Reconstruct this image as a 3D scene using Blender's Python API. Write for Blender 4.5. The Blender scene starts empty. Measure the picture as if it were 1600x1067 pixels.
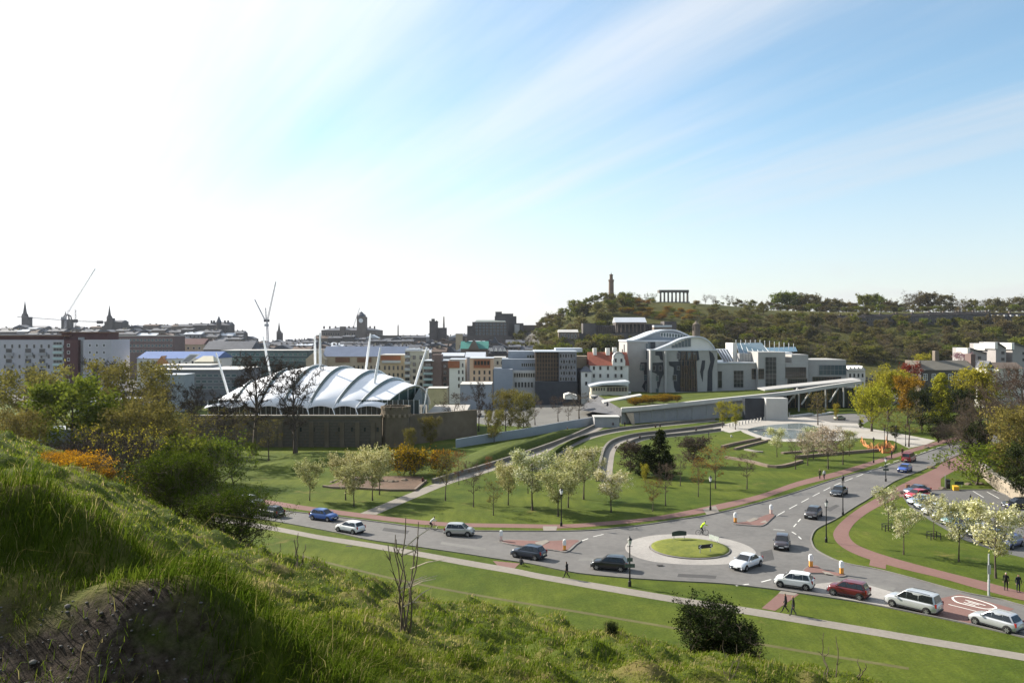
import bpy, bmesh, math, random
import numpy as np
from mathutils import Vector, Matrix
from mathutils.geometry import tessellate_polygon
R = math.radians
S = bpy.context.scene
C = S.collection
CZ, F = 25.0, 1300.0            # eye height (m) and focal length (photo pixels)

# ------------------------------------------------------------------ camera
cam = bpy.data.cameras.new('camera'); camo = bpy.data.objects.new('camera', cam); C.objects.link(camo)
camo.location = (0, 0, CZ); camo.rotation_euler = (R(90), 0, 0)
cam.sensor_width = 36; cam.lens = F / 1600 * 36; cam.shift_y = -13.5 / 1600
cam.clip_start = .1; cam.clip_end = 9000
S.camera = camo
S.view_settings.view_transform = 'Standard'; S.view_settings.look = 'None'
S.view_settings.exposure = 1.10; S.view_settings.gamma = 1
S.cycles.use_denoising = True
S.cycles.max_bounces = 6; S.cycles.transparent_max_bounces = 6

# ------------------------------------------------------------------ sky + sun
AZ, EL = R(-57), R(31)
SUN = Vector((math.sin(AZ) * math.cos(EL), math.cos(AZ) * math.cos(EL), math.sin(EL)))
W = bpy.data.worlds.new('World'); S.world = W; W.use_nodes = True
def build_sky():
    nt = W.node_tree; N = nt.nodes; L = nt.links; N.clear()
    out = N.new('ShaderNodeOutputWorld'); bg = N.new('ShaderNodeBackground')
    sky = N.new('ShaderNodeTexSky'); sky.sky_type = 'NISHITA'; sky.sun_disc = False
    sky.sun_elevation = EL; sky.sun_rotation = AZ
    sky.air_density = 1.0; sky.dust_density = 0.35; sky.ozone_density = 1.4
    tc = N.new('ShaderNodeTexCoord')
    def m(op, a, b=None, c=None, clamp=False):
        n = N.new('ShaderNodeMath'); n.operation = op; n.use_clamp = clamp
        for i, v in enumerate((a, b, c)):
            if v is None: continue
            if isinstance(v, (int, float)): n.inputs[i].default_value = v
            else: L.new(v, n.inputs[i])
        return n.outputs[0]
    def smooth(v, lo, hi):
        n = N.new('ShaderNodeMapRange'); n.interpolation_type = 'SMOOTHSTEP'
        L.new(v, n.inputs[0]); n.inputs[1].default_value = lo; n.inputs[2].default_value = hi
        return n.outputs[0]
    nv = N.new('ShaderNodeVectorMath'); nv.operation = 'NORMALIZE'; L.new(tc.outputs['Generated'], nv.inputs[0])
    sp = N.new('ShaderNodeSeparateXYZ'); L.new(nv.outputs[0], sp.inputs[0])
    x, y, z = sp.outputs
    zz = m('MAXIMUM', z, 0.0)
    den = m('ADD', zz, .10)
    px, py = m('DIVIDE', x, den), m('DIVIDE', y, den)
    # high cirrus, combed along one wind direction
    a = R(-30); ca, sa = math.cos(a), math.sin(a)
    al = m('ADD', m('MULTIPLY', px, sa), m('MULTIPLY', py, ca))          # along the wind
    ac = m('SUBTRACT', m('MULTIPLY', px, ca), m('MULTIPLY', py, sa))     # across it
    def noise(vx, vy, sc, det, rough, dist=0., oz=0.):
        cb = N.new('ShaderNodeCombineXYZ'); L.new(vx, cb.inputs[0]); L.new(vy, cb.inputs[1]); cb.inputs[2].default_value = oz
        n = N.new('ShaderNodeTexNoise'); n.inputs['Scale'].default_value = sc; n.inputs['Detail'].default_value = det
        n.inputs['Roughness'].default_value = rough; n.inputs['Distortion'].default_value = dist
        L.new(cb.outputs[0], n.inputs['Vector']); return n.outputs[0]
    streak = noise(m('MULTIPLY', al, .10), ac, 1.15, 8, .60, .35, 3.1)
    broad = noise(m('MULTIPLY', al, .30), ac, .42, 3, .5, .3, 7.7)
    cd = m('ADD', m('ADD', m('MULTIPLY', x, SUN.x), m('MULTIPLY', y, SUN.y)), m('MULTIPLY', z, SUN.z))   # angle to the sun
    sunny = smooth(cd, .25, .95)
    cov = m('ADD', m('MULTIPLY', streak, .95), m('MULTIPLY', broad, .60))
    cov = m('ADD', cov, m('MULTIPLY', sunny, .13))
    cirrus = smooth(cov, .66, 1.06)
    # thin veil that thickens towards the horizon
    veil = m('MULTIPLY', smooth(m('MULTIPLY', zz, -1.), -.30, .02), m('ADD', .62, m('MULTIPLY', sunny, .36)))
    cirrus = m('ADD', m('MULTIPLY', m('MAXIMUM', m('MULTIPLY', cirrus, .90), veil), .84), .16)
    # low cumulus far away
    az = m('ARCTAN2', x, y)
    cn = noise(m('MULTIPLY', az, 9.), m('MULTIPLY', z, 26.), 1., 6, .58, .2, 1.3)
    top = m('SUBTRACT', .088, m('MULTIPLY', zz, 1.))
    cum = smooth(m('ADD', cn, m('MULTIPLY', top, 4.2)), .58, .80)
    cum = m('MULTIPLY', cum, smooth(m('MULTIPLY', zz, -1.), -.085, -.05))
    # cloud brightness: forward scattering makes cloud near the sun far brighter
    glow = m('ADD', 6.9, m('MULTIPLY', m('POWER', smooth(cd, -.1, 1.0), 1.8), 3.6))
    ccol = N.new('ShaderNodeCombineColor'); 
    L.new(m('MULTIPLY', glow, .94), ccol.inputs[0]); L.new(m('MULTIPLY', glow, .985), ccol.inputs[1]); L.new(m('MULTIPLY', glow, 1.05), ccol.inputs[2])
    hs = N.new('ShaderNodeHueSaturation'); hs.inputs['Saturation'].default_value = 1.20; hs.inputs['Value'].default_value = 1.62; hs.inputs['Hue'].default_value = .488; L.new(sky.outputs[0], hs.inputs['Color'])
    mx = N.new('ShaderNodeMix'); mx.data_type = 'RGBA'; L.new(cirrus, mx.inputs[0]); L.new(hs.outputs[0], mx.inputs[6]); L.new(ccol.outputs[0], mx.inputs[7])
    c2 = N.new('ShaderNodeCombineColor')
    L.new(m('MULTIPLY', glow, .98), c2.inputs[0]); L.new(m('MULTIPLY', glow, 1.0), c2.inputs[1]); L.new(m('MULTIPLY', glow, 1.02), c2.inputs[2])
    mx2 = N.new('ShaderNodeMix'); mx2.data_type = 'RGBA'; L.new(m('MULTIPLY', cum, .55), mx2.inputs[0]); L.new(mx.outputs[2], mx2.inputs[6]); L.new(c2.outputs[0], mx2.inputs[7])
    L.new(mx2.outputs[2], bg.inputs[0]); bg.inputs[1].default_value = .055
    L.new(bg.outputs[0], out.inputs[0])
build_sky()
sl = bpy.data.lights.new('sun', 'SUN'); sl.energy = 5.0; sl.angle = R(.53); sl.color = (1, .93, .82)
so = bpy.data.objects.new('sun', sl); C.objects.link(so); so.rotation_euler = SUN.to_track_quat('Z', 'Y').to_euler()

# ------------------------------------------------------------------ helpers
rnd = random.Random(7)
NAMES = {}
def tag(o, label=None, cat=None, group=None, kind=None):
    if label: o['label'] = label
    if cat: o['category'] = cat
    if group: o['group'] = group
    if kind: o['kind'] = kind
    return o
def gz(x, y): return 1.05 - .015 * y                       # the gently falling plain
def P(px, py, d): return Vector(((px - 800) / F * d, d, CZ - (py - 520) / F * d))
def G(px, py, off=0.):
    v = (py - 520) / F; d = 23.95 / (v - .015)
    return Vector(((px - 800) / F * d, d, CZ - v * d + off))
def empty(name, loc=(0, 0, 0), rz=0., sc=1.):
    o = bpy.data.objects.new(name, None); C.objects.link(o)
    o.location = loc; o.rotation_euler = (0, 0, rz); o.scale = (sc,) * 3 if isinstance(sc, (int, float)) else sc
    o.empty_display_size = .2
    return o
def link(name, me, parent=None, loc=None, rz=None):
    o = bpy.data.objects.new(name, me); C.objects.link(o)
    if parent: o.parent = parent
    if loc is not None: o.location = loc
    if rz is not None: o.rotation_euler = (0, 0, rz)
    return o
def copy_tree(o, parent=None):
    c = o.copy(); C.objects.link(c); c.parent = parent
    for ch in list(o.children): copy_tree(ch, c)
    return c
def mesh_np(name, verts, faces, mats, fmat=None, smooth=False, attr=None):
    """verts (n,3) array, faces: (m,k) int array or list of lists"""
    me = bpy.data.meshes.new(name)
    verts = np.asarray(verts, dtype=np.float32)
    if isinstance(faces, np.ndarray):
        m, k = faces.shape
        me.vertices.add(len(verts)); me.vertices.foreach_set('co', verts.ravel())
        me.loops.add(m * k); me.polygons.add(m)
        me.loops.foreach_set('vertex_index', faces.astype(np.int32).ravel())
        me.polygons.foreach_set('loop_start', np.arange(0, m * k, k, dtype=np.int32))
        try: me.polygons.foreach_set('loop_total', np.full(m, k, dtype=np.int32))
        except Exception: pass
    else:
        me.from_pydata([tuple(v) for v in verts.tolist()], [], faces)
    for mt in (mats if isinstance(mats, (list, tuple)) else [mats]): me.materials.append(mt)
    if fmat is not None: me.polygons.foreach_set('material_index', np.asarray(fmat, dtype=np.int32))
    if smooth: me.polygons.foreach_set('use_smooth', np.ones(len(me.polygons), dtype=bool))
    if attr is not None:
        at = me.attributes.new('tone', 'FLOAT', 'POINT'); at.data.foreach_set('value', np.asarray(attr, dtype=np.float32))
    me.update(calc_edges=True)
    return me
class MB:
    """collects shapes, builds ONE mesh"""
    def __init__(s): s.v = []; s.f = []; s.m = []
    def add(s, vs, fs, mi=0):
        b = len(s.v); s.v += [tuple(v) for v in vs]; s.f += [[i + b for i in f] for f in fs]; s.m += [mi] * len(fs); return s
    def box(s, x0, x1, y0, y1, z0, z1, mi=0, rot=None, org=None):
        vs = [Vector(p) for p in ((x0, y0, z0), (x1, y0, z0), (x1, y1, z0), (x0, y1, z0), (x0, y0, z1), (x1, y0, z1), (x1, y1, z1), (x0, y1, z1))]
        if rot is not None: vs = [rot @ v for v in vs]
        if org is not None: vs = [v + Vector(org) for v in vs]
        return s.add(vs, [[0, 3, 2, 1], [4, 5, 6, 7], [0, 1, 5, 4], [1, 2, 6, 5], [2, 3, 7, 6], [3, 0, 4, 7]], mi)
    def prism(s, poly, z0, z1, mi=0):                       # plan polygon (x,y), ccw; z1 may be list
        n = len(poly); zt = z1 if isinstance(z1, (list, tuple)) else [z1] * n; zb = z0 if isinstance(z0, (list, tuple)) else [z0] * n
        vs = [(p[0], p[1], zb[i]) for i, p in enumerate(poly)] + [(p[0], p[1], zt[i]) for i, p in enumerate(poly)]
        return s.add(vs, [list(range(n))[::-1], list(range(n, 2 * n))] + [[i, (i + 1) % n, n + (i + 1) % n, n + i] for i in range(n)], mi)
    def front(s, poly, y0, y1, mi=0):                       # elevation polygon (x,z), extruded in y
        n = len(poly)
        vs = [(p[0], y0, p[1]) for p in poly] + [(p[0], y1, p[1]) for p in poly]
        return s.add(vs, [list(range(n)), list(range(n, 2 * n))[::-1]] + [[i, n + i, n + (i + 1) % n, (i + 1) % n] for i in range(n)], mi)
    def tube(s, pts, rad, n=6, mi=0, cap=True):
        pts = [Vector(p) for p in pts]; r = rad if isinstance(rad, (list, tuple)) else [rad] * len(pts); vs = []; fs = []
        for i, p in enumerate(pts):
            t = (pts[min(i + 1, len(pts) - 1)] - pts[max(i - 1, 0)]); t = t.normalized() if t.length > 1e-9 else Vector((0, 0, 1))
            a = t.orthogonal().normalized() if abs(t.z) > .95 else t.cross(Vector((0, 0, 1))).normalized()
            if abs(t.z) > .95: a = Vector((1, 0, 0)) - t * t.x; a.normalize()
            b = t.cross(a)
            vs += [p + (a * math.cos(6.2832 * k / n) + b * math.sin(6.2832 * k / n)) * r[i] for k in range(n)]
        for i in range(len(pts) - 1):
            fs += [[i * n + k, i * n + (k + 1) % n, (i + 1) * n + (k + 1) % n, (i + 1) * n + k] for k in range(n)]
        if cap: fs += [list(range(n))[::-1], [(len(pts) - 1) * n + k for k in range(n)]]
        return s.add(vs, fs, mi)
    def lathe(s, prof, n=12, org=(0, 0, 0), mi=0):          # prof: (r,z)
        vs = [(org[0] + r * math.cos(6.2832 * k / n), org[1] + r * math.sin(6.2832 * k / n), org[2] + z) for r, z in prof for k in range(n)]
        fs = [[i * n + k, i * n + (k + 1) % n, (i + 1) * n + (k + 1) % n, (i + 1) * n + k] for i in range(len(prof) - 1) for k in range(n)]
        fs += [list(range(n))[::-1], [(len(prof) - 1) * n + k for k in range(n)]]
        return s.add(vs, fs, mi)
    def mesh(s, name, mats, smooth=False):
        me = mesh_np(name, np.array(s.v), s.f, mats, s.m, smooth); 
        bm = bmesh.new(); bm.from_mesh(me); bmesh.ops.recalc_face_normals(bm, faces=bm.faces); bm.to_mesh(me); bm.free()
        return me
    def build(s, name, mats, parent=None, loc=None, rz=None, smooth=False):
        return link(name, s.mesh(name, mats, smooth), parent, loc, rz)

# ------------------------------------------------------------------ materials (procedural)
MATS = {}
def mat(name, col, rough=.8, var=.25, scale=3., bump=0., metal=0., spec=.3, col2=None, coord='Object', detail=5, vscale=None, stretch=None, transl=0.):
    """plain surface with two scales of colour noise and optional relief"""
    if name in MATS: return MATS[name]
    M = bpy.data.materials.new(name); M.use_nodes = True; MATS[name] = M
    nt = M.node_tree; N = nt.nodes; L = nt.links
    b = N['Principled BSDF']; b.inputs['Roughness'].default_value = rough; b.inputs['Metallic'].default_value = metal
    b.inputs['Specular IOR Level'].default_value = spec
    c = tuple(col) + (1,)
    tc = N.new('ShaderNodeTexCoord'); vec = tc.outputs[coord]
    if stretch:
        mp = N.new('ShaderNodeMapping'); mp.inputs['Scale'].default_value = stretch; L.new(vec, mp.inputs[0]); vec = mp.outputs[0]
    n1 = N.new('ShaderNodeTexNoise'); n1.inputs['Scale'].default_value = scale; n1.inputs['Detail'].default_value = detail; n1.inputs['Roughness'].default_value = .6
    L.new(vec, n1.inputs['Vector'])
    n2 = N.new('ShaderNodeTexNoise'); n2.inputs['Scale'].default_value = vscale or scale * .13; n2.inputs['Detail'].default_value = 3
    L.new(vec, n2.inputs['Vector'])
    ad = N.new('ShaderNodeMath'); ad.operation = 'ADD'; L.new(n1.outputs[0], ad.inputs[0]); L.new(n2.outputs[0], ad.inputs[1])
    mr = N.new('ShaderNodeMapRange'); L.new(ad.outputs[0], mr.inputs[0]); mr.inputs[1].default_value = .65; mr.inputs[2].default_value = 1.35
    mx = N.new('ShaderNodeMix'); mx.data_type = 'RGBA'; L.new(mr.outputs[0], mx.inputs[0])
    c2 = tuple(col2) + (1,) if col2 else tuple(min(1, v * (1 + var)) for v in col) + (1,)
    c1 = c if col2 else tuple(v * (1 - var) for v in col) + (1,)
    mx.inputs[6].default_value = c1; mx.inputs[7].default_value = c2
    L.new(mx.outputs[2], b.inputs['Base Color'])
    if bump:
        bp = N.new('ShaderNodeBump'); bp.inputs['Strength'].default_value = bump; bp.inputs['Distance'].default_value = .1
        L.new(n1.outputs[0], bp.inputs['Height']); L.new(bp.outputs[0], b.inputs['Normal'])
    return M
def leafmat(name, cols, transl=.35, rough=.6):
    """leaves: colour picked per leaf from the 'tone' attribute, light shines through"""
    if name in MATS: return MATS[name]
    M = bpy.data.materials.new(name); M.use_nodes = True; MATS[name] = M
    nt = M.node_tree; N = nt.nodes; L = nt.links; N.clear()
    out = N.new('ShaderNodeOutputMaterial'); at = N.new('ShaderNodeAttribute'); at.attribute_name = 'tone'
    oi = N.new('ShaderNodeObjectInfo')
    rp = N.new('ShaderNodeValToRGB'); el = rp.color_ramp.elements
    while len(el) < len(cols): el.new(.5)
    for i, cc in enumerate(cols): el[i].position = i / (len(cols) - 1); el[i].color = tuple(cc) + (1,)
    L.new(at.outputs['Fac'], rp.inputs[0])
    hs = N.new('ShaderNodeHueSaturation')
    mh = N.new('ShaderNodeMapRange'); mh.inputs[3].default_value = .482; mh.inputs[4].default_value = .518; L.new(oi.outputs['Random'], mh.inputs[0]); L.new(mh.outputs[0], hs.inputs['Hue'])
    mv = N.new('ShaderNodeMapRange'); mv.inputs[3].default_value = .8; mv.inputs[4].default_value = 1.2
    fr = N.new('ShaderNodeMath'); fr.operation = 'FRACT'; ml = N.new('ShaderNodeMath'); ml.operation = 'MULTIPLY'; ml.inputs[1].default_value = 17.3
    L.new(oi.outputs['Random'], ml.inputs[0]); L.new(ml.outputs[0], fr.inputs[0]); L.new(fr.outputs[0], mv.inputs[0]); L.new(mv.outputs[0], hs.inputs['Value'])
    L.new(rp.outputs[0], hs.inputs['Color'])
    df = N.new('ShaderNodeBsdfDiffuse'); tr = N.new('ShaderNodeBsdfTranslucent'); L.new(hs.outputs[0], df.inputs[0]); L.new(hs.outputs[0], tr.inputs[0])
    mx = N.new('ShaderNodeMixShader'); mx.inputs[0].default_value = transl; L.new(df.outputs[0], mx.inputs[1]); L.new(tr.outputs[0], mx.inputs[2])
    L.new(mx.outputs[0], out.inputs[0])
    return M
def glassmat(name, col, rough=.12, spec=.6):
    if name in MATS: return MATS[name]
    M = bpy.data.materials.new(name); M.use_nodes = True; MATS[name] = M
    b = M.node_tree.nodes['Principled BSDF']; b.inputs['Base Color'].default_value = tuple(col) + (1,); b.inputs['Roughness'].default_value = rough
    b.inputs['Specular IOR Level'].default_value = spec
    return M
def paint(name, col, rough=.28, metal=0., coat=.6):
    if name in MATS: return MATS[name]
    M = bpy.data.materials.new(name); M.use_nodes = True; MATS[name] = M
    b = M.node_tree.nodes['Principled BSDF']; b.inputs['Base Color'].default_value = tuple(col) + (1,); b.inputs['Roughness'].default_value = rough
    b.inputs['Metallic'].default_value = metal; b.inputs['Coat Weight'].default_value = coat; b.inputs['Coat Roughness'].default_value = .06
    return M
def lawn(name, dark, mid, light, stripe=.10):
    """mown turf: blades-scale speckle, clover patches, dry patches and faint mower stripes"""
    M = bpy.data.materials.new(name); M.use_nodes = True; MATS[name] = M; nt = M.node_tree; N = nt.nodes; L = nt.links
    b = N['Principled BSDF']; b.inputs['Roughness'].default_value = .9; b.inputs['Specular IOR Level'].default_value = .08
    tc = N.new('ShaderNodeTexCoord')
    def nz(sc, det, st=None):
        n = N.new('ShaderNodeTexNoise'); n.inputs['Scale'].default_value = sc; n.inputs['Detail'].default_value = det; n.inputs['Roughness'].default_value = .65
        if st:
            mp = N.new('ShaderNodeMapping'); mp.inputs['Scale'].default_value = st; mp.inputs['Rotation'].default_value = (0, 0, .22); L.new(tc.outputs['Object'], mp.inputs[0]); L.new(mp.outputs[0], n.inputs['Vector'])
        else: L.new(tc.outputs['Object'], n.inputs['Vector'])
        return n.outputs[0]
    def mix(v, lo, hi, x, y):
        mr = N.new('ShaderNodeMapRange'); L.new(v, mr.inputs[0]); mr.inputs[1].default_value = lo; mr.inputs[2].default_value = hi
        mx = N.new('ShaderNodeMix'); mx.data_type = 'RGBA'; L.new(mr.outputs[0], mx.inputs[0])
        for i, q in ((6, x), (7, y)):
            if isinstance(q, tuple): mx.inputs[i].default_value = q + (1,)
            else: L.new(q, mx.inputs[i])
        return mx.outputs[2]
    c = mix(nz(.42, 8), .34, .66, dark, mid)
    c = mix(nz(.06, 5), .42, .66, c, light)
    c = mix(nz(.9, 5, (1, .12, 1)), .40, .75, c, tuple(v * .72 for v in mid))
    c = mix(nz(.13, 6), .62, .74, c, (.150, .125, .040))
    sp = mix(nz(5.0, 4), .2, .8, tuple(v * .55 for v in (1, 1, 1)), (1.45, 1.45, 1.45))
    ml = N.new('ShaderNodeMix'); ml.data_type = 'RGBA'; ml.blend_type = 'MULTIPLY'; ml.inputs[0].default_value = .75; L.new(c, ml.inputs[6]); L.new(sp, ml.inputs[7])
    L.new(ml.outputs[2], b.inputs['Base Color'])
    bp = N.new('ShaderNodeBump'); bp.inputs['Strength'].default_value = .55; bp.inputs['Distance'].default_value = .12; L.new(nz(2.2, 8), bp.inputs['Height']); L.new(bp.outputs[0], b.inputs['Normal'])
    return M
GRASS = lawn('lawn grass', (.034, .056, .008), (.070, .096, .012), (.098, .116, .016))
GRASS_ROUGH = mat('meadow grass', (.030, .045, .008), .9, scale=.9, bump=.6, col2=(.090, .110, .016), vscale=.06, detail=10, spec=.1)
ASPH = mat('asphalt', (.092, .088, .084), .85, scale=1.3, bump=.08, col2=(.150, .143, .135), vscale=.11, detail=8)
ASPH2 = mat('car park asphalt', (.085, .083, .080), .85, scale=2.0, bump=.08, col2=(.120, .117, .113), vscale=.08, detail=8)
REDP = mat('red tarmac', (.135, .072, .062), .9, scale=2.5, bump=.08, col2=(.185, .105, .090), vscale=.1, detail=8)
PATH = mat('pale path paving', (.165, .148, .125), .9, scale=2.5, bump=.06, col2=(.24, .215, .185), vscale=.12, detail=8)
PAVE = mat('plaza paving', (.27, .25, .22), .85, scale=1.2, col2=(.38, .355, .32), vscale=.07)
COBB = mat('granite setts', (.22, .205, .19), .85, scale=3.5, bump=.4, col2=(.33, .31, .285), vscale=.2)
KERB = mat('kerb stone', (.16, .15, .14), .85, var=.25, scale=1.5)
WHITE_P = mat('road paint', (.62, .61, .57), .7, var=.15, scale=4)
SOIL = mat('soil', (.10, .062, .040), .95, var=.4, scale=2.2, bump=.6)
CONC = mat('pale concrete', (.40, .385, .36), .8, scale=.35, col2=(.50, .485, .455), vscale=.05, detail=8)
CONCD = mat('grey concrete', (.24, .24, .245), .8, scale=.5, col2=(.33, .33, .335), vscale=.06, detail=8)
STONE = mat('dark sandstone', (.088, .068, .046), .9, scale=.45, bump=.3, col2=(.165, .132, .092), vscale=.08, detail=8)
SLATE = mat('slate roof', (.085, .09, .105), .65, var=.25, scale=.5)
BARK = mat('bark', (.075, .058, .045), .95, var=.35, scale=3., bump=.4)
BLACK = mat('black paint', (.012, .012, .014), .5, var=.1)
WHITE = mat('white paint', (.74, .74, .73), .5, var=.06, scale=1.5)
STEEL = mat('galvanised steel', (.42, .43, .44), .45, metal=.6, var=.12)
TIMBER = mat('brown timber', (.17, .09, .05), .8, var=.3, scale=1.5)
GLASS = glassmat('window glass', (.02, .025, .03))
GLASSB = glassmat('bluish glass', (.05, .085, .095), .1)
# ------------------------------------------------------------------ numpy value noise
def vnoise(x, y, seed=0):
    xi = np.floor(x).astype(np.int64); yi = np.floor(y).astype(np.int64); xf = x - xi; yf = y - yi
    def h(a, b):
        n = (a * 374761393 + b * 668265263 + seed * 982451653) & 0xffffffff
        n = ((n ^ (n >> 13)) * 1274126177) & 0xffffffff
        return ((n ^ (n >> 16)) & 0xffff) / 65535.0
    u = xf * xf * (3 - 2 * xf); v = yf * yf * (3 - 2 * yf)
    return (h(xi, yi) * (1 - u) + h(xi + 1, yi) * u) * (1 - v) + (h(xi, yi + 1) * (1 - u) + h(xi + 1, yi + 1) * u) * v
def fbm(x, y, seed=0, o=4):
    t = 0; a = .5
    for i in range(o): t = t + a * vnoise(x, y, seed + i); x = x * 2.03 + 5.1; y = y * 2.03 - 3.7; a *= .5
    return t
# ------------------------------------------------------------------ the near hillside
_u = [-1.6, -.62, -.50, -.40, -.285, -.18, -.077, .05, .154, .30, .42, .62, 1.4]
_v = [.02, .122, .165, .222, .268, .305, .335, .357, .375, .402, .416, .47, .62]
_d = [70, 46, 42, 38, 33, 30, 27, 25, 23, 21, 20, 18, 14]
MOUNDS = [(-8.8, 7.0, 1.9, 2.4, 3.5), (-4.6, 7.4, 1.7, .75, .80), (-2.35, 6.15, 1.0, .50, .78), (-1.25, 5.6, .75, .45, .40), (-3.4, 9.6, .9, .8, .40), (-1.9, 8.4, .8, .6, .25)]  # first mound is unseen, added left of view to shade the path corner
def on_path(x, y):
    return ((x + 3.3) / 2.3) ** 2 + ((y - 4.3) / 1.9) ** 2 + (fbm(x * 2.2, y * 2.2, 44, 3) - .45) * .9
def sstep(t): t = np.clip(t, 0, 1); return t * t * (3 - 2 * t)
def hill(x, y, bumps=True):
    x = np.asarray(x, float); y = np.asarray(y, float)
    yy = np.maximum(y, 3.); u = x / yy
    vs = np.interp(u, _u, _v); ds = np.interp(u, _u, _d)
    t = np.where(y < ds, 1.6 * (1 - y / ds) ** 2, .0045 * (y - ds) ** 2)
    z = CZ - vs * y - t
    if bumps:
        am = np.clip((y - 2) / 9, .25, 1)
        n = fbm(x * .95, y * .8, 3, 3); b = np.abs(fbm(x * 1.7 + 9, y * 1.2, 11, 2) - .38)
        z = z + am * (.85 * (n - .45) + .62 * (b - .14)) + .9 * (fbm(x * .22, y * .22, 21, 2) - .38) * np.clip((y - 6) / 15, 0, 1)
        z = z - .55 * sstep((1.55 - ((x + 3.5) / 2.6) ** 2 - ((y - 4.0) / 2.0) ** 2) / .8)
        for mx, my, rx, ry, h in MOUNDS:
            q = ((x - mx) / rx) ** 2 + ((y - my) / ry) ** 2
            z = z + h * np.exp(-q * 1.1) * (.85 + .3 * vnoise(x * 3, y * 3, 5))
    return z
def build_hill():
    us = np.concatenate([np.linspace(-1.5, -.66, 30), np.linspace(-.65, .72, 430), np.linspace(.75, 1.3, 14)])
    ds = np.concatenate([np.linspace(-6, 2.6, 14), np.geomspace(2.9, 75, 330)])
    U, D = np.meshgrid(us, ds); yy = np.maximum(D, 3.) ; X = U * np.where(D < 3, 3 + (3 - D) * .8, D); Y = D
    Z = hill(X, Y)
    pl = gz(X, Y) - .5
    Z = np.maximum(Z, pl)
    n, m = U.shape; idx = np.arange(n * m).reshape(n, m)
    f = np.stack([idx[:-1, :-1], idx[:-1, 1:], idx[1:, 1:], idx[1:, :-1]], -1).reshape(-1, 4)
    me = mesh_np('hillside', np.stack([X, Y, Z], -1).reshape(-1, 3), f, HILLM, smooth=True)
    return tag(link('hillside', me), 'rough grassy hillside with tussocks falling away to the park', kind='structure')
def hill_material():
    M = bpy.data.materials.new('rough hillside'); M.use_nodes = True
    nt = M.node_tree; N = nt.nodes; L = nt.links; b = N['Principled BSDF']; b.inputs['Roughness'].default_value = .95; b.inputs['Specular IOR Level'].default_value = .08
    tc = N.new('ShaderNodeTexCoord')
    def nz(s, d, r=.6):
        n = N.new('ShaderNodeTexNoise'); n.inputs['Scale'].default_value = s; n.inputs['Detail'].default_value = d; n.inputs['Roughness'].default_value = r; L.new(tc.outputs['Object'], n.inputs['Vector']); return n.outputs[0]
    def ramp(v, lo, hi, a, c):
        mr = N.new('ShaderNodeMapRange'); L.new(v, mr.inputs[0]); mr.inputs[1].default_value = lo; mr.inputs[2].default_value = hi
        mx = N.new('ShaderNodeMix'); mx.data_type = 'RGBA'; L.new(mr.outputs[0], mx.inputs[0])
        for i, q in ((6, a), (7, c)):
            if isinstance(q, tuple): mx.inputs[i].default_value = q + (1,)
            else: L.new(q, mx.inputs[i])
        return mx.outputs[2]
    g = ramp(nz(3.5, 8), .3, .7, (.028, .045, .007), (.085, .108, .013))
    g = ramp(nz(.7, 5), .50, .68, g, (.16, .13, .048))
    # worn dirt path close to the photographer
    sp = N.new('ShaderNodeSeparateXYZ'); L.new(tc.outputs['Object'], sp.inputs[0])
    def m(op, a, b_):
        n = N.new('ShaderNodeMath'); n.operation = op
        for i, v in enumerate((a, b_)):
            if isinstance(v, (int, float)): n.inputs[i].default_value = v
            else: L.new(v, n.inputs[i])
        return n.outputs[0]
    e = m('ADD', m('POWER', m('DIVIDE', m('ADD', sp.outputs[0], 3.3), 2.3), 2), m('POWER', m('DIVIDE', m('SUBTRACT', sp.outputs[1], 4.3), 1.9), 2))
    e = m('ADD', e, m('MULTIPLY', m('SUBTRACT', nz(2.2, 4), .5), 1.1))
    d = ramp(nz(14, 6), .35, .65, (.022, .016, .011), (.085, .066, .050))
    col = ramp(e, .80, 1.10, d, g)
    L.new(col, b.inputs['Base Color'])
    bp = N.new('ShaderNodeBump'); bp.inputs['Strength'].default_value = .9; bp.inputs['Distance'].default_value = .08; L.new(nz(9, 8, .7), bp.inputs['Height']); L.new(bp.outputs[0], b.inputs['Normal'])
    return M
HILLM = hill_material()
build_hill()
# ------------------------------------------------------------------ the plain
def sheet(name, pts, m, off, kind='structure', label=None, parent=None):
    """flat sheet on the plain from a list of ground points (x,y)"""
    vs = [Vector((p[0], p[1], gz(p[0], p[1]) + off)) for p in pts]
    tris = tessellate_polygon([vs])
    me = mesh_np(name, np.array([tuple(v) for v in vs]), [list(t) for t in tris], m)
    bm = bmesh.new(); bm.from_mesh(me); bmesh.ops.recalc_face_normals(bm, faces=bm.faces)
    for f in bm.faces:
        if f.normal.z < 0: f.normal_flip()
    bm.to_mesh(me); bm.free()
    o = link(name, me, parent)
    if not parent: tag(o, label, kind=kind)
    return o
def cr(pts, n=6, closed=False):
    """Catmull-Rom through 2D/3D points"""
    P_ = [np.array(p, float) for p in pts]; out = []; k = len(P_)
    for i in range(k if closed else k - 1):
        p0, p1, p2, p3 = (P_[(i - 1) % k], P_[i], P_[(i + 1) % k], P_[(i + 2) % k]) if closed else (P_[max(i - 1, 0)], P_[i], P_[i + 1], P_[min(i + 2, k - 1)])
        for j in range(n):
            t = j / n; out.append(.5 * ((2 * p1) + (p2 - p0) * t + (2 * p0 - 5 * p1 + 4 * p2 - p3) * t * t + (3 * p1 - p0 - 3 * p2 + p3) * t ** 3))
    if not closed: out.append(P_[-1])
    return [tuple(p) for p in out]
def gpts(pix, n=5, closed=False):
    return cr([tuple(G(a, b))[:2] for a, b in pix], n, closed)
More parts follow.
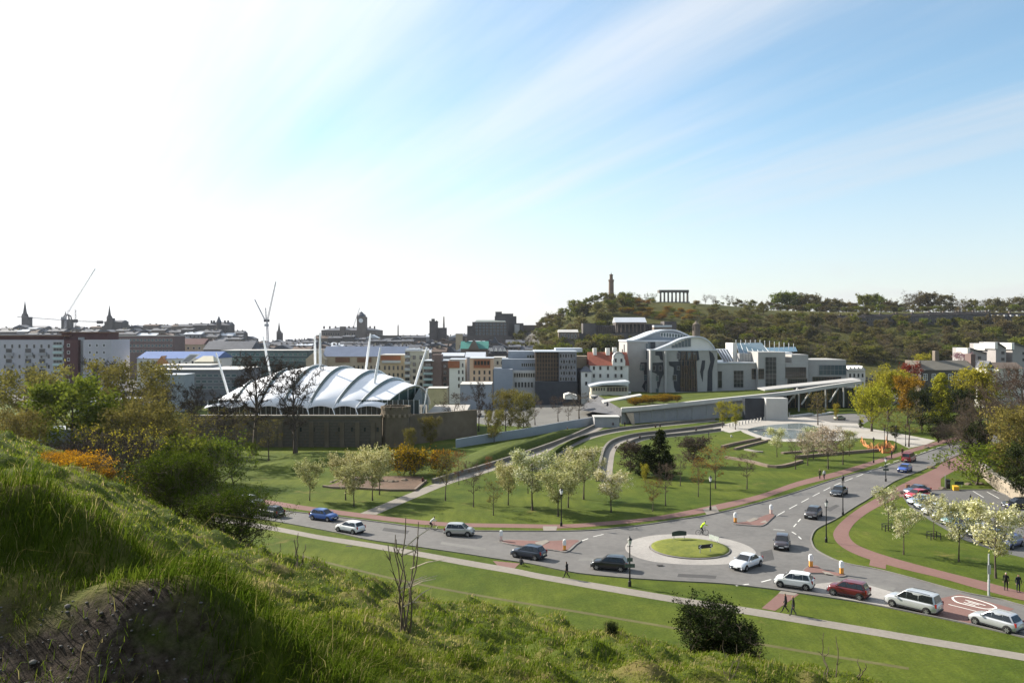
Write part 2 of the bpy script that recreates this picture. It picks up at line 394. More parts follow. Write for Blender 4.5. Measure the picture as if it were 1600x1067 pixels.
def off_line(pts, d):
    """polyline moved sideways by d (left of travel positive)"""
    out = []
    for i, p in enumerate(pts):
        a = Vector(pts[max(i - 1, 0)]); b = Vector(pts[min(i + 1, len(pts) - 1)]); t = (b - a); t = t.normalized() if t.length else Vector((1, 0))
        out.append((p[0] - t.y * d, p[1] + t.x * d))
    return out
def ribbon(name, line, w, m, off, label=None, parent=None, h=0., kind='structure', taper=None):
    """strip (h=0) or low wall/kerb (h>0) centred on a ground line"""
    l, r = off_line(line, w / 2), off_line(line, -w / 2); n = len(line); hh = h if isinstance(h, (list, tuple)) else [h] * n
    if not any(hh):
        vs = [(p[0], p[1], gz(*p) + off) for p in l + r]; fs = [[i, n + i, n + i + 1, i + 1] for i in range(n - 1)]
    else:
        vs = [(p[0], p[1], gz(*p) + off) for p in l + r] + [(p[0], p[1], gz(*p) + off + hh[i % n]) for i, p in enumerate(l + r)]
        fs = []
        for i in range(n - 1):
            fs += [[2 * n + i, 3 * n + i, 3 * n + i + 1, 2 * n + i + 1], [i, 2 * n + i, 2 * n + i + 1, i + 1], [n + i + 1, 3 * n + i + 1, 3 * n + i, n + i]]
        fs += [[0, n, 3 * n, 2 * n], [n - 1, 3 * n - 1, 4 * n - 1, 2 * n - 1][::-1]]
    me = mesh_np(name, np.array(vs), fs, m)
    bm = bmesh.new(); bm.from_mesh(me); bmesh.ops.recalc_face_normals(bm, faces=bm.faces)
    if not any(hh):
        for f in bm.faces:
            if f.normal.z < 0: f.normal_flip()
    bm.to_mesh(me); bm.free()
    o = link(name, me, parent)
    if not parent: tag(o, label, kind=kind)
    return o
# base sheet to the horizon: a grid so it can swell into the far hills
_cpx = [-2000, -300, 0, 170, 330, 400, 450, 500, 600, 700, 780, 800, 850, 900, 940, 960, 1000, 1080, 1150, 1200, 1300, 1600, 1900, 3000]
_cpy = [512, 512, 519, 523, 531, 545, 542, 538, 534, 533, 534, 530, 508, 486, 470, 467.5, 471.5, 473.5, 479, 485, 488, 488, 492, 500]
def sstep(t): t = np.clip(t, 0, 1); return t * t * (3 - 2 * t)
def far_rise(x, y):
    """height of the far hills above the plain: old town ridge on the left, monument hill and wooded terrace on the right"""
    x = np.asarray(x, float); y = np.asarray(y, float)
    px = x / np.maximum(y, 50) * F + 800; right = sstep((px - 760) / 90)
    dc = 1230 - 290 * right; st = 620 - 40 * right
    zc = CZ - (np.interp(px, _cpx, _cpy) - 520) / F * dc - (1.05 - .015 * dc)
    t = sstep((y - st) / (dc - st)) ** (.85)
    n = (fbm(x * .012, y * .012, 5, 3) - .45) * 9 * np.clip(zc / 40, 0, 1) * np.clip((y - 560) / 200, 0, 1) * np.clip((dc + 10 - y) / 150, 0, 1)
    return zc * t * (1 - .6 * sstep((y - dc - 120 + 125 * right * sstep((px - 1120) / 60)) / (700 - 330 * right))) + n
def tz(x, y): return float(gz(x, y) + far_rise(x, y))
CITYG = mat('city ground', (.07, .066, .06), .95, var=.3, scale=.05)
HILLG = mat('wooded hill grass', (.035, .040, .012), .95, scale=.12, col2=(.085, .078, .024), vscale=.012, spec=.05)
def build_ground():
    ys = np.concatenate([np.linspace(20, 480, 24), np.linspace(500, 1500, 110), np.geomspace(1530, 2600, 10)])
    us = np.linspace(-1.25, 1.25, 200)
    U, Y = np.meshgrid(us, ys); X = U * (Y + 40); Z = 1.05 - .015 * Y + far_rise(X, Y)
    n, m = U.shape; idx = np.arange(n * m).reshape(n, m)
    f = np.stack([idx[:-1, :-1], idx[:-1, 1:], idx[1:, 1:], idx[1:, :-1]], -1).reshape(-1, 4)
    yc = Y[:-1, :-1].ravel(); pxc = (X / np.maximum(Y, 50) * F + 800)[:-1, :-1].ravel()
    fm = np.where(yc > 330, np.where((pxc > 830) & (yc > 480), 2, 1), 0)
    me = mesh_np('ground', np.stack([X, Y, Z], -1).reshape(-1, 3), f, [GRASS, CITYG, HILLG], fm, smooth=True)
    tag(link('ground', me), 'green parkland lawn reaching to the city and the wooded hills', kind='structure')
build_ground()
# ------------------------------------------------------------------ roads, paths and markings
UP = [(330, 783), (400, 793), (460, 800), (520, 807), (600, 817), (660, 825), (720, 829), (800, 830), (870, 830), (930, 828), (1000, 821), (1060, 812), (1119, 802), (1225, 775), (1320, 744), (1382, 729), (1466, 700), (1500, 690), (1560, 676)]
NE_R = [(1267, 843), (1271, 832), (1280, 824), (1306, 811), (1334, 793), (1362, 776), (1396, 753), (1430, 739), (1470, 723), (1512, 706), (1580, 690)]
SE_U = [(1267, 843), (1273, 857), (1292, 869), (1320, 880), (1371, 890), (1419, 902), (1503, 925), (1559, 936), (1600, 947), (1700, 970)]
LOW = [(330, 800), (432, 815), (525, 832), (575, 843), (650, 854), (725, 865), (775, 873), (830, 881), (900, 895), (980, 903), (1060, 908), (1130, 912), (1210, 921), (1250, 927), (1330, 939), (1385, 949), (1450, 962), (1512, 975), (1600, 996), (1700, 1020)]
up, ner, seu, low = gpts(UP), gpts(NE_R), gpts(SE_U), gpts(LOW)
road = sheet('road', up + ner[::-1] + seu[1:] + low[::-1], ASPH, .010, label='grey asphalt road through the roundabout')
for ln, nm in ((up, 'a'), (ner, 'b'), (seu, 'c'), (low, 'd')):
    ribbon('kerb', ln, .16, KERB, -.02, h=.14, label='kerb stones edging the asphalt road', kind='structure')
# footpaths
def strip_pix(name, pu, pl, m, off, label):
    return sheet(name, gpts(pu) + gpts(pl)[::-1], m, off, label=label)
PW_U = [(330, 806), (427, 822), (500, 836), (560, 845), (625, 856), (725, 874), (800, 887), (850, 897), (975, 918), (1100, 939), (1181, 951), (1350, 979), (1450, 996), (1600, 1021), (1720, 1042)]
PW_L = [(330, 813), (427, 829), (500, 843), (560, 853), (625, 864), (725, 883), (800, 896), (850, 906), (975, 928), (1100, 949), (1181, 962), (1350, 990), (1450, 1007), (1600, 1032), (1720, 1054)]
strip_pix('footpath', PW_U, PW_L, PATH, .016, 'pale tarmac footpath crossing the near lawn')
RN_U = [(330, 770), (405, 779), (475, 790), (560, 801), (625, 809), (700, 816), (790, 818), (877, 819), (940, 815), (1022, 807), (1110, 790), (1185, 773), (1247, 752), (1310, 736), (1360, 721), (1420, 702), (1470, 688), (1500, 681)]
RN_L = [(330, 776), (405, 786), (475, 797), (560, 808), (625, 816), (700, 822), (790, 824), (877, 825), (940, 821), (1022, 813), (1110, 799), (1185, 781), (1247, 760), (1310, 744), (1360, 728), (1420, 708), (1470, 694), (1500, 687)]
strip_pix('footpath', RN_U, RN_L, REDP, .016, 'red tarmac cycle path along the far kerb')
sheet('path', gpts([(848, 822), (871, 822), (869, 829), (849, 829)], 1), PATH, .022, label='pale crossing slab linking the red path to the road')
sheet('path', gpts([(1098, 795), (1118, 790), (1124, 800), (1104, 804)], 1), PATH, .022, label='pale crossing slab beside the lamp post')
RE_L = [(1498, 716), (1470, 728), (1440, 742), (1410, 756), (1375, 775), (1345, 792), (1318, 812), (1304, 828), (1303, 840), (1315, 854), (1345, 869), (1400, 886), (1470, 903), (1530, 920), (1600, 938), (1700, 962)]
RE_R = [(1530, 727), (1492, 733), (1470, 748), (1448, 764), (1405, 777), (1366, 795), (1340, 813), (1328, 828), (1327, 838), (1338, 850), (1366, 862), (1415, 877), (1480, 894), (1540, 909), (1600, 925), (1700, 950)]
strip_pix('footpath', RE_L, RE_R, REDP, .016, 'red tarmac cycle path curving round the blossom lawn')
sheet('path', gpts([(1480, 716), (1512, 704), (1534, 712), (1527, 737), (1492, 735), (1470, 747), (1470, 766), (1446, 768), (1440, 752)], 1), REDP, .012, label='red tarmac forecourt between road and stone boundary wall')
sheet('path', gpts([(1361, 870), (1385, 876), (1384, 889), (1358, 883)], 1), REDP, .013, label='red tarmac link from cycle path to the road edge')
sheet('path', gpts([(1190, 950), (1219, 925), (1249, 928), (1211, 954)], 1), REDP, .014, label='red tarmac link from near footpath to the road')
sheet('path', gpts([(1222, 921), (1249, 925), (1241, 930), (1216, 927)], 1), PATH, .020, label='pale dropped kerb slab at end of red link')
sheet('path', gpts([(770, 876), (812, 880), (804, 888), (778, 884)], 1), REDP, .014, label='red tarmac patch beside the seated person')
# car park
CPK = [(1405, 768), (1470, 766), (1551, 765), (1580, 777), (1640, 795), (1720, 860), (1640, 880), (1560, 862), (1503, 842), (1452, 812), (1420, 790)]
sheet('car_park', gpts(CPK, 1), ASPH2, .010, label='asphalt car park behind the blossom trees')
for i in range(4):
    a = G(1520 + i * 22, 767 + i * 1.0); b = G(1537 + i * 24, 777 + i * 1.5)
    ribbon('bay_line', [tuple(a)[:2], tuple(b)[:2]], .12, WHITE_P, .016, label='white bay line painted on the car park', kind='structure')
ribbon('kerb', gpts([(1405, 768), (1470, 766), (1551, 765), (1580, 777), (1640, 795)], 1), .2, KERB, -.02, h=.14, label='kerb of the car park lawn')
# setts apron and red table on the right arm
sheet('setts', gpts([(1268, 922), (1275, 912), (1330, 906), (1396, 925), (1420, 936), (1398, 952), (1330, 938)], 1), COBB, .015, label='worn granite setts strip along the right arm of the road')
sheet('speed_table', gpts([(1462, 936), (1500, 928), (1585, 951), (1560, 962), (1512, 974), (1430, 957)], 1), REDP, .016, label='red raised speed table across the right arm')
# painted marks on the red table: rounded outline with bars
def paint_marks():
    ctr = [(1489, 933), (1505, 932), (1530, 938), (1550, 945), (1556, 950), (1540, 951), (1512, 945), (1494, 940)]
    g = gpts(ctr, 4, True); g.append(g[0]); g.append(g[1])
    ribbon('road_marking', g, .20, WHITE_P, .024, label='white rounded road symbol on the red speed table')
    for q in ((1508, 937, 1540, 946), (1512, 940, 1530, 945), (1506, 941, 1524, 946)):
        ribbon('road_marking', [tuple(G(q[0], q[1]))[:2], tuple(G(q[2], q[3]))[:2]], .15, WHITE_P, .026, label='white bar inside the rounded road symbol')
    ribbon('road_marking', [tuple(G(1482, 944))[:2], tuple(G(1526, 955))[:2]], .14, WHITE_P, .024, label='white line across the red speed table')
paint_marks()
def dashes(pix, dash, gap, w, label, off=.020):
    ln = [Vector(p) for p in gpts(pix, 12)]; acc = 0; cur = []; on = True; 
    for a, b in zip(ln[:-1], ln[1:]):
        L_ = (b - a).length; s = 0
        while s < L_:
            step = min((dash if on else gap) - acc, L_ - s)
            p0 = a.lerp(b, s / L_); p1 = a.lerp(b, (s + step) / L_)
            if on: cur += [tuple(p0), tuple(p1)]
            acc += step; s += step + 1e-6
            if acc >= (dash if on else gap) - 1e-4:
                if on and len(cur) > 1:
                    q = [cur[0]] + [c for c in cur[1:]]; 
                    ribbon('road_marking', [q[0], q[-1]], w, WHITE_P, off, label=label)
                cur = []; on = not on; acc = 0
dashes([(1213, 806), (1229, 797), (1300, 760), (1345, 742), (1400, 720), (1450, 704), (1480, 694)], 4, 2.2, .13, 'white centre dash of the road leading to the trees')
dashes([(1252, 842), (1240, 832), (1226, 828), (1205, 827)], 1.4, 1.2, .16, 'white give-way dash at the roundabout by the dark hatchback')
dashes([(1240, 823), (1253, 808)], 2.2, 1.4, .13, 'white lane dash below the far traffic island')
dashes([(1150, 915), (1195, 908), (1222, 899), (1262, 893)], 1.6, 1.6, .18, 'white give-way dash at the near edge of roundabout')
dashes([(735, 843), (778, 847)], 5, 1, .13, 'white line leading to the left traffic island')
dashes([(906, 846), (928, 838), (945, 834)], 2, 1.2, .16, 'white give-way dash beyond the left traffic island')
dashes([(1190, 826), (1202, 829)], 1.5, 1, .2, 'white dash at the tip of the far island')
# ------------------------------------------------------------------ roundabout
RC = G(1078, 859)
def roundabout():
    t = empty('roundabout', (RC.x, RC.y, gz(RC.x, RC.y)))
    MB().lathe([(7.5, -.1), (7.5, .06), (7.35, .09), (4.7, .16), (4.65, .02)], 72).build('setts_ring', COBB, t)
    o = MB().lathe([(4.62, -.1), (4.62, .26), (4.5, .30)], 72).build('kerb_ring', KERB, t)
    prof = [(4.5, .2), (4.48, .31), (4.0, .36), (3., .42), (1.6, .46), (.05, .48)]
    MB().lathe(prof, 64).build('lawn_mound', mat('island turf', (.075, .095, .010), .9, scale=2.5, bump=.6, col2=(.165, .175, .022), vscale=.6, detail=8), t, smooth=True)
    tag(t, 'round island of green turf ringed by granite setts', 'roundabout', kind='thing')
roundabout()
def island(pix, label, slabs):
    pts = gpts(pix, 4, True); cx = sum(p[0] for p in pts) / len(pts); cy = sum(p[1] for p in pts) / len(pts); z = gz(cx, cy)
    t = empty('traffic_island', (cx, cy, z))
    a = Vector((0, 0)); ar = sum(pts[i][0] * pts[(i + 1) % len(pts)][1] - pts[(i + 1) % len(pts)][0] * pts[i][1] for i in range(len(pts)))
    if ar < 0: pts = pts[::-1]
    loc = [(p[0] - cx, p[1] - cy) for p in pts]; zs = [gz(*p) - z for p in pts]
    MB().prism(loc, [q - .05 for q in zs], [q + .12 for q in zs]).build('kerb', KERB, t)
    ins = [(p[0] * .93, p[1] * .90) for p in loc]
    MB().prism(ins, .1, [q + .135 for q in zs]).build('surface', REDP, t)
    for s in slabs:
        g = [G(*q) for q in s]; MB().prism([(v.x - cx, v.y - cy) for v in g], .1, .16).build('crossing_slab', PATH, t)
    return tag(t, label, 'traffic island', 'traffic islands at the roundabout')
island([(779, 846), (800, 844), (850, 846), (906, 844), (900, 852), (886, 863), (868, 861), (830, 856), (800, 852)], 'red triangular traffic island on the left arm of the roundabout', [[(836, 849), (854, 845), (858, 848), (842, 856)], [(858, 858), (866, 856), (878, 861), (866, 861)]])
island([(1146, 819), (1170, 815), (1200, 804), (1211, 805), (1205, 812), (1192, 822), (1175, 822)], 'red triangular traffic island on the far arm of the roundabout', [[(1166, 815), (1178, 810), (1186, 812), (1172, 817)], [(1188, 817), (1196, 814), (1199, 818), (1192, 822)]])
island([(1254, 892), (1262, 886), (1275, 884), (1288, 892), (1322, 899), (1312, 902), (1290, 897), (1262, 896)], 'small red traffic island on the right arm of the roundabout', [[(1284, 894), (1296, 896), (1304, 900), (1290, 898)]])
def bollard(px, py, h, label, yellow=True):
    p = G(px, py); t = empty('bollard', (p.x, p.y, p.z + .12), 0, h / 1.25)
    MB().box(-.16, .16, -.12, .12, 0, .62, 0).build('lower_panel', mat('amber panel', (.75, .33, .06), .5, var=.1) if yellow else mat('pinkish white plastic', (.72, .52, .45), .5, var=.06), t)
    MB().front([(-.18, .6), (.18, .6), (.2, .95), (.16, 1.18), (.08, 1.25), (-.08, 1.25), (-.16, 1.18), (-.2, .95)], -.13, .13).build('lamp_head', WHITE, t)
    MB().box(-.22, .22, -.17, .17, -.03, .05).build('base', BLACK, t)
    return tag(t, label, 'bollard', 'keep-left bollards on the traffic islands')
bollard(783, 846, 1.25, 'pale keep-left bollard at the far tip of left island', False)
bollard(882, 861, 1.25, 'amber and white bollard on the left island nose')
bollard(1149, 817, 1.3, 'slim amber and white bollard on the far island nose')
bollard(1205, 804, 1.3, 'white keep-left bollard at the back of the far island', False)
bollard(1267, 887, 1.35, 'pinkish white bollard on the right island')
bollard(1315, 898, 1.35, 'amber and white bollard beside the dark red car')

DARKA = mat('fresh tarmac patch', (.060, .058, .057), .9, var=.2, scale=2.5, bump=.1); PALEA = mat('old worn tarmac', (.15, .145, .135), .9, var=.15, scale=2.)
for pts, m_, lab in (([(600, 824), (640, 829), (636, 834), (597, 829)], DARKA, 'dark tarmac repair patch on the left road'), ([(905, 872), (960, 872), (955, 877), (903, 876)], PALEA, 'pale worn tarmac strip beside the roundabout'), ([(1188, 862), (1206, 858), (1210, 874), (1190, 878)], DARKA, 'dark tarmac repair patch right of the roundabout'), ([(1290, 796), (1306, 788), (1312, 790), (1297, 799)], DARKA, 'dark tarmac repair patch on the far road'), ([(1345, 908), (1400, 918), (1396, 923), (1338, 912)], PALEA, 'pale worn tarmac strip on the right arm'), ([(690, 846), (760, 856), (758, 860), (688, 850)], PALEA, 'pale worn wheel track on the left road'), ([(1060, 896), (1120, 899), (1118, 904), (1058, 901)], DARKA, 'dark tarmac repair patch below the roundabout')):
    sheet('tarmac_patch', gpts(pts, 1), m_, .0135, label=lab)
ribbon('trodden_line', gpts([(470, 868), (620, 905), (760, 932), (900, 955), (1060, 982), (1200, 1008), (1420, 1044)], 6), .55, mat('trodden turf', (.085, .080, .026), .95, var=.25, scale=1.5, bump=.3), .006, label='faint trodden line across the near lawn')
# ------------------------------------------------------------------ trees and shrubs
def tubes_np(p0, p1, r0, r1, k=3):
    p0, p1 = np.asarray(p0), np.asarray(p1); r0 = np.asarray(r0)[:, None]; r1 = np.asarray(r1)[:, None]
    t = p1 - p0; t = t / np.maximum(np.linalg.norm(t, axis=1, keepdims=True), 1e-6)
    ref = np.where(np.abs(t[:, 2:3]) > .9, np.array([[1., 0, 0]]), np.array([[0, 0, 1.]]))
    a = np.cross(t, ref); a /= np.linalg.norm(a, axis=1, keepdims=True); b = np.cross(t, a)
    vs = []
    for q, r in ((p0, r0), (p1, r1)):
        for j in range(k):
            w = 2 * math.pi * j / k; vs.append(q + (a * math.cos(w) + b * math.sin(w)) * r)
    V = np.stack(vs, 1); n = len(p0); base = (np.arange(n) * 2 * k)[:, None]
    f = np.array([[j, (j + 1) % k, k + (j + 1) % k, k + j] for j in range(k)])
    return V.reshape(-1, 3), (base[:, :, None] + f[None]).reshape(-1, 4)
def leaves_np(c, size, tone, rs, flat=.0):
    n = len(c); d = rs.normal(size=(n, 3)); d[:, 2] *= (1 - flat); d /= np.linalg.norm(d, axis=1, keepdims=True)
    e = rs.normal(size=(n, 3)); e -= d * (e * d).sum(1, keepdims=True); e /= np.linalg.norm(e, axis=1, keepdims=True)
    s = (size * rs.uniform(.6, 1.4, n))[:, None]
    V = np.stack([c - d * s, c + e * s * .55, c + d * s, c - e * s * .55], 1).reshape(-1, 3)
    return V, np.arange(n * 4).reshape(-1, 4), np.repeat(tone, 4)
def env(shape, h):                                        # crown radius at relative crown height 0..1
    if shape == 'round': return max(.12, math.sin(math.pi * (.12 + .80 * h)) ** .7)
    if shape == 'cone': return max(.06, (1 - h) ** .8 * min(1, .35 + h * 5))
    if shape == 'vase': return max(.15, .35 + .75 * h - .75 * h ** 4)
    if shape == 'column': return max(.1, math.sin(math.pi * (.2 + .72 * h)) ** .5)
    if shape == 'dome': return max(.10, (1 - h ** 2.2) ** .6)
    return 1.
def make_tree(seed, H, th, cw, shape='round', limbs=14, subs=6, twigs=4, nleaf=1800, leaf=.16, spread=.35, trunk_r=.14, elev=.75, bare=False, extra=0, stems=1, tw_r=.012, patch=.0):
    rs = np.random.RandomState(seed); A0, A1, B0, B1 = [], [], [], []
    def seg(a, b, ra, rb): A0.append(a); A1.append(b); B0.append(ra); B1.append(rb)
    tips = []
    ga = rs.uniform(0, 6)
    for st in range(stems):
        lean = rs.normal(size=2) * (.02 if stems == 1 else .22)
        tp = []; off = rs.normal(size=2) * (0 if stems == 1 else cw * .25)
        for i in range(8):
            q = i / 7; tp.append(np.array([off[0] + lean[0] * H * q + rs.normal() * .012 * H * q, off[1] + lean[1] * H * q + rs.normal() * .012 * H * q, H * .88 * q]))
        tr = [trunk_r * (1 - .86 * (i / 7)) for i in range(8)]; tr[0] *= 1.35
        for i in range(7): seg(tp[i], tp[i + 1], tr[i], tr[i + 1])
        for i in range(limbs):
            q = th + (0.93 - th) * ((i + rs.uniform(0, .9)) / limbs); k = min(6, int(q / .88 * 7)) if q < .88 else 6
            fr = min(1, max(0, q / .88 * 7 - k)); b = tp[k] * (1 - fr) + tp[k + 1] * fr
            ga += 2.399 + rs.normal() * .25; e = env(shape, (q - th) / (1 - th)) * cw * rs.uniform(.72, 1.1)
            el = elev * rs.uniform(.6, 1.3) * (1.15 if q > .6 else 1)
            dr = np.array([math.cos(ga), math.sin(ga), 0]); L_ = e; lr = max(.02, tr[k] * .55)
            up_ = min(math.tan(el) * L_, (H * 1.0 - b[2])) if shape != 'dome' else min(math.tan(el) * L_, (H - b[2]) * .9)
            lp = [b, b + dr * L_ * .38 + [0, 0, up_ * .30], b + dr * L_ * .74 + [0, 0, up_ * .68], b + dr * L_ + [0, 0, up_]]
            lp = [p + rs.normal(size=3) * L_ * .04 * j for j, p in enumerate(lp)]
            for j in range(3): seg(lp[j], lp[j + 1], lr * (1 - .28 * j), lr * (.72 - .28 * j) + .004)
            for s_ in range(subs):
                t = rs.uniform(.25, 1); j = min(2, int(t * 3)); w = t * 3 - j; p = lp[j] * (1 - w) + lp[j + 1] * w
                v = dr * rs.uniform(-.15, .9) + rs.normal(size=3) * .55; v[2] = v[2] * .6 + rs.uniform(.1, .7); v /= np.linalg.norm(v)
                sl_ = e * rs.uniform(.22, .46) + .12; q1 = p + v * sl_
                seg(p, q1, lr * .33, tw_r * 1.2)
                for w_ in range(twigs):
                    u = rs.uniform(.3, 1); p2 = p * (1 - u) + q1 * u; v2 = v * .5 + rs.normal(size=3) * .6; v2[2] += .15; v2 /= np.linalg.norm(v2)
                    q2 = p2 + v2 * sl_ * rs.uniform(.35, .75); seg(p2, q2, tw_r, tw_r * .5); tips.append(q2)
                    for x_ in range(extra):
                        u3 = rs.uniform(.2, 1); p3 = p2 * (1 - u3) + q2 * u3; v3 = v2 * .5 + rs.normal(size=3) * .6; v3[2] += .15; v3 /= np.linalg.norm(v3)
                        seg(p3, p3 + v3 * sl_ * rs.uniform(.25, .5), tw_r * .7, tw_r * .4)
    n = len(A0); B0 = np.array(B0); B1 = np.array(B1); A0 = np.array(A0); A1 = np.array(A1)
    tips = np.array(tips)
    big = B0 > tw_r * 1.01
    V1, F1 = tubes_np(A0[big], A1[big], B0[big], B1[big], 5)
    Vt, Ft = tubes_np(A0[~big], A1[~big], B0[~big], B1[~big], 3)
    Vl = Fl = Tl = None
    if nleaf:
        pick = rs.randint(0, len(tips), nleaf); ct = rs.uniform(0, 1, len(tips)) * .45
        c = tips[pick] + rs.normal(size=(nleaf, 3)) * spread
        c[:, 2] = np.maximum(c[:, 2], H * th * .6)
        tone = np.clip(ct[pick] + rs.uniform(0, .55, nleaf), 0, 1)
        Vl, Fl, Tl = leaves_np(c, leaf, tone, rs)
    return dict(V1=V1, F1=F1, Vt=Vt, Ft=Ft, Vl=Vl, Fl=Fl, Tl=Tl, H=H)
PROTO = {}
def proto(key, leafm, barkm=None, **kw):
    d = make_tree(**kw); barkm = barkm or BARK
    tv, tf = d['V1'], d['F1']
    if d['Vl'] is not None:
        tv = np.concatenate([d['V1'], d['Vt']]); tf = np.concatenate([d['F1'], d['Ft'] + len(d['V1'])])
        crown = mesh_np('crown', d['Vl'], d['Fl'], leafm, attr=d['Tl'])
    else:
        crown = mesh_np('crown', d['Vt'], d['Ft'], leafm, attr=np.random.RandomState(kw['seed']).uniform(0, 1, len(d['Vt'])))
    Ht = float(np.percentile((d['Vl'] if d['Vl'] is not None else d['Vt'])[:, 2], 99.3))
    PROTO[key] = (mesh_np('trunk', tv, tf, barkm), crown, Ht)
def plant(key, p, h, label, cat='tree', name=None, group=None, wide=1., rz=None):
    tm, cm, H = PROTO[key]; s = h / H
    t = empty(name or key, (p[0], p[1], p[2] - .03), rnd.uniform(0, 6.28) if rz is None else rz, (s * wide, s * wide, s))
    link('trunk', tm, t); link('crown', cm, t)
    return tag(t, label, cat, group)
def plant_px(key, px, py, top, label, **kw):
    p = G(px, py); return plant(key, p, (py - top) / F * p.y, label, **kw)
BLOS = leafmat('cherry blossom', [(.15, .16, .03), (.34, .34, .11), (.62, .60, .38), (.78, .76, .62)], .3)
BLOSG = leafmat('greenish blossom', [(.13, .14, .03), (.27, .27, .08), (.47, .45, .22), (.62, .60, .38)], .35)
BLOSP = leafmat('pinkish blossom', [(.17, .13, .06), (.36, .29, .18), (.55, .46, .36), (.62, .55, .45)], .3)
YGRN = leafmat('fresh yellow-green leaves', [(.13, .125, .015), (.27, .25, .028), (.42, .37, .04)], .4)
SGRN = leafmat('spring green leaves', [(.05, .07, .010), (.115, .145, .018), (.20, .23, .028)], .4)
OLIV = leafmat('olive buds', [(.085, .078, .022), (.17, .150, .038), (.27, .235, .058)], .3)
ORNG = leafmat('orange-brown buds', [(.10, .05, .02), (.20, .095, .03), (.28, .14, .04)], .3)
AMBR = leafmat('amber young leaves', [(.15, .09, .012), (.28, .18, .02), (.38, .27, .03)], .35)
TWIG = leafmat('bare brown twigs', [(.075, .057, .042), (.13, .10, .072)], 0.)
TWIGD = leafmat('dark bare twigs', [(.04, .032, .026), (.075, .06, .048)], 0.)
EVER = leafmat('dark evergreen needles', [(.012, .018, .007), (.028, .036, .012), (.050, .055, .018)], .15)
PURP = leafmat('dull purple shrub leaves', [(.035, .026, .022), (.07, .055, .040), (.10, .08, .055)], .2)
MAPL = leafmat('red maple leaves', [(.10, .012, .012), (.19, .025, .022), (.25, .05, .035)], .35)
PINK = leafmat('pink blossom', [(.25, .12, .13), (.45, .26, .28)], .3)
HAWT = leafmat('hawthorn leaves', [(.020, .036, .006), (.045, .070, .009), (.105, .140, .016)], .35)
HOLL = leafmat('holly leaves', [(.010, .018, .006), (.022, .034, .010), (.06, .07, .03)], .12)
GORS = leafmat('gorse in flower', [(.035, .042, .010), (.08, .075, .014), (.38, .20, .012), (.56, .32, .02)], .3)
WOOD1 = leafmat('far olive woodland', [(.065, .062, .020), (.13, .122, .036), (.20, .185, .050)], .3)
WOOD2 = leafmat('far brown woodland', [(.070, .058, .028), (.125, .105, .046), (.19, .165, .070)], .3)
WOOD3 = leafmat('far green woodland', [(.060, .072, .014), (.13, .145, .024), (.21, .22, .034)], .3)
proto('blossom_tree', BLOS, seed=1, H=7, th=.30, cw=2.7, limbs=16, subs=6, twigs=4, nleaf=4600, leaf=.135, spread=.22, trunk_r=.13)
proto('blossom_tree_b', BLOSG, seed=2, H=7, th=.30, cw=2.5, limbs=16, subs=6, twigs=4, nleaf=4300, leaf=.135, spread=.24, trunk_r=.12)
proto('blossom_tree_c', BLOSP, seed=3, H=7, th=.28, cw=2.4, limbs=16, subs=6, twigs=4, nleaf=3000, leaf=.13, spread=.22, trunk_r=.12)
proto('blossom_young', BLOS, seed=4, H=6, th=.36, cw=2.3, limbs=13, subs=5, twigs=4, nleaf=1800, leaf=.12, spread=.16, trunk_r=.09)
proto('bare_tree', TWIG, seed=5, H=7, th=.30, cw=1.9, limbs=16, subs=6, twigs=4, nleaf=0, trunk_r=.11, extra=2, tw_r=.016)
proto('budding_tree', OLIV, seed=6, H=7, th=.28, cw=1.9, limbs=15, subs=6, twigs=4, nleaf=900, leaf=.09, spread=.15, trunk_r=.10)
proto('russet_tree', ORNG, seed=7, H=7, th=.28, cw=2.3, limbs=15, subs=6, twigs=4, nleaf=1200, leaf=.09, spread=.16, trunk_r=.10)
proto('yellow_green_tree', YGRN, seed=8, H=8, th=.25, cw=2.7, limbs=16, subs=6, twigs=4, nleaf=2200, leaf=.17, spread=.28, trunk_r=.15)
proto('tall_bare_tree', TWIGD, seed=9, H=18, th=.22, cw=6.6, limbs=20, subs=8, twigs=5, nleaf=0, trunk_r=.50, extra=4, tw_r=.050, elev=.9, shape='vase')
proto('loose_green_tree', OLIV, seed=10, H=12, th=.12, cw=4.6, limbs=18, subs=7, twigs=5, nleaf=6800, leaf=.18, spread=.38, trunk_r=.22, elev=.85)
proto('leafy_green_tree', SGRN, seed=11, H=14, th=.12, cw=5.6, limbs=20, subs=7, twigs=5, nleaf=8500, leaf=.30, spread=.50, trunk_r=.35)
proto('round_yellow_tree', YGRN, seed=12, H=16, th=.10, cw=7.5, limbs=22, subs=7, twigs=5, nleaf=8000, leaf=.30, spread=.55, trunk_r=.45, shape='dome')
proto('amber_tree', AMBR, seed=13, H=14, th=.30, cw=5.5, limbs=18, subs=7, twigs=4, nleaf=4500, leaf=.28, spread=.45, trunk_r=.35, shape='vase')
proto('dense_brown_tree', TWIG, seed=14, H=16, th=.06, cw=8, limbs=26, subs=8, twigs=5, nleaf=0, trunk_r=.40, extra=4, tw_r=.040, shape='dome', elev=.7)
proto('olive_dome_tree', OLIV, seed=15, H=12, th=.08, cw=6, limbs=22, subs=7, twigs=5, nleaf=8500, leaf=.18, spread=.36, trunk_r=.3, shape='dome')
proto('conifer', EVER, seed=16, H=12, th=.05, cw=3.2, limbs=34, subs=6, twigs=4, nleaf=5200, leaf=.20, spread=.25, trunk_r=.22, shape='cone', elev=.15)
proto('dark_evergreen_tree', EVER, seed=17, H=14, th=.06, cw=5.2, limbs=24, subs=7, twigs=5, nleaf=6000, leaf=.27, spread=.45, trunk_r=.35)
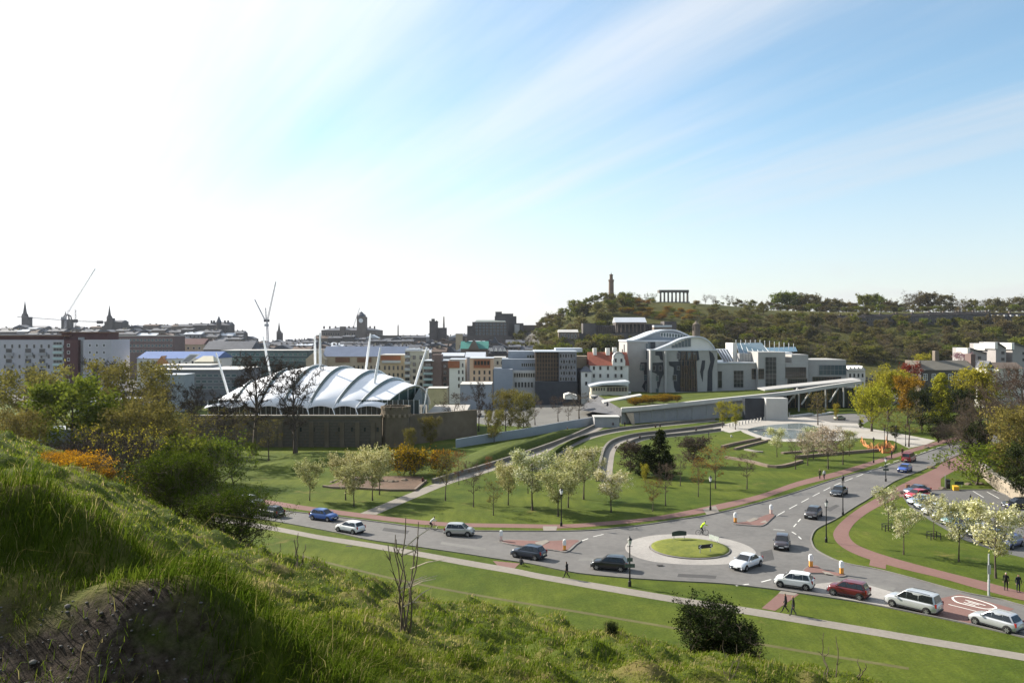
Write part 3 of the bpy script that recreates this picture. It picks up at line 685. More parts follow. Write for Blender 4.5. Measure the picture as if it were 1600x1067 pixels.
proto('gold_conifer', YGRN, seed=18, H=16, th=.06, cw=4.4, limbs=30, subs=6, twigs=4, nleaf=5200, leaf=.26, spread=.35, trunk_r=.28, shape='cone', elev=.35)
proto('purple_shrub', PURP, seed=19, H=5, th=.04, cw=2.0, limbs=22, subs=6, twigs=4, nleaf=3000, leaf=.13, spread=.18, trunk_r=.08, shape='column', elev=.9)
proto('gorse_bush', GORS, seed=20, H=2.6, th=.02, cw=2.1, limbs=18, subs=6, twigs=4, nleaf=3600, leaf=.10, spread=.16, trunk_r=.05, shape='dome', elev=.38, stems=3)
proto('shrub', SGRN, seed=21, H=4, th=.03, cw=3.2, limbs=16, subs=6, twigs=4, nleaf=3200, leaf=.14, spread=.26, trunk_r=.08, shape='dome', elev=.7, stems=2)
proto('bare_shrub', TWIGD, seed=22, H=4, th=.03, cw=4.0, limbs=18, subs=7, twigs=4, nleaf=0, trunk_r=.09, extra=3, tw_r=.022, shape='dome', elev=.7, stems=2)
proto('red_maple', MAPL, seed=23, H=8, th=.12, cw=3.8, limbs=18, subs=6, twigs=4, nleaf=2600, leaf=.22, spread=.35, trunk_r=.2)
proto('pink_cherry', PINK, seed=24, H=7, th=.15, cw=4.4, limbs=16, subs=6, twigs=4, nleaf=2200, leaf=.2, spread=.35, trunk_r=.2)
FB = 'blossom trees on the park lawn'
for i, (px, py, tp, key, w, lab) in enumerate([
    (484, 782, 716, 'blossom_tree_b', .95, 'greenish-white blossom tree, leftmost on the park lawn'),
    (540, 781, 706, 'blossom_tree_b', 1.0, 'greenish-white blossom tree left of the brown planting bed'),
    (553, 791, 720, 'blossom_tree_b', 1.1, 'greenish-white blossom tree in front of the brown planting bed, nearest the red path'),
    (582, 782, 697, 'blossom_tree_b', .9, 'tall greenish-white blossom tree in front of the brown planting bed'),
    (593, 773, 700, 'blossom_tree_b', .9, 'greenish-white blossom tree at the edge of the planting bed, right of the tall one'),
    (794, 789, 720, 'blossom_tree_b', 1.0, 'blossom tree at the left end of the central blossom group'),
    (832, 797, 704, 'blossom_tree', 1.05, 'tallest white blossom tree of the central group'),
    (872, 807, 730, 'blossom_tree_b', 1.15, 'cream blossom tree standing right behind the lamp post by the red path'),
    (888, 793, 712, 'blossom_tree_b', 1.0, 'cream blossom tree just behind the lamp post, second row'),
    (912, 780, 698, 'blossom_tree', 1.0, 'white blossom tree at the back of the central group'),
    (955, 800, 735, 'blossom_tree', 1.15, 'white blossom tree at the foot of the curved walled path'),
    (1214, 714, 668, 'blossom_tree', .9, 'thin pale blossom tree in front of the pond'),
    (1262, 727, 672, 'blossom_tree_c', 1.0, 'pinkish-white blossom tree right of the pond, left of the pair'),
    (1271, 717, 668, 'blossom_tree', 1.0, 'pale blossom tree right of the pond, in the back row'),
    (1294, 733, 664, 'blossom_tree_c', 1.0, 'tall pinkish-white blossom tree above the two walkers'),
    (1327, 712, 672, 'blossom_tree', .9, 'pale blossom tree behind the brownish tree near the orange netting'),
    ]):
    plant_px(key, px, py, tp, lab, name='blossom_tree', group=FB, wide=w)
FC = 'blossom trees beside the car park'
for px, py, tp, key, w, lab in [
    (1388, 829, 760, 'blossom_young', .9, 'slender blossom tree by the red path, leftmost beside the car park'),
    (1412, 866, 793, 'blossom_young', 1.05, 'slender blossom tree standing alone nearest the red path bend'),
    (1459, 842, 772, 'blossom_young', 1.0, 'blossom tree with a black tree guard in front of parked cars'),
    (1498, 877, 780, 'blossom_tree', .80, 'full blossom tree third along the car park lawn'),
    (1556, 903, 786, 'blossom_tree', .98, 'largest blossom tree beside the white pole')]:
    plant_px(key, px, py, tp, lab, name='blossom_tree', group=FC, wide=w)
FR = 'young bare and budding trees on the park lawn'
for px, py, tp, key, w, lab in [
    (696, 782, 704, 'budding_tree', 1.0, 'sparse budding tree right of the pale diagonal path'),
    (740, 792, 720, 'bare_tree', .9, 'bare young tree between the diagonal path and the blossom group'),
    (771, 805, 747, 'budding_tree', 1.1, 'small budding tree left of the blossom group'),
    (717, 757, 704, 'russet_tree', .8, 'small russet tree beside the diagonal path'),
    (763, 741, 712, 'russet_tree', .8, 'tiny russet tree behind the walled ramp'),
    (825, 771, 720, 'bare_tree', .9, 'bare young tree hidden in the blossom group'),
    (1020, 799, 748, 'russet_tree', 1.1, 'small russet tree right of the white blossom, nearest the red path'),
    (1040, 790, 722, 'bare_tree', .9, 'purplish bare tree in front of the dark conifers'),
    (1063, 759, 706, 'bare_tree', .9, 'grey bare tree right of the dark conifers'),
    (1091, 776, 714, 'russet_tree', .9, 'russet tree left of the wide russet one'),
    (1118, 763, 696, 'russet_tree', 1.15, 'wide russet tree behind the lamp post on the lawn'),
    (1167, 764, 706, 'bare_tree', 1.1, 'spreading bare tree alone on the sunny lawn'),
    (1243, 733, 684, 'bare_tree', 1.1, 'sparse bare tree right of the low brick wall corner'),
    (1317, 726, 668, 'budding_tree', 1.2, 'olive-brown budding tree between pale blossoms'),
    (1008, 758, 724, 'yellow_green_tree', .6, 'small yellow tree in front of the dark conifers')]:
    plant_px(key, px, py, tp, lab, name='young_tree', group=FR, wide=w)
FY = 'yellow-green trees on the plaza'
for px, py, tp, key, w, lab in [
    (1129, 668, 626, 'yellow_green_tree', .9, 'yellow-green tree at the concrete wall, left of a pair'),
    (1149, 671, 630, 'yellow_green_tree', .9, 'yellow-green tree at the concrete wall, right of a pair'),
    (1187, 652, 625, 'yellow_green_tree', .95, 'small yellow-green tree against the pale concrete block'),
    (1278, 664, 611, 'budding_tree', 1.4, 'olive tree alone on the pale plaza'),
    (1306, 657, 630, 'yellow_green_tree', .6, 'small slim tree beside the parked car on plaza')]:
    plant_px(key, px, py, tp, lab, name='plaza_tree', group=FY, wide=w)
# shrubs and conifers in the park
for px, py, tp, key, w, lab in [
    (985, 738, 690, 'purple_shrub', 1.2, 'dark purplish shrub at the left of the conifer clump'),
    (1006, 745, 696, 'conifer', 1.5, 'squat dark conifer in the middle of the park clump'),
    (1030, 744, 672, 'conifer', 1.1, 'tallest dark conifer of the park clump'),
    (1043, 748, 704, 'conifer', 1.5, 'low dark conifer at the right of the park clump'),
    (1084, 727, 682, 'purple_shrub', 1.5, 'rounded purple-brown shrub on the sunny lawn')]:
    plant_px(key, px, py, tp, lab, name='shrub' if 'shrub' in key else 'conifer', cat='shrub' if 'shrub' in key else 'conifer', group='dark shrubs and conifers on the lawn', wide=w)
for px, py, tp, w, lab in [(648, 741, 695, 1.05, 'large orange-flowered gorse bush behind the planting bed'), (682, 739, 702, .9, 'orange-flowered gorse bush beside the diagonal path'), (622, 728, 700, 1.0, 'dull gorse bush under the stone turret')]:
    plant_px('gorse_bush', px, py, tp, lab, name='gorse_bush', cat='bush', group='gorse bushes by the planting bed', wide=w)
# belt of trees in front of and beside the tented hall
def tree_d(key, px, top, d, label, name, group=None, wide=1., base=None, cat='tree'):
    x = (px - 800) / F * d; z = gz(x, d) if base is None else base
    if base is None and 'pink' in key: z = 9.5
    if base is None and 'maple' in key: z = 4.5
    if base is None and key == 'yellow_green_tree' and d > 320: z = 8
    h = CZ - (top - 520) / F * d - z
    return plant(key, (x, d, z), h, label, cat=cat, name=name, group=group, wide=wide)
BL = 'trees in the belt below the city'
for key, px, tp, d, w, lab in [
    ('loose_green_tree', 40, 574, 165, 1.15, 'grey-green budding tree at the left edge below the flats'),
    ('budding_tree', 78, 596, 178, 1.0, 'thin olive tree between the grey-green and the bright green tree'),
    ('leafy_green_tree', 112, 592, 150, 1.0, 'bright green leafy tree below the white flats'),
    ('leafy_green_tree', 160, 634, 152, .8, 'low bright green leafy tree right of the taller one'),
    ('loose_green_tree', 206, 563, 190, 1.2, 'pale olive tree in front of the low grey buildings'),
    ('olive_dome_tree', 222, 622, 145, 1.1, 'brownish dome-shaped tree behind the hawthorn'),
    ('bare_shrub', 130, 682, 128, .75, 'dark bare thicket behind the hillside'),
    ('bare_shrub', 180, 680, 132, .75, 'dark bare thicket behind the orange gorse'),
    ('tall_bare_tree', 150, 562, 215, .8, 'dark bare tree in front of the white gable of the flats'),
    ('tall_bare_tree', 296, 600, 172, .7, 'dark bare tree left of the white tent roof'),
    ('tall_bare_tree', 345, 612, 165, .9, 'low dark bare tree before the left end of the tent'),
    ('budding_tree', 318, 640, 160, 1.5, 'olive budding tree below the left end of the tent'),
    ('budding_tree', 420, 650, 172, 1.3, 'greenish young tree at the foot of the stone wall'),
    ('shrub', 290, 676, 138, .8, 'olive shrub mass left of the sunny bank'),
    ('shrub', 345, 680, 142, .7, 'olive shrub behind the hawthorn top'),
    ('loose_green_tree', 30, 640, 140, .9, 'low olive tree at the left edge above the hillside'),
    ('loose_green_tree', 265, 650, 150, .8, 'olive tree left of the bare trees'),
    ('tall_bare_tree', 398, 554, 182, 1.0, 'large bare tree standing before the tent, left of two'),
    ('tall_bare_tree', 462, 568, 180, .95, 'large bare tree standing before the tent, right of two'),
    ('tall_bare_tree', 258, 596, 205, .8, 'bare tree in front of the low grey building'),
    ('budding_tree', 292, 622, 185, 1.5, 'olive tree below the low grey building'),
    ('loose_green_tree', 240, 604, 200, .8, 'olive tree right of the pale olive one'),
    ('budding_tree', 372, 640, 176, 1.3, 'thin budding tree before the left part of the dark wall'),
    ('shrub', 392, 688, 176, .5, 'low green bush at the foot of the dark wall'),
    ('loose_green_tree', 640, 668, 188, .8, 'yellowish budding bush tree right of the turret'),
    ('loose_green_tree', 672, 650, 194, .9, 'budding tree at the foot of the dark bank'),
    ('bare_tree', 712, 612, 222, 1.6, 'brown bare tree right of the tent'),
    ('tall_bare_tree', 748, 596, 232, .55, 'bare tree in front of the beige flats'),
    ('tall_bare_tree', 762, 628, 214, .55, 'bare brown tree above the dark bank'),
    ('loose_green_tree', 790, 608, 226, .85, 'yellow-olive tree in front of the grey archive block'),
    ('loose_green_tree', 818, 612, 222, .85, 'yellow-olive tree right of its twin before the archive block'),
    ('loose_green_tree', 772, 640, 205, .8, 'lower yellow-olive tree above the long grey wall'),
    ('bare_tree', 872, 618, 262, 1.4, 'bare tree before the dark glazed block'),
    ('bare_tree', 905, 612, 270, 1.9, 'brown bare tree left of the grass roof'),
    ('bare_tree', 888, 628, 258, 1.2, 'small bare tree beside the grey wall top'),
    ('bare_tree', 836, 622, 250, 1.3, 'bare tree left of the pale pavilion')]:
    tree_d(key, px, tp, d, lab, 'bush' if 'shrub' in key else 'tree', BL, w)
# the big trees to the right
BR = 'large trees on the right of the park'
for key, px, tp, d, w, lab in [
    ('round_yellow_tree', 1362, 600, 232, .92, 'large yellow-green tree at the end of the plaza'),
    ('round_yellow_tree', 1388, 574, 262, 1.0, 'large yellow-green tree behind, highest of the rounded pair'),
    ('amber_tree', 1418, 588, 245, .9, 'flat-topped amber tree beside the red maple'),
    ('dark_evergreen_tree', 1440, 606, 236, .9, 'dark evergreen tree under the amber crown'),
    ('gold_conifer', 1472, 584, 240, 1.0, 'pointed golden-green tree in front of the grey stone house'),
    ('dark_evergreen_tree', 1500, 606, 232, .9, 'dark evergreen tree behind the bare brown mass'),
    ('round_yellow_tree', 1532, 571, 236, .85, 'round golden-green tree in front of the stone house gable'),
    ('budding_tree', 1420, 634, 196, 1.5, 'small amber budding tree at the end of the red path'),
    ('budding_tree', 1386, 640, 205, 1.4, 'brownish small tree under the large yellow-green one'),
    ('dense_brown_tree', 1545, 622, 160, .95, 'large bare brown tree overhanging the road end'),
    ('dense_brown_tree', 1600, 572, 190, 1.0, 'tall bare brown tree at the right edge'),
    ('dense_brown_tree', 1512, 648, 170, .6, 'low bare brown tree nearest the road end'),
    ('loose_green_tree', 1588, 634, 138, .95, 'olive-leaved tree behind the stone boundary wall'),
    ('shrub', 1560, 690, 142, 1.3, 'dark green shrub behind the stone boundary wall'),
    ('dark_evergreen_tree', 1530, 660, 158, .8, 'dark evergreen mass behind the gate piers'),
    ('dark_evergreen_tree', 1600, 690, 126, .8, 'dark evergreen bush at the right edge behind the wall'),
    ('dark_evergreen_tree', 1398, 664, 215, 1.2, 'dark shrub mass under the large yellow-green tree'),
    ('dark_evergreen_tree', 1466, 650, 205, 1.3, 'dark undergrowth at the end of the red path'),
    ('bare_shrub', 1486, 660, 195, .8, 'bare brown thicket beside the road end'),
    ('dark_evergreen_tree', 1345, 655, 240, .8, 'small dark tree behind the plaza bench'),
    ('red_maple', 1422, 566, 290, .9, 'red-leaved maple beside the grey stone house'),
    ('pink_cherry', 1506, 549, 330, .8, 'pink blossom tree left of the stepped concrete houses'),
    ('yellow_green_tree', 1440, 552, 330, 1.2, 'pale green tree left of the slim chimney')]:
    tree_d(key, px, tp, d, lab, 'tree', BR, w)
# ------------------------------------------------------------------ building kit
def X(px, d): return (px - 800) / F * d
def Zp(py, d): return CZ - (py - 520) / F * d
WINS = {}
def win_mesh(w, h, fm, gm, mull=1, trans=1):
    k = (round(w, 2), round(h, 2), fm.name, gm.name, mull, trans)
    if k not in WINS:
        b = MB(); f = min(.12, w * .12)
        b.box(-w / 2 - f, w / 2 + f, -.10, .05, -h / 2 - f * 1.3, -h / 2, 0).box(-w / 2 - f, w / 2 + f, -.06, .05, h / 2, h / 2 + f, 0)
        b.box(-w / 2 - f, -w / 2, -.06, .05, -h / 2, h / 2, 0).box(w / 2, w / 2 + f, -.06, .05, -h / 2, h / 2, 0)
        b.box(-w / 2, w / 2, -.015, .03, -h / 2, h / 2, 1)
        for i in range(1, mull): q = -w / 2 + w * i / mull; b.box(q - f * .3, q + f * .3, -.05, -.02, -h / 2, h / 2, 0)
        for i in range(1, trans): q = -h / 2 + h * i / trans; b.box(-w / 2, w / 2, -.045, -.02, q - f * .3, q + f * .3, 0)
        WINS[k] = b.mesh('window', [fm, gm])
    return WINS[k]
class Bld:
    def __init__(s, name, label, cat, px, d, group=None, z=None):
        s.z0 = z if z is not None else tz(X(px, d), d); s.o = Vector((X(px, d), d, s.z0)); s.d = d
        s.t = tag(empty(name, s.o), label, cat, group)
    def mb(s, b, part, m, parent=None, smooth=False):
        b.v = [(v[0] - s.o.x, v[1] - s.o.y, v[2] - s.o.z) for v in b.v]
        o = b.build(part, m, smooth=smooth); o.parent = parent or s.t
        return o
    def box(s, part, px0, px1, y0, y1, d, dep, m, parent=None, mi=0):
        z0 = Zp(y1, d) if y1 is not None else s.z0 - 3
        return s.mb(MB().box(X(px0, d), X(px1, d), d, d + dep, z0, Zp(y0, d)), part, m, parent)
    def poly(s, part, pts, d, dep, m, parent=None):
        return s.mb(MB().front([(X(a, d), Zp(b, d)) for a, b in pts], d, d + dep), part, m, parent)
    def gable(s, part, px0, px1, ye, yr, d, dep, m, over=.4, parent=None):   # ridge parallel to the picture
        x0, x1 = X(px0, d) - over, X(px1, d) + over; ze, dr = Zp(ye, d), d + dep / 2; zr = Zp(yr, dr)
        b = MB(); b.add([(x0, d - over, ze), (x1, d - over, ze), (x1, dr, zr), (x0, dr, zr), (x0, d + dep + over, ze), (x1, d + dep + over, ze)],
                        [[0, 1, 2, 3], [3, 2, 5, 4], [0, 3, 4], [1, 5, 2], [0, 4, 5, 1]])
        return s.mb(b, part, m, parent)
    def gablef(s, part, px0, px1, ye, yr, d, dep, m, over=.3, parent=None):  # gable end faces the camera
        x0, x1 = X(px0, d) - over, X(px1, d) + over; ze, zr = Zp(ye, d), Zp(yr, d); xm = (x0 + x1) / 2
        b = MB(); b.add([(x0, d - over, ze), (x1, d - over, ze), (xm, d - over, zr), (x0, d + dep, ze), (x1, d + dep, ze), (xm, d + dep, zr)],
                        [[0, 1, 2], [3, 5, 4], [0, 2, 5, 3], [1, 4, 5, 2], [0, 3, 4, 1]])
        return s.mb(b, part, m, parent)
    def hip(s, part, px0, px1, ye, yr, d, dep, m, over=.4, inset=.25, parent=None):
        x0, x1 = X(px0, d) - over, X(px1, d) + over; ze = Zp(ye, d); zr = Zp(yr, d + dep / 2); w = x1 - x0; i = w * inset
        b = MB(); b.add([(x0, d - over, ze), (x1, d - over, ze), (x1, d + dep + over, ze), (x0, d + dep + over, ze), (x0 + i, d + dep / 2, zr), (x1 - i, d + dep / 2, zr)],
                        [[0, 1, 5, 4], [2, 3, 4, 5], [3, 0, 4], [1, 2, 5], [0, 3, 2, 1]])
        return s.mb(b, part, m, parent)
    def cone(s, part, px, w, yb, yt, d, m, n=8, prof=None):
        r = w / 2 / F * d; zb, zt = Zp(yb, d), Zp(yt, d); pr = prof or [(1, 0), (.04, 1)]
        b = MB().lathe([(q * r, zb + t * (zt - zb)) for q, t in pr], n, (X(px, d), d, 0)); return s.mb(b, part, m)
    def win(s, px, py, w, h, d, fm, gm, mull=1, trans=1, name='window', side=0):
        me = win_mesh(w / F * d, h / F * d, fm, gm, mull, trans)
        o = link(name, me, s.t, Vector((X(px, d), d, Zp(py, d))) - s.o); return o
    def grid(s, px0, px1, cols, y0, y1, rows, d, wf=.5, hf=.55, fm=None, gm=None, mull=1, trans=1, skip=0.):
        cw, ch = (px1 - px0) / cols, (y1 - y0) / rows
        for j in range(rows):
            for i in range(cols):
                if skip and rnd.random() < skip: continue
                s.win(px0 + cw * (i + .5), y0 + ch * (j + .5), cw * wf, ch * hf, d, fm or WHITE, gm or GLASS, mull, trans)
    def side_win(s, xw, y0, z, w, h, fm=None, gm=None, right=False):
        o = link('window', win_mesh(w, h, fm or WHITE, gm or GLASS), s.t, Vector((xw, y0, z)) - s.o); o.rotation_euler = (0, 0, R(90) if right else R(-90)); return o
BEIGE = mat('beige render', (.42, .345, .24), .9, var=.1, scale=.5)
CREAM = mat('cream render', (.50, .46, .36), .9, var=.1, scale=.5)
HARL = mat('white harling', (.62, .60, .55), .9, var=.07, scale=.6)
BROWNB = mat('purple-brown brick', (.15, .105, .095), .9, var=.15, scale=.8)
REDB = mat('dark red cladding', (.085, .035, .035), .8, var=.15, scale=.6)
TIMR = mat('red-brown timber cladding', (.26, .10, .05), .8, var=.2, scale=1.)
ZINC = mat('pale zinc roof', (.50, .52, .55), .4, var=.1, scale=.5, metal=.2)
BLUER = mat('blue-grey metal roof', (.13, .16, .23), .5, var=.15, scale=.4)
REDT = mat('red clay tiles', (.22, .065, .04), .85, var=.25, scale=.8)
GREYW = mat('bluish grey panel', (.24, .265, .30), .6, var=.1, scale=.4)
GRANITE = mat('pale granite', (.31, .30, .285), .75, scale=.6, col2=(.38, .37, .352), vscale=.08)
GRANDK = mat('black granite', (.030, .034, .042), .4, var=.3, scale=.5)
COPPER = mat('green copper', (.05, .20, .17), .7, var=.2, scale=.5)
SKYST = mat('old soot-dark stone', (.10, .09, .085), .95, var=.3, scale=.15)
SKYST2 = mat('old brown stone', (.16, .13, .105), .95, var=.3, scale=.15)
OAK = mat('oak lattice', (.16, .11, .07), .8, var=.3, scale=1.)
MEMB = mat('white membrane', (.80, .80, .82), .55, var=.04, scale=.3)
# ------------------------------------------------------------------ tented hall
def tented_hall():
    b = Bld('tented_hall', 'white ribbed tensile tent roof of a hall with slanting masts behind a stone wall', 'tent hall', 500, 205)
    zf = lambda py, d: Zp(py, d)
    # arches: (front foot px, apex px, apex py, back foot px)
    AR = [(318, 350, 622, 372), (362, 402, 592, 440), (402, 452, 576, 500), (437, 500, 570, 552), (480, 540, 572, 592), (520, 585, 578, 628), (556, 618, 590, 648), (596, 650, 603, 672)]
    DF, DA, DB = 203, 224, 246
    def arch(a, drop=0., n=22):
        f = Vector((X(a[0], DF), DF, zf(638, DF))); bk = Vector((X(a[3], DB), DB, zf(632, DB))); ap = Vector((X(a[1], DA), DA, zf(a[2], DA) - drop))
        out = []
        for i in range(n + 1):
            t = i / n; base = f.lerp(bk, t); top = ap - f.lerp(bk, .5); k = math.sin(math.pi * t) ** .82
            out.append(base + top * k)
        return out
    for i in range(len(AR) - 1):
        A0 = arch(AR[i], .5 if i else 0.); A1 = arch(AR[i + 1], .0)
        n = len(A0); m = 12; vs = []
        for j in range(m + 1):
            s = j / m
            for k in range(n):
                p = A0[k].lerp(A1[k], s); t = k / (n - 1)
                sag = -math.sin(math.pi * s) * (.05 * math.sin(math.pi * t) + .0); lift = math.sin(math.pi * s) * .6 * (max(0, 1 - t * 7) + max(0, 1 - (1 - t) * 7))
                vs.append(p + Vector((0, 0, sag + lift)))
        fs = [[j * n + k, (j + 1) * n + k, (j + 1) * n + k + 1, j * n + k + 1] for j in range(m) for k in range(n - 1)]
        o = b.mb(MB().add(vs, fs), 'membrane', MEMB, smooth=True)
        sd = o.modifiers.new('thick', 'SOLIDIFY'); sd.thickness = .06
        # glazed crescent between this shell and the next
        if i < len(AR) - 2:
            B0 = arch(AR[i + 1], 0.); B1 = arch(AR[i + 1], .5)
            rows = [(B0[k], B1[k]) for k in range(n)]; vs = [p for r in rows for p in (r[0] + Vector((.25, 0, -.02)), r[1] + Vector((.7, -.2, 0)))]
            g = b.mb(MB().add(vs, [[2 * k, 2 * k + 2, 2 * k + 3, 2 * k + 1] for k in range(n - 1)]), 'glazing', glassmat('crescent glass', (.06, .10, .10), .2))
        b.mb(MB().tube([p + Vector((0, 0, .12)) for p in arch(AR[i + 1])], .11, 6), 'arch_rib', WHITE)
        f = arch(AR[i + 1])[0]
        b.mb(MB().tube([f + Vector((0, -.4, .1)), Vector((f.x + 1.0, f.y - 1.6, b.z0 + 6.6))], .12, 6), 'strut', WHITE)
    # glazed wall under the eaves
    x0, x1 = X(325, DF + 2), X(655, DF + 2)
    b.mb(MB().box(x0, x1, DF + 2, DF + 2.2, b.z0 + 4, zf(636, DF) + 1.6), 'glass_wall', glassmat('hall glazing', (.03, .045, .045), .15))
    nm = 40
    for i in range(nm + 1):
        q = x0 + (x1 - x0) * i / nm; b.mb(MB().box(q - .05, q + .05, DF + 1.9, DF + 2, b.z0 + 4, zf(636, DF) + 1.6), 'mullion', WHITE)
    # flared right end with glass wall
    b.mb(MB().add([(X(641, 206), 206, b.z0 + 3), (X(668, 246), 246, b.z0 + 2), (X(668, 246), 246, zf(607, 246)), (X(655, 225), 225, zf(606, 225)), (X(641, 206), 206, zf(632, 206))], [[0, 1, 2, 3, 4]]), 'end_glazing', glassmat('green end glass', (.05, .085, .075), .12))
    la = arch(AR[-1], .1); vs = []
    for p in la: vs += [p + Vector((-.35, 0, -.15)), Vector((p.x - .35, p.y, b.z0 + 2))]
    b.mb(MB().add(vs, [[2 * k, 2 * k + 2, 2 * k + 3, 2 * k + 1] for k in range(len(la) - 1)]), 'end_glazing', glassmat('green end glass', (.05, .085, .075), .12))
    for k in range(2, len(la) - 1, 3): p = la[k]; b.mb(MB().tube([p + Vector((-.25, 0, -.1)), Vector((p.x - .25, p.y, b.z0 + 2))], .08, 5), 'end_mullion', WHITE)
    # masts
    for q in [(358, 620, 337.5, 551, 226), (421, 578, 411, 526, 238), (492.5, 572, 492, 525, 240), (500.5, 586, 500, 520, 218), (571, 583, 579, 521, 240), (584, 606, 594.5, 543, 214), (647.5, 604, 667.5, 542.5, 236), (660, 652, 668, 606, 212)]:
        b.mb(MB().tube([P(q[0] + (q[0] - q[2]) * .35, q[1] + (q[1] - q[3]) * .35, q[4]), P((q[0] + q[2]) / 2, (q[1] + q[3]) / 2, q[4]), P(q[2], q[3], q[4])], [.26, .36, .2] if q[1] < 640 else [.16, .16, .16], 8), 'mast', WHITE)
tented_hall()
def stone_wall():
    d = 196; b = Bld('stone_wall', 'long dark stone wall with narrow slits below the white tent', 'wall', 490, d)
    x0, x1 = X(300, d), X(596, d); zt = Zp(651, d); b.mb(MB().box(x0, x1, d, d + 1.2, b.z0 - 1, zt), 'wall_face', STONE)
    b.mb(MB().box(x0, x1, d - .25, d + 1.4, zt, zt + .35), 'coping', mat('coping stone', (.20, .18, .15), .9))
    # coursed blocks, proud by a few centimetres
    me = {}
    for r in range(9):
        for i in range(26):
            w = rnd.choice((1.3, 1.7, 2.1)); h = .62
            if (w) not in me: me[w] = MB().box(-w / 2, w / 2, -.06, .1, -h / 2, h / 2).mesh('stone', mat('stone block', (.10, .088, .07), .95, var=.45, scale=.9, coord='Object'))
            xx = x0 + 1 + (x1 - x0 - 2) * (i + .5 * (r % 2)) / 26.5 + rnd.uniform(-.25, .25)
            link('stone', me[w], b.t, Vector((xx, d - rnd.uniform(0, .05), b.z0 + .45 + r * .72)) - b.o)
    for i in range(7):
        px = 470 + i * 20; b.win(px, 671, 3.2, 7, d - .12, STONE, GLASS, name='slit_window')
    for i in range(8):
        q = X(415 + i * 24, d); b.mb(MB().box(q - .5, q + .5, d - .5, d, b.z0 - 1, zt - 1.2), 'buttress', STONE)
    t = Bld('stone_turret', 'crenellated round stone turret at the end of the dark wall', 'turret', 618, 196)
    r = 22 / F * 196; c = (X(618, 198), 198.5, 0)
    t.mb(MB().lathe([(r, t.z0 - 1), (r * .97, Zp(652, 196)), (r * 1.06, Zp(648, 196)), (r * 1.06, Zp(640, 196)), (r * .9, Zp(640, 196)), (r * .9, Zp(644, 196))], 20, c), 'drum', STONE)
    for i in range(16):
        a = 6.2832 * i / 16; rot = Matrix.Rotation(a, 3, 'Z'); t.mb(MB().box(-.55, .55, r * .90, r * 1.07, Zp(640, 196), Zp(635.5, 196), rot=rot, org=(c[0], c[1], 0)), 'merlon', STONE)
        t.mb(MB().box(-.28, .28, r * .97, r * 1.10, Zp(652, 196), Zp(647, 196), rot=rot, org=(c[0], c[1], 0)), 'corbel', mat('corbel stone', (.22, .17, .12), .9))
    w = Bld('bank_wall', 'low dark stone wall running right from the turret', 'wall', 690, 205)
    w.mb(MB().add([(X(640, 200), 200, w.z0 - 1), (X(745, 222), 222, w.z0 - 1), (X(745, 222), 222, Zp(640, 222)), (X(640, 200), 200, Zp(648, 200)), (X(640, 200), 201, w.z0 - 1), (X(745, 222), 223, w.z0 - 1), (X(745, 222), 223, Zp(640, 222)), (X(640, 200), 201, Zp(648, 200))], [[0, 1, 2, 3], [4, 7, 6, 5], [3, 2, 6, 7], [0, 3, 7, 4], [1, 5, 6, 2]]), 'wall_face', STONE)
    tr = Bld('terrace', 'pale paved terrace beside the tented hall', 'terrace', 695, 226)
    tr.mb(MB().box(X(668, 226), X(728, 226), 224, 250, tr.z0 - 2, Zp(644, 226)), 'paving', PAVE)
stone_wall()
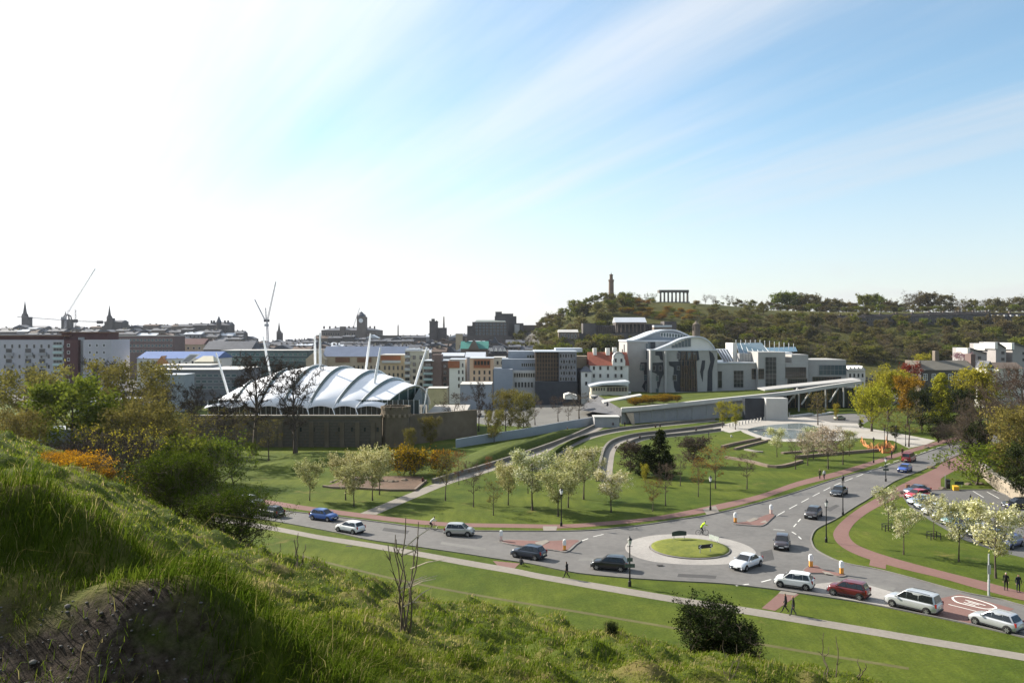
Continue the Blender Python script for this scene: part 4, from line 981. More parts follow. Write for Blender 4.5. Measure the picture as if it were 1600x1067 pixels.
# ------------------------------------------------------------------ parliament-like complex
def parliament():
    D = 345; z0 = Zp(614, D)
    b = Bld('parliament_towers', 'pair of pale granite towers with leaf-shaped arched roofs and dark irregular cladding', 'building', 1045, D, z=z0)
    # rear tower
    b.box('tower_wall', 980, 1100, 534, None, D + 6, 27, GRANITE)
    b.box('flat_roof', 979, 1101, 531.5, 534, D + 5.6, 27.6, ZINC)
    def arch_roof(pts, d, dep, m, part):
        c = cr(pts, 6); low = [(a, q + 2.2) for a, q in c][::-1]
        b.poly(part, c + low, d - .8, dep, m)
    a1 = [(985, 533), (1005, 526), (1025, 518), (1045, 514.5), (1062, 517), (1085, 528), (1100, 534)]
    b.poly('gable_infill', cr(a1, 6) + [(1100, 535), (985, 535)], D + 8, 20, GREYW)
    arch_roof(a1, D + 8, 24, ZINC, 'arched_roof')
    for i in range(9): b.win(1034 + i * 4.4, 522.8 + i * .35, 3.4, 6.2 - abs(i - 2) * .4, D + 7.9, WHITE, GLASSB, name='clerestory_window')
    # front tower
    b.box('tower_wall', 1017, 1121, 548, None, D - 4, 24, GRANITE)
    b.box('flat_roof', 1015, 1122, 546, 548, D - 4.5, 24.5, ZINC)
    a2 = [(1022, 547), (1045, 538), (1065, 529), (1085, 525.3), (1100, 527), (1112, 536), (1119, 547)]
    b.poly('gable_infill', cr(a2, 6) + [(1119, 548), (1022, 548)], D - 2, 18, HARL)
    arch_roof(a2, D - 2, 22, ZINC, 'arched_roof')
    for i in range(6): b.win(1052 + i * 5.0, 541.5 - i * 1.35, 4.2, 3.5 + i * 1.9, D - 2.1, CONCD, GLASSB, name='clerestory_window')
    # vertical fin wall splitting lit and shaded faces
    b.box('fin_wall', 1016, 1018.5, 547, None, D - 6, 3, GRANITE)
    b.box('fin_wall', 1039, 1042, 549, None, D - 6.5, 3, GRANITE)
    # dark irregular granite cladding panels (front faces)
    def clad(pts, d): b.poly('cladding_panel', pts, d - .14, .2, GRANDK)
    DF_ = D - 4
    clad([(1024, 549), (1035, 549), (1036, 563), (1032, 562), (1030, 556), (1024, 555)], DF_)
    clad([(1020, 567), (1036, 566), (1037, 584), (1033, 592), (1031, 602), (1027, 613), (1026, 584), (1019, 581)], DF_)
    clad([(1045, 565), (1088, 564), (1090, 612), (1056, 612), (1053, 604), (1052, 590), (1053, 574), (1046, 571)], DF_)
    clad([(1059, 548), (1091, 548), (1093, 562), (1088, 564), (1060, 564)], DF_)
    clad([(1097, 563), (1102, 563), (1101, 575), (1099, 580), (1098, 597), (1096, 590), (1094, 581)], DF_)
    clad([(1108, 548), (1114, 552), (1117, 560), (1113, 580), (1113, 611), (1105, 611), (1106, 580), (1110, 566)], DF_)
    DR = D + 6
    clad([(1012, 534), (1024, 534), (1024, 546), (1013, 548)], DR)
    clad([(1001, 566), (1016, 566), (1016, 611), (1008, 611), (1003, 604), (1007, 596), (1006, 580), (999, 577)], DR)
    for px, py, w, h in [(1011, 549, 3, 24), (1014, 541, 3, 12), (1003, 574, 6, 9), (1009, 590, 5, 8), (1011, 605, 4, 9)]:
        b.win(px, py, w, h, DR - .2, CONCD, GLASSB, 2, max(1, int(h / 4)))
    for px, py, w, h in [(1022, 575, 4, 7), (1032, 575, 4, 7), (1027, 591, 4, 8), (1027, 610, 4, 6), (1060, 575, 4, 5), (1054, 590, 6, 8), (1060, 556, 4, 9), (1072, 577, 4, 10), (1083, 580, 4, 12), (1066, 598, 5, 12), (1078, 600, 5, 14), (1086, 598, 4, 12), (1068, 555, 5, 11), (1077, 556, 5, 12), (1085, 556, 4, 11)]:
        b.win(px, py, w, h, DF_ - .2, OAK if px > 1062 else CONCD, GLASSB if px % 2 else GLASS, 1, max(1, int(h / 5)))
    for i in range(10):
        q = X(1064 + i * 2.6, DF_); b.mb(MB().box(q - .09, q + .09, DF_ - .7, DF_ - .35, Zp(611, DF_), Zp(rnd.uniform(548, 580), DF_)), 'oak_pole', OAK)
    # windows on the lit left sides
    xl = X(980, D + 6)
    for y, z in ((360, 545), (366, 553), (357, 575), (364, 577), (358, 592), (366, 594)):
        pz = 25 - (z - 520) / F * 355; b.side_win(xl - .03, y, pz, 2.2, 3.4, GRANDK, GLASS)
    # ---- lower block with slab fronts
    c = Bld('parliament_chamber', 'long low granite block with big timber-framed windows and glass skylights', 'building', 1200, D, z=z0)
    c.box('block_wall', 1114, 1190, 568, None, D - 2, 30, GRANITE)
    c.box('block_wall', 1184.5, 1227, 550, None, D - 5, 20, GRANITE)
    c.box('block_wall', 1227.3, 1263, 567, None, D - 4.5, 24, GRANITE)
    c.box('upper_block', 1237, 1263, 554, 568, D - 4, 14, GRANITE)
    c.box('upper_block', 1219, 1238, 550.5, 553, D + 6, 20, WHITE)
    c.box('block_wall', 1263.3, 1322, 562, None, D + 2, 22, GRANITE)
    c.box('roof_slab', 1113, 1185, 566, 568, D - 2.4, 29, ZINC)
    def quad(part, p, m, th=.15, par=None):
        vs = [P(*q) for q in p]; n = (vs[1] - vs[0]).cross(vs[3] - vs[0]).normalized() * th
        return c.mb(MB().add(vs + [v + n for v in vs], [[0, 1, 2, 3], [4, 7, 6, 5], [0, 4, 5, 1], [1, 5, 6, 2], [2, 6, 7, 3], [3, 7, 4, 0]]), part, m, par)
    sk = quad('skylight', [(1119, 545, D + 10), (1137, 545, D + 10), (1147, 564, D - 1), (1131, 566, D - 1)], ZINC)
    for i in range(4):
        f = lambda a, e: a + (e - a) * (i + .28) / 4; g = lambda a, e: a + (e - a) * (i + .85) / 4
        quad('skylight_pane', [(f(1119, 1137), 546, D + 9.6), (g(1119, 1137), 546, D + 9.6), (g(1131, 1147), 564, D - 1.2), (f(1131, 1147), 565, D - 1.2)], GLASS, -.08, sk)
    c.box('popup_wall', 1145, 1151.5, 536, None, D + 8, 12, HARL)
    sl_ = quad('sloped_glazing', [(1150, 536, D + 24), (1190, 535.5, D + 24), (1201, 549, D + 8), (1155, 553, D + 8)], GLASSB)
    for i in range(7):
        q = i / 6; quad('glazing_bar', [(1150 + 40 * q - .3, 536, D + 23.6), (1150 + 40 * q + .3, 536, D + 23.6), (1155 + 46 * q + .3, 552 - 3 * q, D + 7.6), (1155 + 46 * q - .3, 552 - 3 * q, D + 7.6)], WHITE, .12, sl_)
    quad('sloped_glazing', [(1195, 543, D + 34), (1243, 542, D + 34), (1246, 549, D + 22), (1200, 550, D + 22)], GLASSB)
    for i in range(13): c.mb(MB().tube([P(1150 + i * 7.5, 550, D + 36), P(1150 + i * 7.5, 531 + max(0, i - 5) * .8, D + 36)], .14, 5), 'roof_pole', WHITE)
    c.box('louvre_wall', 1155, 1184, 552, 568, D + 4, 8, CONCD)
    for i in range(12): q = X(1156 + i * 2.4, D + 4); c.mb(MB().box(q - .12, q + .12, D + 3.7, D + 4, Zp(567, D), Zp(553, D)), 'louvre', CONC)
    for px, py, w, h, d, fm, mu, tr_ in [(1125, 593, 6, 26, D - 2, GRANITE, 1, 2), (1154, 592, 15, 26, D - 2, GRANITE, 3, 4), (1180, 584, 10, 15, D - 2, OAK, 4, 3), (1189.5, 584, 8, 15, D - 5, OAK, 3, 3), (1204.5, 581, 17, 46, D - 5, GRANITE, 3, 7), (1242, 582, 34, 16, D - 4.5, OAK, 11, 2), (1246, 596, 30, 8, D - 4.5, OAK, 8, 1), (1301, 578, 42, 15, D + 2, CONCD, 7, 2), (1292, 592, 44, 6, D + 2, OAK, 10, 1)]:
        c.win(px, py, w, h, d - .1, fm, GLASS if fm != CONCD else GLASSB, mu, tr_, name='window')
    e = Bld('old_gabled_house', 'old grey stone house with pointed dormers at the end of the granite block', 'house', 1338, 360)
    e.box('wall', 1324, 1352, 578, None, 360, 14, HARL); e.gable('roof', 1324, 1352, 578, 570, 360, 14, SLATE)
    for i in range(4): e.gablef('dormer', 1326 + i * 6.3, 1331 + i * 6.3, 579, 572, 359.6, 5, HARL)
    e.grid(1325, 1351, 4, 580, 606, 2, 360, .35, .4, SKYST)
parliament()
# ------------------------------------------------------------------ grass-roofed podium, canopy and walls
def podium():
    b = Bld('podium', 'concrete podium wall carrying the sloping grass roof before the granite towers', 'podium', 1080, 262, z=gz(0, 262))
    fr = [(971, 639, 252), (1010, 636, 257), (1060, 631, 264), (1116, 625, 272), (1160, 620.5, 279), (1200, 616.5, 285), (1240, 612, 294)]
    fp = [P(*q) for q in fr]
    back = [P(925, 612, 338), P(985, 612, 346), P(1060, 613, 342), P(1121, 611, 342), P(1190, 608.5, 340), P(1240, 606, 340)]
    # grass roof: loft from the front edge to the tower feet
    n, m = 40, 26; vs = []; tn = []
    FPn = cr([tuple(v) for v in fp], 7); BKn = cr([tuple(v) for v in back], 8)
    for i in range(n + 1):
        a = Vector(FPn[min(len(FPn) - 1, round(i / n * (len(FPn) - 1)))]); c = Vector(BKn[min(len(BKn) - 1, round(i / n * (len(BKn) - 1)))])
        for j in range(m + 1):
            t = j / m; p = a.lerp(c, t); bump = .75 * float(fbm(np.array(p.x * .16), np.array(p.y * .12), 8, 3) - .42) * math.sin(math.pi * t); p.z += bump * 1.6; vs.append(p)
    fs = [[i * (m + 1) + j, (i + 1) * (m + 1) + j, (i + 1) * (m + 1) + j + 1, i * (m + 1) + j + 1] for i in range(n) for j in range(m)]
    b.mb(MB().add(vs, fs), 'grass_roof', GRASS_ROUGH, smooth=True)
    # left flank: tilted grey slabs
    L0, L1, L2 = P(971, 639, 252), P(925, 612, 338), P(920, 625, 318)
    b.mb(MB().add([L0, L1, L2, P(905, 640, 290), P(945, 646, 262), P(971, 650, 251)], [[0, 1, 2, 3, 4, 5]]), 'tilted_slab', mat('dark slab', (.09, .09, .095), .8))
    for q in ([(922, 618, 318), (985, 613.5, 330), (986, 615, 328), (923, 621, 314)], [(940, 627, 288), (1000, 617, 305), (1003, 619, 300), (943, 631, 283)]):
        vv = [P(*w) + Vector((0, 0, .5)) for w in q]; b.mb(MB().add(vv + [v - Vector((0, 0, .5)) for v in vv], [[0, 1, 2, 3], [0, 4, 5, 1], [1, 5, 6, 2], [2, 6, 7, 3], [3, 7, 4, 0]]), 'concrete_edge', CONC)
    # front beam and wall below
    top = cr([tuple(v) for v in fp] + [tuple(P(1290, 604, 303)), tuple(P(1346, 596, 312))], 5)
    vs = []; 
    for p in top: vs += [(p[0], p[1] - .5, p[2] + .35), (p[0], p[1] - .5, p[2] - .95), (p[0], p[1] + 1.6, p[2] - .95), (p[0], p[1] + 1.6, p[2] + .35)]
    k = len(top); fs = [[4 * i + j, 4 * i + (j + 1) % 4, 4 * (i + 1) + (j + 1) % 4, 4 * (i + 1) + j] for i in range(k - 1) for j in range(4)] + [[0, 1, 2, 3], [4 * k - 4, 4 * k - 1, 4 * k - 2, 4 * k - 3]]
    b.mb(MB().add(vs, fs), 'front_beam', CONC)
    wl = [p for p in top if p[0] < X(1190, 284)]; vs = []
    for p in wl: vs += [(p[0], p[1] + 1.1, p[2] - .9), (p[0], p[1] + 1.1, gz(p[0], p[1]) - .5)]
    b.mb(MB().add(vs, [[2 * i, 2 * i + 2, 2 * i + 3, 2 * i + 1] for i in range(len(wl) - 1)]), 'front_wall', CONCD)
    for i in range(0, len(wl) - 1, 2):
        p = wl[i]; b.mb(MB().box(p[0] - .05, p[0] + .05, p[1] + .95, p[1] + 1.1, gz(p[0], p[1]), p[2] - 1), 'panel_joint', CONC)
    # splayed pier at the left end
    b.mb(MB().add([P(978, 645, 253), P(990, 645, 253), P(992, 664, 253), P(988, 664, 253), P(978, 645, 258), P(990, 645, 258), P(992, 664, 258), P(988, 664, 258)], [[0, 1, 2, 3], [4, 7, 6, 5], [0, 4, 5, 1], [1, 5, 6, 2], [2, 6, 7, 3], [3, 7, 4, 0]]), 'splayed_pier', mat('warm concrete', (.48, .38, .30), .8))
    for i in range(26):
        px = rnd.uniform(990, 1062); t = rnd.uniform(.02, .16) + (0.05 if px < 1030 else 0)
        a = P(px, 637 - (px - 985) * .12, 254 + (px - 985) * .13); p = a + Vector((0, t * 60, .1))
        g = plant('gorse_bush', p, rnd.uniform(1.6, 2.3), 'orange-flowered gorse bush on the grass roof above the concrete wall', 'bush', 'gorse_bush', 'gorse on the grass roof', 1.0)
    # canopy over the entrance
    c = Bld('entrance_canopy', 'long pale entrance canopy on slanting poles at the right of the podium', 'canopy', 1270, 300, z=gz(0, 300))
    cp = [(1195, 609, 298), (1250, 603, 306), (1300, 598, 312), (1346, 593, 318)]; vs = []
    for q in cp: p = P(*q); vs += [(p.x, p.y, p.z), (p.x, p.y, p.z - .4), (p.x, p.y + 9, p.z - .2), (p.x, p.y + 9, p.z + .2)]
    c.mb(MB().add(vs, [[4 * i + j, 4 * i + (j + 1) % 4, 4 * i + 4 + (j + 1) % 4, 4 * i + 4 + j] for i in range(3) for j in range(4)] + [[0, 1, 2, 3], [12, 15, 14, 13]]), 'canopy_roof', GRANITE)
    for a, e in (((1248, 643, 297), (1248, 608, 299)), ((1240, 618, 297), (1228, 634, 296)), ((1252, 632, 297), (1266, 612, 299)), ((1240, 622, 297), (1246, 606, 298)), ((1290, 640, 304), (1290, 602, 305)), ((1318, 636, 308), (1318, 600, 309)), ((1296, 628, 304), (1310, 606, 306)), ((1338, 632, 312), (1338, 598, 313))):
        c.mb(MB().tube([P(*a), P(*e)], .28, 8), 'slanting_pole', CONC)
    c.mb(MB().box(X(1232, 320), X(1345, 320), 320, 322, c.z0 - 2, Zp(606, 320)), 'entrance_glazing', GLASS)
    for i in range(14): q = X(1234 + i * 8.3, 320); c.mb(MB().box(q - .12, q + .12, 319.7, 320, c.z0 - 2, Zp(607, 320)), 'oak_post', OAK)
    k = Bld('concrete_block', 'plain pale concrete block beside the entrance canopy', 'wall', 1214, 268)
    k.box('block', 1197, 1231, 622.5, None, 266, 5, CONC); k.box('recess', 1164, 1196, 622, None, 268, 3, GRANDK)
    g = Bld('concrete_drum', 'rounded grey concrete wall at the head of the diagonal path', 'wall', 948, 245)
    g.box('wall', 929, 968, 652, None, 243, 5, CONCD); g.box('cap', 928, 969, 651, 652.5, 242.8, 5.5, CONC)
    lw = Bld('long_concrete_wall', 'long grey concrete wall rising beside the grassy bank', 'wall', 820, 230)
    ln = gpts([(712, 700), (760, 692), (820, 683), (870, 674), (929, 664)], 5); vs = []
    for i, p in enumerate(ln):
        h = 2.0 + .5 * i / len(ln); z = gz(*p); vs += [(p[0], p[1], z - .5), (p[0], p[1], z + h), (p[0], p[1] + .6, z + h), (p[0], p[1] + .6, z - .5)]
    k = len(ln); lw.mb(MB().add(vs, [[4 * i + j, 4 * i + (j + 1) % 4, 4 * i + 4 + (j + 1) % 4, 4 * i + 4 + j] for i in range(k - 1) for j in range(4)] + [[0, 1, 2, 3], [4 * k - 4, 4 * k - 1, 4 * k - 2, 4 * k - 3]]), 'wall_face', GREYW)
    sh = Bld('pale_pavilion', 'small white faceted pavilion among bare trees', 'pavilion', 892, 285)
    sh.poly('shell', [(882, 617), (890, 614.5), (902, 618), (902, 624), (882, 623.5)], 285, 6, HARL)
podium()
# ------------------------------------------------------------------ park paths, walls, pond and beds
def wpath(pix, w, side, h, lp, lw, wm=None, skip=0):
    ln = gpts(pix, 6); sheet('path', off_line(ln, w / 2) + off_line(ln, -w / 2)[::-1], PATH, .018, label=lp)
    e = off_line(ln, side * (w / 2 + .35))[skip:]; o = ribbon('garden_wall', e, .55, wm or mat('garden wall stone', (.15, .135, .115), .9, var=.25, scale=.8), -.1, h=h, kind='thing'); tag(o, lw, 'wall', kind='thing')
wpath([(575, 803), (640, 776), (690, 756), (740, 741), (800, 722), (860, 701), (905, 683), (938, 667)], 2.6, 1, .9, 'pale diagonal path rising from the road to the drum wall', 'low dark wall beside the diagonal path', None, 12)
wpath([(838, 736), (862, 716), (890, 697), (925, 683), (965, 674), (1010, 668), (1070, 662), (1122, 657)], 2.2, 1, .9, 'pale curved path, outermost of the garden arcs', 'low wall along the outermost garden arc')
wpath([(946, 752), (950, 722), (955, 703), (968, 691), (1000, 682), (1050, 676), (1100, 670), (1138, 664)], 2.2, 1, .9, 'pale curved path, middle of the garden arcs', 'low wall along the middle garden arc')
wpath([(986, 700), (990, 693), (1010, 686), (1050, 682), (1090, 678), (1130, 673)], 1.2, 1, .8, 'narrow pale path, innermost of the garden arcs', 'low wall along the innermost garden arc')
def wall_px(pix, h, w, label, m=None, n=4):
    o = ribbon('low_wall', gpts(pix, n), w, m or mat('brown garden stone', (.19, .145, .11), .9, var=.25, scale=.8), -.1, h=h, kind='thing'); return tag(o, label, 'wall', kind='thing')
wall_px([(1128, 700), (1148, 695), (1188, 687)], .7, .6, 'brown low wall on the lawn left of the pond, upper one')
wall_px([(1148, 703), (1170, 697), (1202, 689)], .6, .6, 'brown low wall on the lawn left of the pond, lower one')
wall_px([(1134, 716), (1170, 722), (1212, 731), (1253, 722)], .6, .7, 'brown low wall forming a corner on the sunny lawn')
wall_px([(1222, 709), (1262, 706), (1300, 704)], .5, .8, 'low wall under the pale blossom trees')
wall_px([(1244, 716), (1300, 711), (1372, 705)], .7, .6, 'long brown wall along the lawn by the red path')
wall_px([(1165, 703), (1180, 706), (1192, 707)], .4, .9, 'short pale seat wall on the lawn', PATH)
sheet('plaza', gpts([(1108, 668), (1140, 676), (1165, 671), (1200, 664), (1300, 690), (1345, 684), (1395, 688), (1420, 700), (1448, 694), (1462, 688), (1400, 676), (1350, 668), (1330, 656), (1300, 648), (1240, 650), (1160, 656)], 1), PAVE, .006, label='pale paved plaza in front of the entrance canopy')
sheet('street', gpts([(1250, 650), (1330, 646), (1370, 650), (1350, 662), (1300, 660)], 1), ASPH, .012, label='asphalt side street behind the plaza')
rim = gpts([(1158, 672), (1172, 680), (1200, 688), (1240, 690), (1290, 688), (1300, 674), (1262, 661), (1220, 662), (1180, 666)], 5, True)
sheet('pond_rim', rim, PAVE, .030, label='pale stone rim of the shallow pond')
WATER = glassmat('pond water', (.20, .235, .24), .08, .5)
sheet('pond', [((p[0] - X(1232, 245)) * .86 + X(1232, 245), (p[1] - 245) * .84 + 245) for p in rim], WATER, .045, label='shallow still pond on the plaza')
wall_px([(1180, 674), (1222, 671), (1262, 673)], .25, 1.2, 'thin pale causeway across the pond', PAVE)
for i in range(20):
    p = G(1140 + i * 4.9, 667 - i * .95); o = MB().box(-.17, .17, -.17, .17, -.05, .95).box(-.2, .2, -.2, .2, .95, 1.02).build('plaza_bollard', CONC, loc=p); tag(o, 'square pale stone bollard in the row before the concrete wall', 'bollard', 'stone bollards along the plaza')
wall_px([(1236, 652), (1268, 648)], .7, 1.6, 'long stone bench wall on the plaza', CONC)
wall_px([(1272, 650), (1300, 645)], .5, 1.4, 'second stone bench wall beside the olive tree', CONC)
sheet('soil_bed', gpts([(508, 760), (560, 744), (655, 744), (664, 752), (648, 766), (600, 765), (560, 762)], 1), SOIL, .06, label='brown bare planting bed beside the diagonal path')
wall_px([(505, 761), (520, 763), (560, 764), (610, 767), (648, 767), (666, 752)], .45, .4, 'low stone edging of the brown planting bed', None, 1)
for i in range(14):
    p = G(520 + i * 8.5 + rnd.uniform(-3, 3), 752 + rnd.uniform(-4, 2)); s = rnd.uniform(.35, .8)
    b = bmesh.new(); bmesh.ops.create_icosphere(b, subdivisions=2, radius=s)
    for v in b.verts: v.co *= rnd.uniform(.8, 1.15); v.co.z *= .6
    me = bpy.data.meshes.new('rock'); b.to_mesh(me); b.free(); me.materials.append(STONE); tag(link('rock', me, loc=p), 'dark rock lying on the brown planting bed', 'rock', 'rocks on the planting bed')
# sunny bank behind the long wall path: raised turf
def mound(pix, h, label, m=GRASS_ROUGH):
    ln = gpts(pix, 6, True); c = Vector((sum(p[0] for p in ln) / len(ln), sum(p[1] for p in ln) / len(ln))); rings = 7; vs = []; n = len(ln)
    for r in range(rings):
        t = r / (rings - 1)
        for p in ln:
            q = Vector(p).lerp(c, t * .98); vs.append((q.x, q.y, gz(q.x, q.y) - .05 + h * math.sin(min(1, t * 1.5) * math.pi / 2) + .25 * float(vnoise(np.array(q.x * .5), np.array(q.y * .5), 3)) * min(1, t * 3)))
    fs = [[r * n + i, r * n + (i + 1) % n, (r + 1) * n + (i + 1) % n, (r + 1) * n + i] for r in range(rings - 1) for i in range(n)]
    me = MB().add(vs, fs).mesh('grass_bank', m, True); tag(link('grass_bank', me), label, kind='structure')
mound([(705, 738), (720, 716), (770, 704), (850, 690), (915, 670), (922, 671), (860, 694), (790, 718), (735, 735)], 1.8, 'shaded grassy bank between long wall and diagonal path')
mound([(838, 724), (865, 705), (900, 690), (925, 680), (905, 688), (872, 708), (852, 726)], 1.2, 'grassy bank between the two curved paths')
mound([(395, 735), (440, 712), (520, 708), (600, 716), (610, 730), (520, 728), (440, 740)], 1.3, 'sunlit grassy rise below the dark stone wall', GRASS)
sheet('plaza', gpts([(690, 650), (760, 664), (860, 668), (925, 656), (930, 640), (905, 628), (800, 626), (700, 636)], 1), mat('grey yard paving', (.095, .092, .085), .9, scale=.8, col2=(.15, .145, .13)), .006, label='grey paved yard behind the long concrete wall')  # yard paving in its own dark grey
# glass wall closing the right end of the tent
# orange safety netting
def netting():
    M = mat('orange plastic net', (.48, .19, .06), .6, var=.15, scale=2)
    for pix, lab in (([(1345, 690), (1352, 697), (1366, 701), (1385, 699), (1384, 688)], 'sagging orange safety netting round the lawn repair, back loop'), ([(1355, 704), (1372, 704), (1380, 708), (1394, 706), (1397, 701), (1385, 699), (1372, 701)], 'bright orange safety netting lying on the lawn beside lamp posts')):
        ln = gpts(pix, 5); t = empty('safety_netting', (ln[0][0], ln[0][1], gz(*ln[0])))
        for r in range(5):
            vs = [(p[0] - ln[0][0] + .15 * math.sin(i), p[1] - ln[0][1], gz(*p) - gz(*ln[0]) + (.25 + .15 * math.sin(i * 1.7)) * r * .9) for i, p in enumerate(ln)]
            MB().tube(vs, .05, 4).build('net_strand', M, t)
        vs = []
        for i, p in enumerate(ln):
            z = gz(*p) - gz(*ln[0]); vs += [(p[0] - ln[0][0], p[1] - ln[0][1], z), (p[0] - ln[0][0] + .2 * math.sin(i * 2.), p[1] - ln[0][1] + .3, z + .35 + .2 * math.sin(i * 1.3))]
        MB().add(vs, [[2 * i, 2 * i + 2, 2 * i + 3, 2 * i + 1] for i in range(len(ln) - 1)]).build('net_sheet', M, t)
        tag(t, lab, 'netting')
netting()
# ------------------------------------------------------------------ mid-distance buildings
def flats():
    d = 420; b = Bld('apartment_block', 'grey-white slab of flats with dark red stair tower at the left edge', 'apartment block', 85, d)
    PALE = mat('pale grey render', (.40, .39, .41), .9, var=.06, scale=.4)
    b.box('wall', -30, 100, 531, None, d, 16, PALE); b.box('stair_tower', 100, 122, 531, None, d - 1.5, 16, REDB); b.box('link', 122, 131, 527, None, d + 1, 15, CONCD)
    b.box('gable_wall', 130, 174, 531, None, d - 5, 20, PALE)
    b.box('penthouse', -30, 100, 525, 531.3, d + 1, 14, REDB); b.box('penthouse', 96, 168, 520, 531.2, d + 2, 12, REDB); b.box('roof_slab', -32, 108, 524, 525.2, d - .5, 17, TIMBER); b.box('roof_slab', 92, 171, 518.6, 520, d + .5, 16, TIMBER)
    b.grid(2, 82, 7, 533, 613, 5, d, .28, .34, CONC, GLASS)
    for j in range(4):
        for px in (14, 44, 66):
            k = b.win(px, 548 + j * 16, 9, 6, d - .1, CONCD, GLASS, name='balcony_window'); b.box('balcony', px - 6, px + 6, 551 + j * 16, 556 + j * 16, d - 1.2, 1.1, CONCD)
    for j in range(6): b.win(90, 536.5 + j * 9.5, 13, 4, d - .1, CONC, GLASS, 3); b.box('balcony', 82, 98, 539.5 + j * 9.5, 543 + j * 9.5, d - 1, .9, mat('pale green panel', (.42, .52, .50), .6))
    b.grid(135, 168, 3, 534, 612, 7, d - 5, .26, .36, WHITE, GLASS)
    b.grid(104, 110, 1, 534, 600, 6, d - 1.5, .6, .35, WHITE, GLASS)
    b.box('roof_terrace', -30, 98, 522, 524, d + 6, 6, CONCD)
flats()
def simple(name, label, px0, px1, yt, d, dep, m, roof=None, yr=None, rm=None, grid=None, cat='building', chim=(), group=None):
    b = Bld(name, label, cat, (px0 + px1) / 2, d, group)
    b.box('wall', px0, px1, yt, None, d, dep, m)
    if roof: getattr(b, roof)('roof', px0, px1, yt, yr, d, dep, rm or SLATE)
    else: b.box('parapet', px0 - .4, px1 + .4, yt - .8, yt, d - .3, dep + .6, rm or CONC)
    if grid: b.grid(*grid[:6], d, *grid[6:])
    for c in chim: b.box('chimney', c[0] - c[2] / 2, c[0] + c[2] / 2, c[1], c[3], d + dep / 2 - 1, 2, SKYST2)
    return b
simple('office_building', 'long brown brick office with strips of pale windows behind the flats', 175, 272, 525, 600, 20, BROWNB, grid=(178, 270, 16, 527, 553, 3, .6, .4, CONC, GLASSB))
simple('school_building', 'beige walled house with a dark red roof behind the office', 270, 318, 538, 640, 18, BEIGE, 'gable', 529, REDB, grid=(272, 316, 5, 540, 556, 2, .35, .4))
simple('slate_hall', 'long dark slate-roofed stone hall below the turreted skyline', 318, 392, 546, 560, 22, SKYST2, 'gable', 533, SLATE, grid=(320, 390, 9, 547, 562, 1, .3, .5))
b = simple('blue_roof_hall', 'pale hall with a wide bright blue roof left of the tent', 214, 338, 560, 430, 24, HARL, 'gable', 549, mat('bright blue metal roof', (.09, .15, .33), .5, var=.12, scale=.4), grid=(216, 336, 12, 561, 575, 1, .35, .6))
b.gablef('timber_gable', 243, 262, 570, 556, 428, 8, mat('orange timber', (.42, .20, .08), .8))
b.poly('solar_frame', [(281, 566), (296, 566), (313, 553), (297, 553)], 424, .5, WHITE); b.poly('solar_panel', [(284, 565), (295, 565), (309, 554.5), (298, 554.5)], 423.8, .3, CONCD)
simple('cream_pavilion', 'low cream pavilion with a pale roof beside the blue-roofed hall', 304, 333, 565, 415, 12, CREAM, 'hip', 556, CREAM, grid=(305, 332, 4, 567, 576, 1, .5, .6))
simple('green_glass_office', 'dark office with green glass bands behind the tent masts', 345, 482, 548, 470, 24, mat('dark green glass wall', (.05, .085, .085), .3), grid=(347, 480, 18, 550, 566, 2, .8, .5, CONCD, glassmat('green glass', (.06, .13, .12), .15)))
simple('low_grey_building', 'low grey building with flat roofs left of the tent', 236, 372, 578, 330, 30, mat('dark grey cladding', (.12, .125, .14), .7, var=.15, scale=.3), grid=(240, 370, 14, 582, 610, 3, .75, .38, CONCD, GLASSB))
simple('low_grey_annexe', 'stepped grey annexe on the roof of the low grey building', 245, 328, 571, 345, 14, CONCD)
simple('white_strip_roof', 'thin pale flat-roofed shed above the olive trees', 118, 190, 628, 235, 14, GREYW, rm=ZINC)
simple('white_strip_roof', 'pale shed roof glinting between the green trees', 60, 128, 672, 150, 6, GREYW, rm=ZINC)
simple('flat_canopy', 'pale flat canopy roof in front of the low grey building', 240, 287, 586, 300, 10, GREYW, rm=ZINC)
b = simple('terraced_flats', 'long beige flats with a blue-grey pitched roof behind the tent', 505, 634, 557, 430, 18, BEIGE, 'gable', 541, BLUER, grid=(510, 630, 18, 569, 600, 3, .3, .5, SKYST))
b.gablef('end_gable', 478, 508, 562, 548, 424, 20, BEIGE); b.box('end_wall', 478, 508, 562, None, 424, 20, BEIGE)
for i in range(3): b.box('balcony_loggia', 524 + i * 34, 546 + i * 34, 558.5, 566, 429.2, .9, TIMBER)
b = simple('beige_flats', 'beige flats with red-brown timber top floor behind the tent', 594, 634, 555, 372, 16, BEIGE, grid=(598, 632, 5, 569, 603, 3, .34, .5, SKYST)); b.box('timber_storey', 595, 626, 556, 563, 371.5, .5, TIMR); b.box('balcony', 597, 626, 563, 567, 370.8, .8, STEEL)
b = simple('corner_flats', 'tall beige corner flats with dark stacked balconies', 633, 664, 549, 362, 18, CREAM, grid=(642, 663, 2, 553, 606, 5, .35, .45, SKYST)); b.box('roof_box', 633, 655, 545, 549, 364, 10, ZINC)
for j in range(5): b.box('balcony', 632, 641, 555 + j * 10, 559 + j * 10, 360.5, 1.4, STEEL); b.win(636.5, 553 + j * 10, 6, 5, 361.9, SKYST, GLASS, 2)
b = simple('brown_flats', 'purple-brown brick flats with glass balconies right of the tent', 662, 702, 564, 345, 16, BROWNB, rm=ZINC, grid=(681, 700, 2, 567, 606, 4, .45, .5, SKYST)); b.box('stair_tower', 675, 690, 554, None, 344, 8, BROWNB); b.box('roof_wing', 662, 678, 563, 564.5, 343, 14, ZINC)
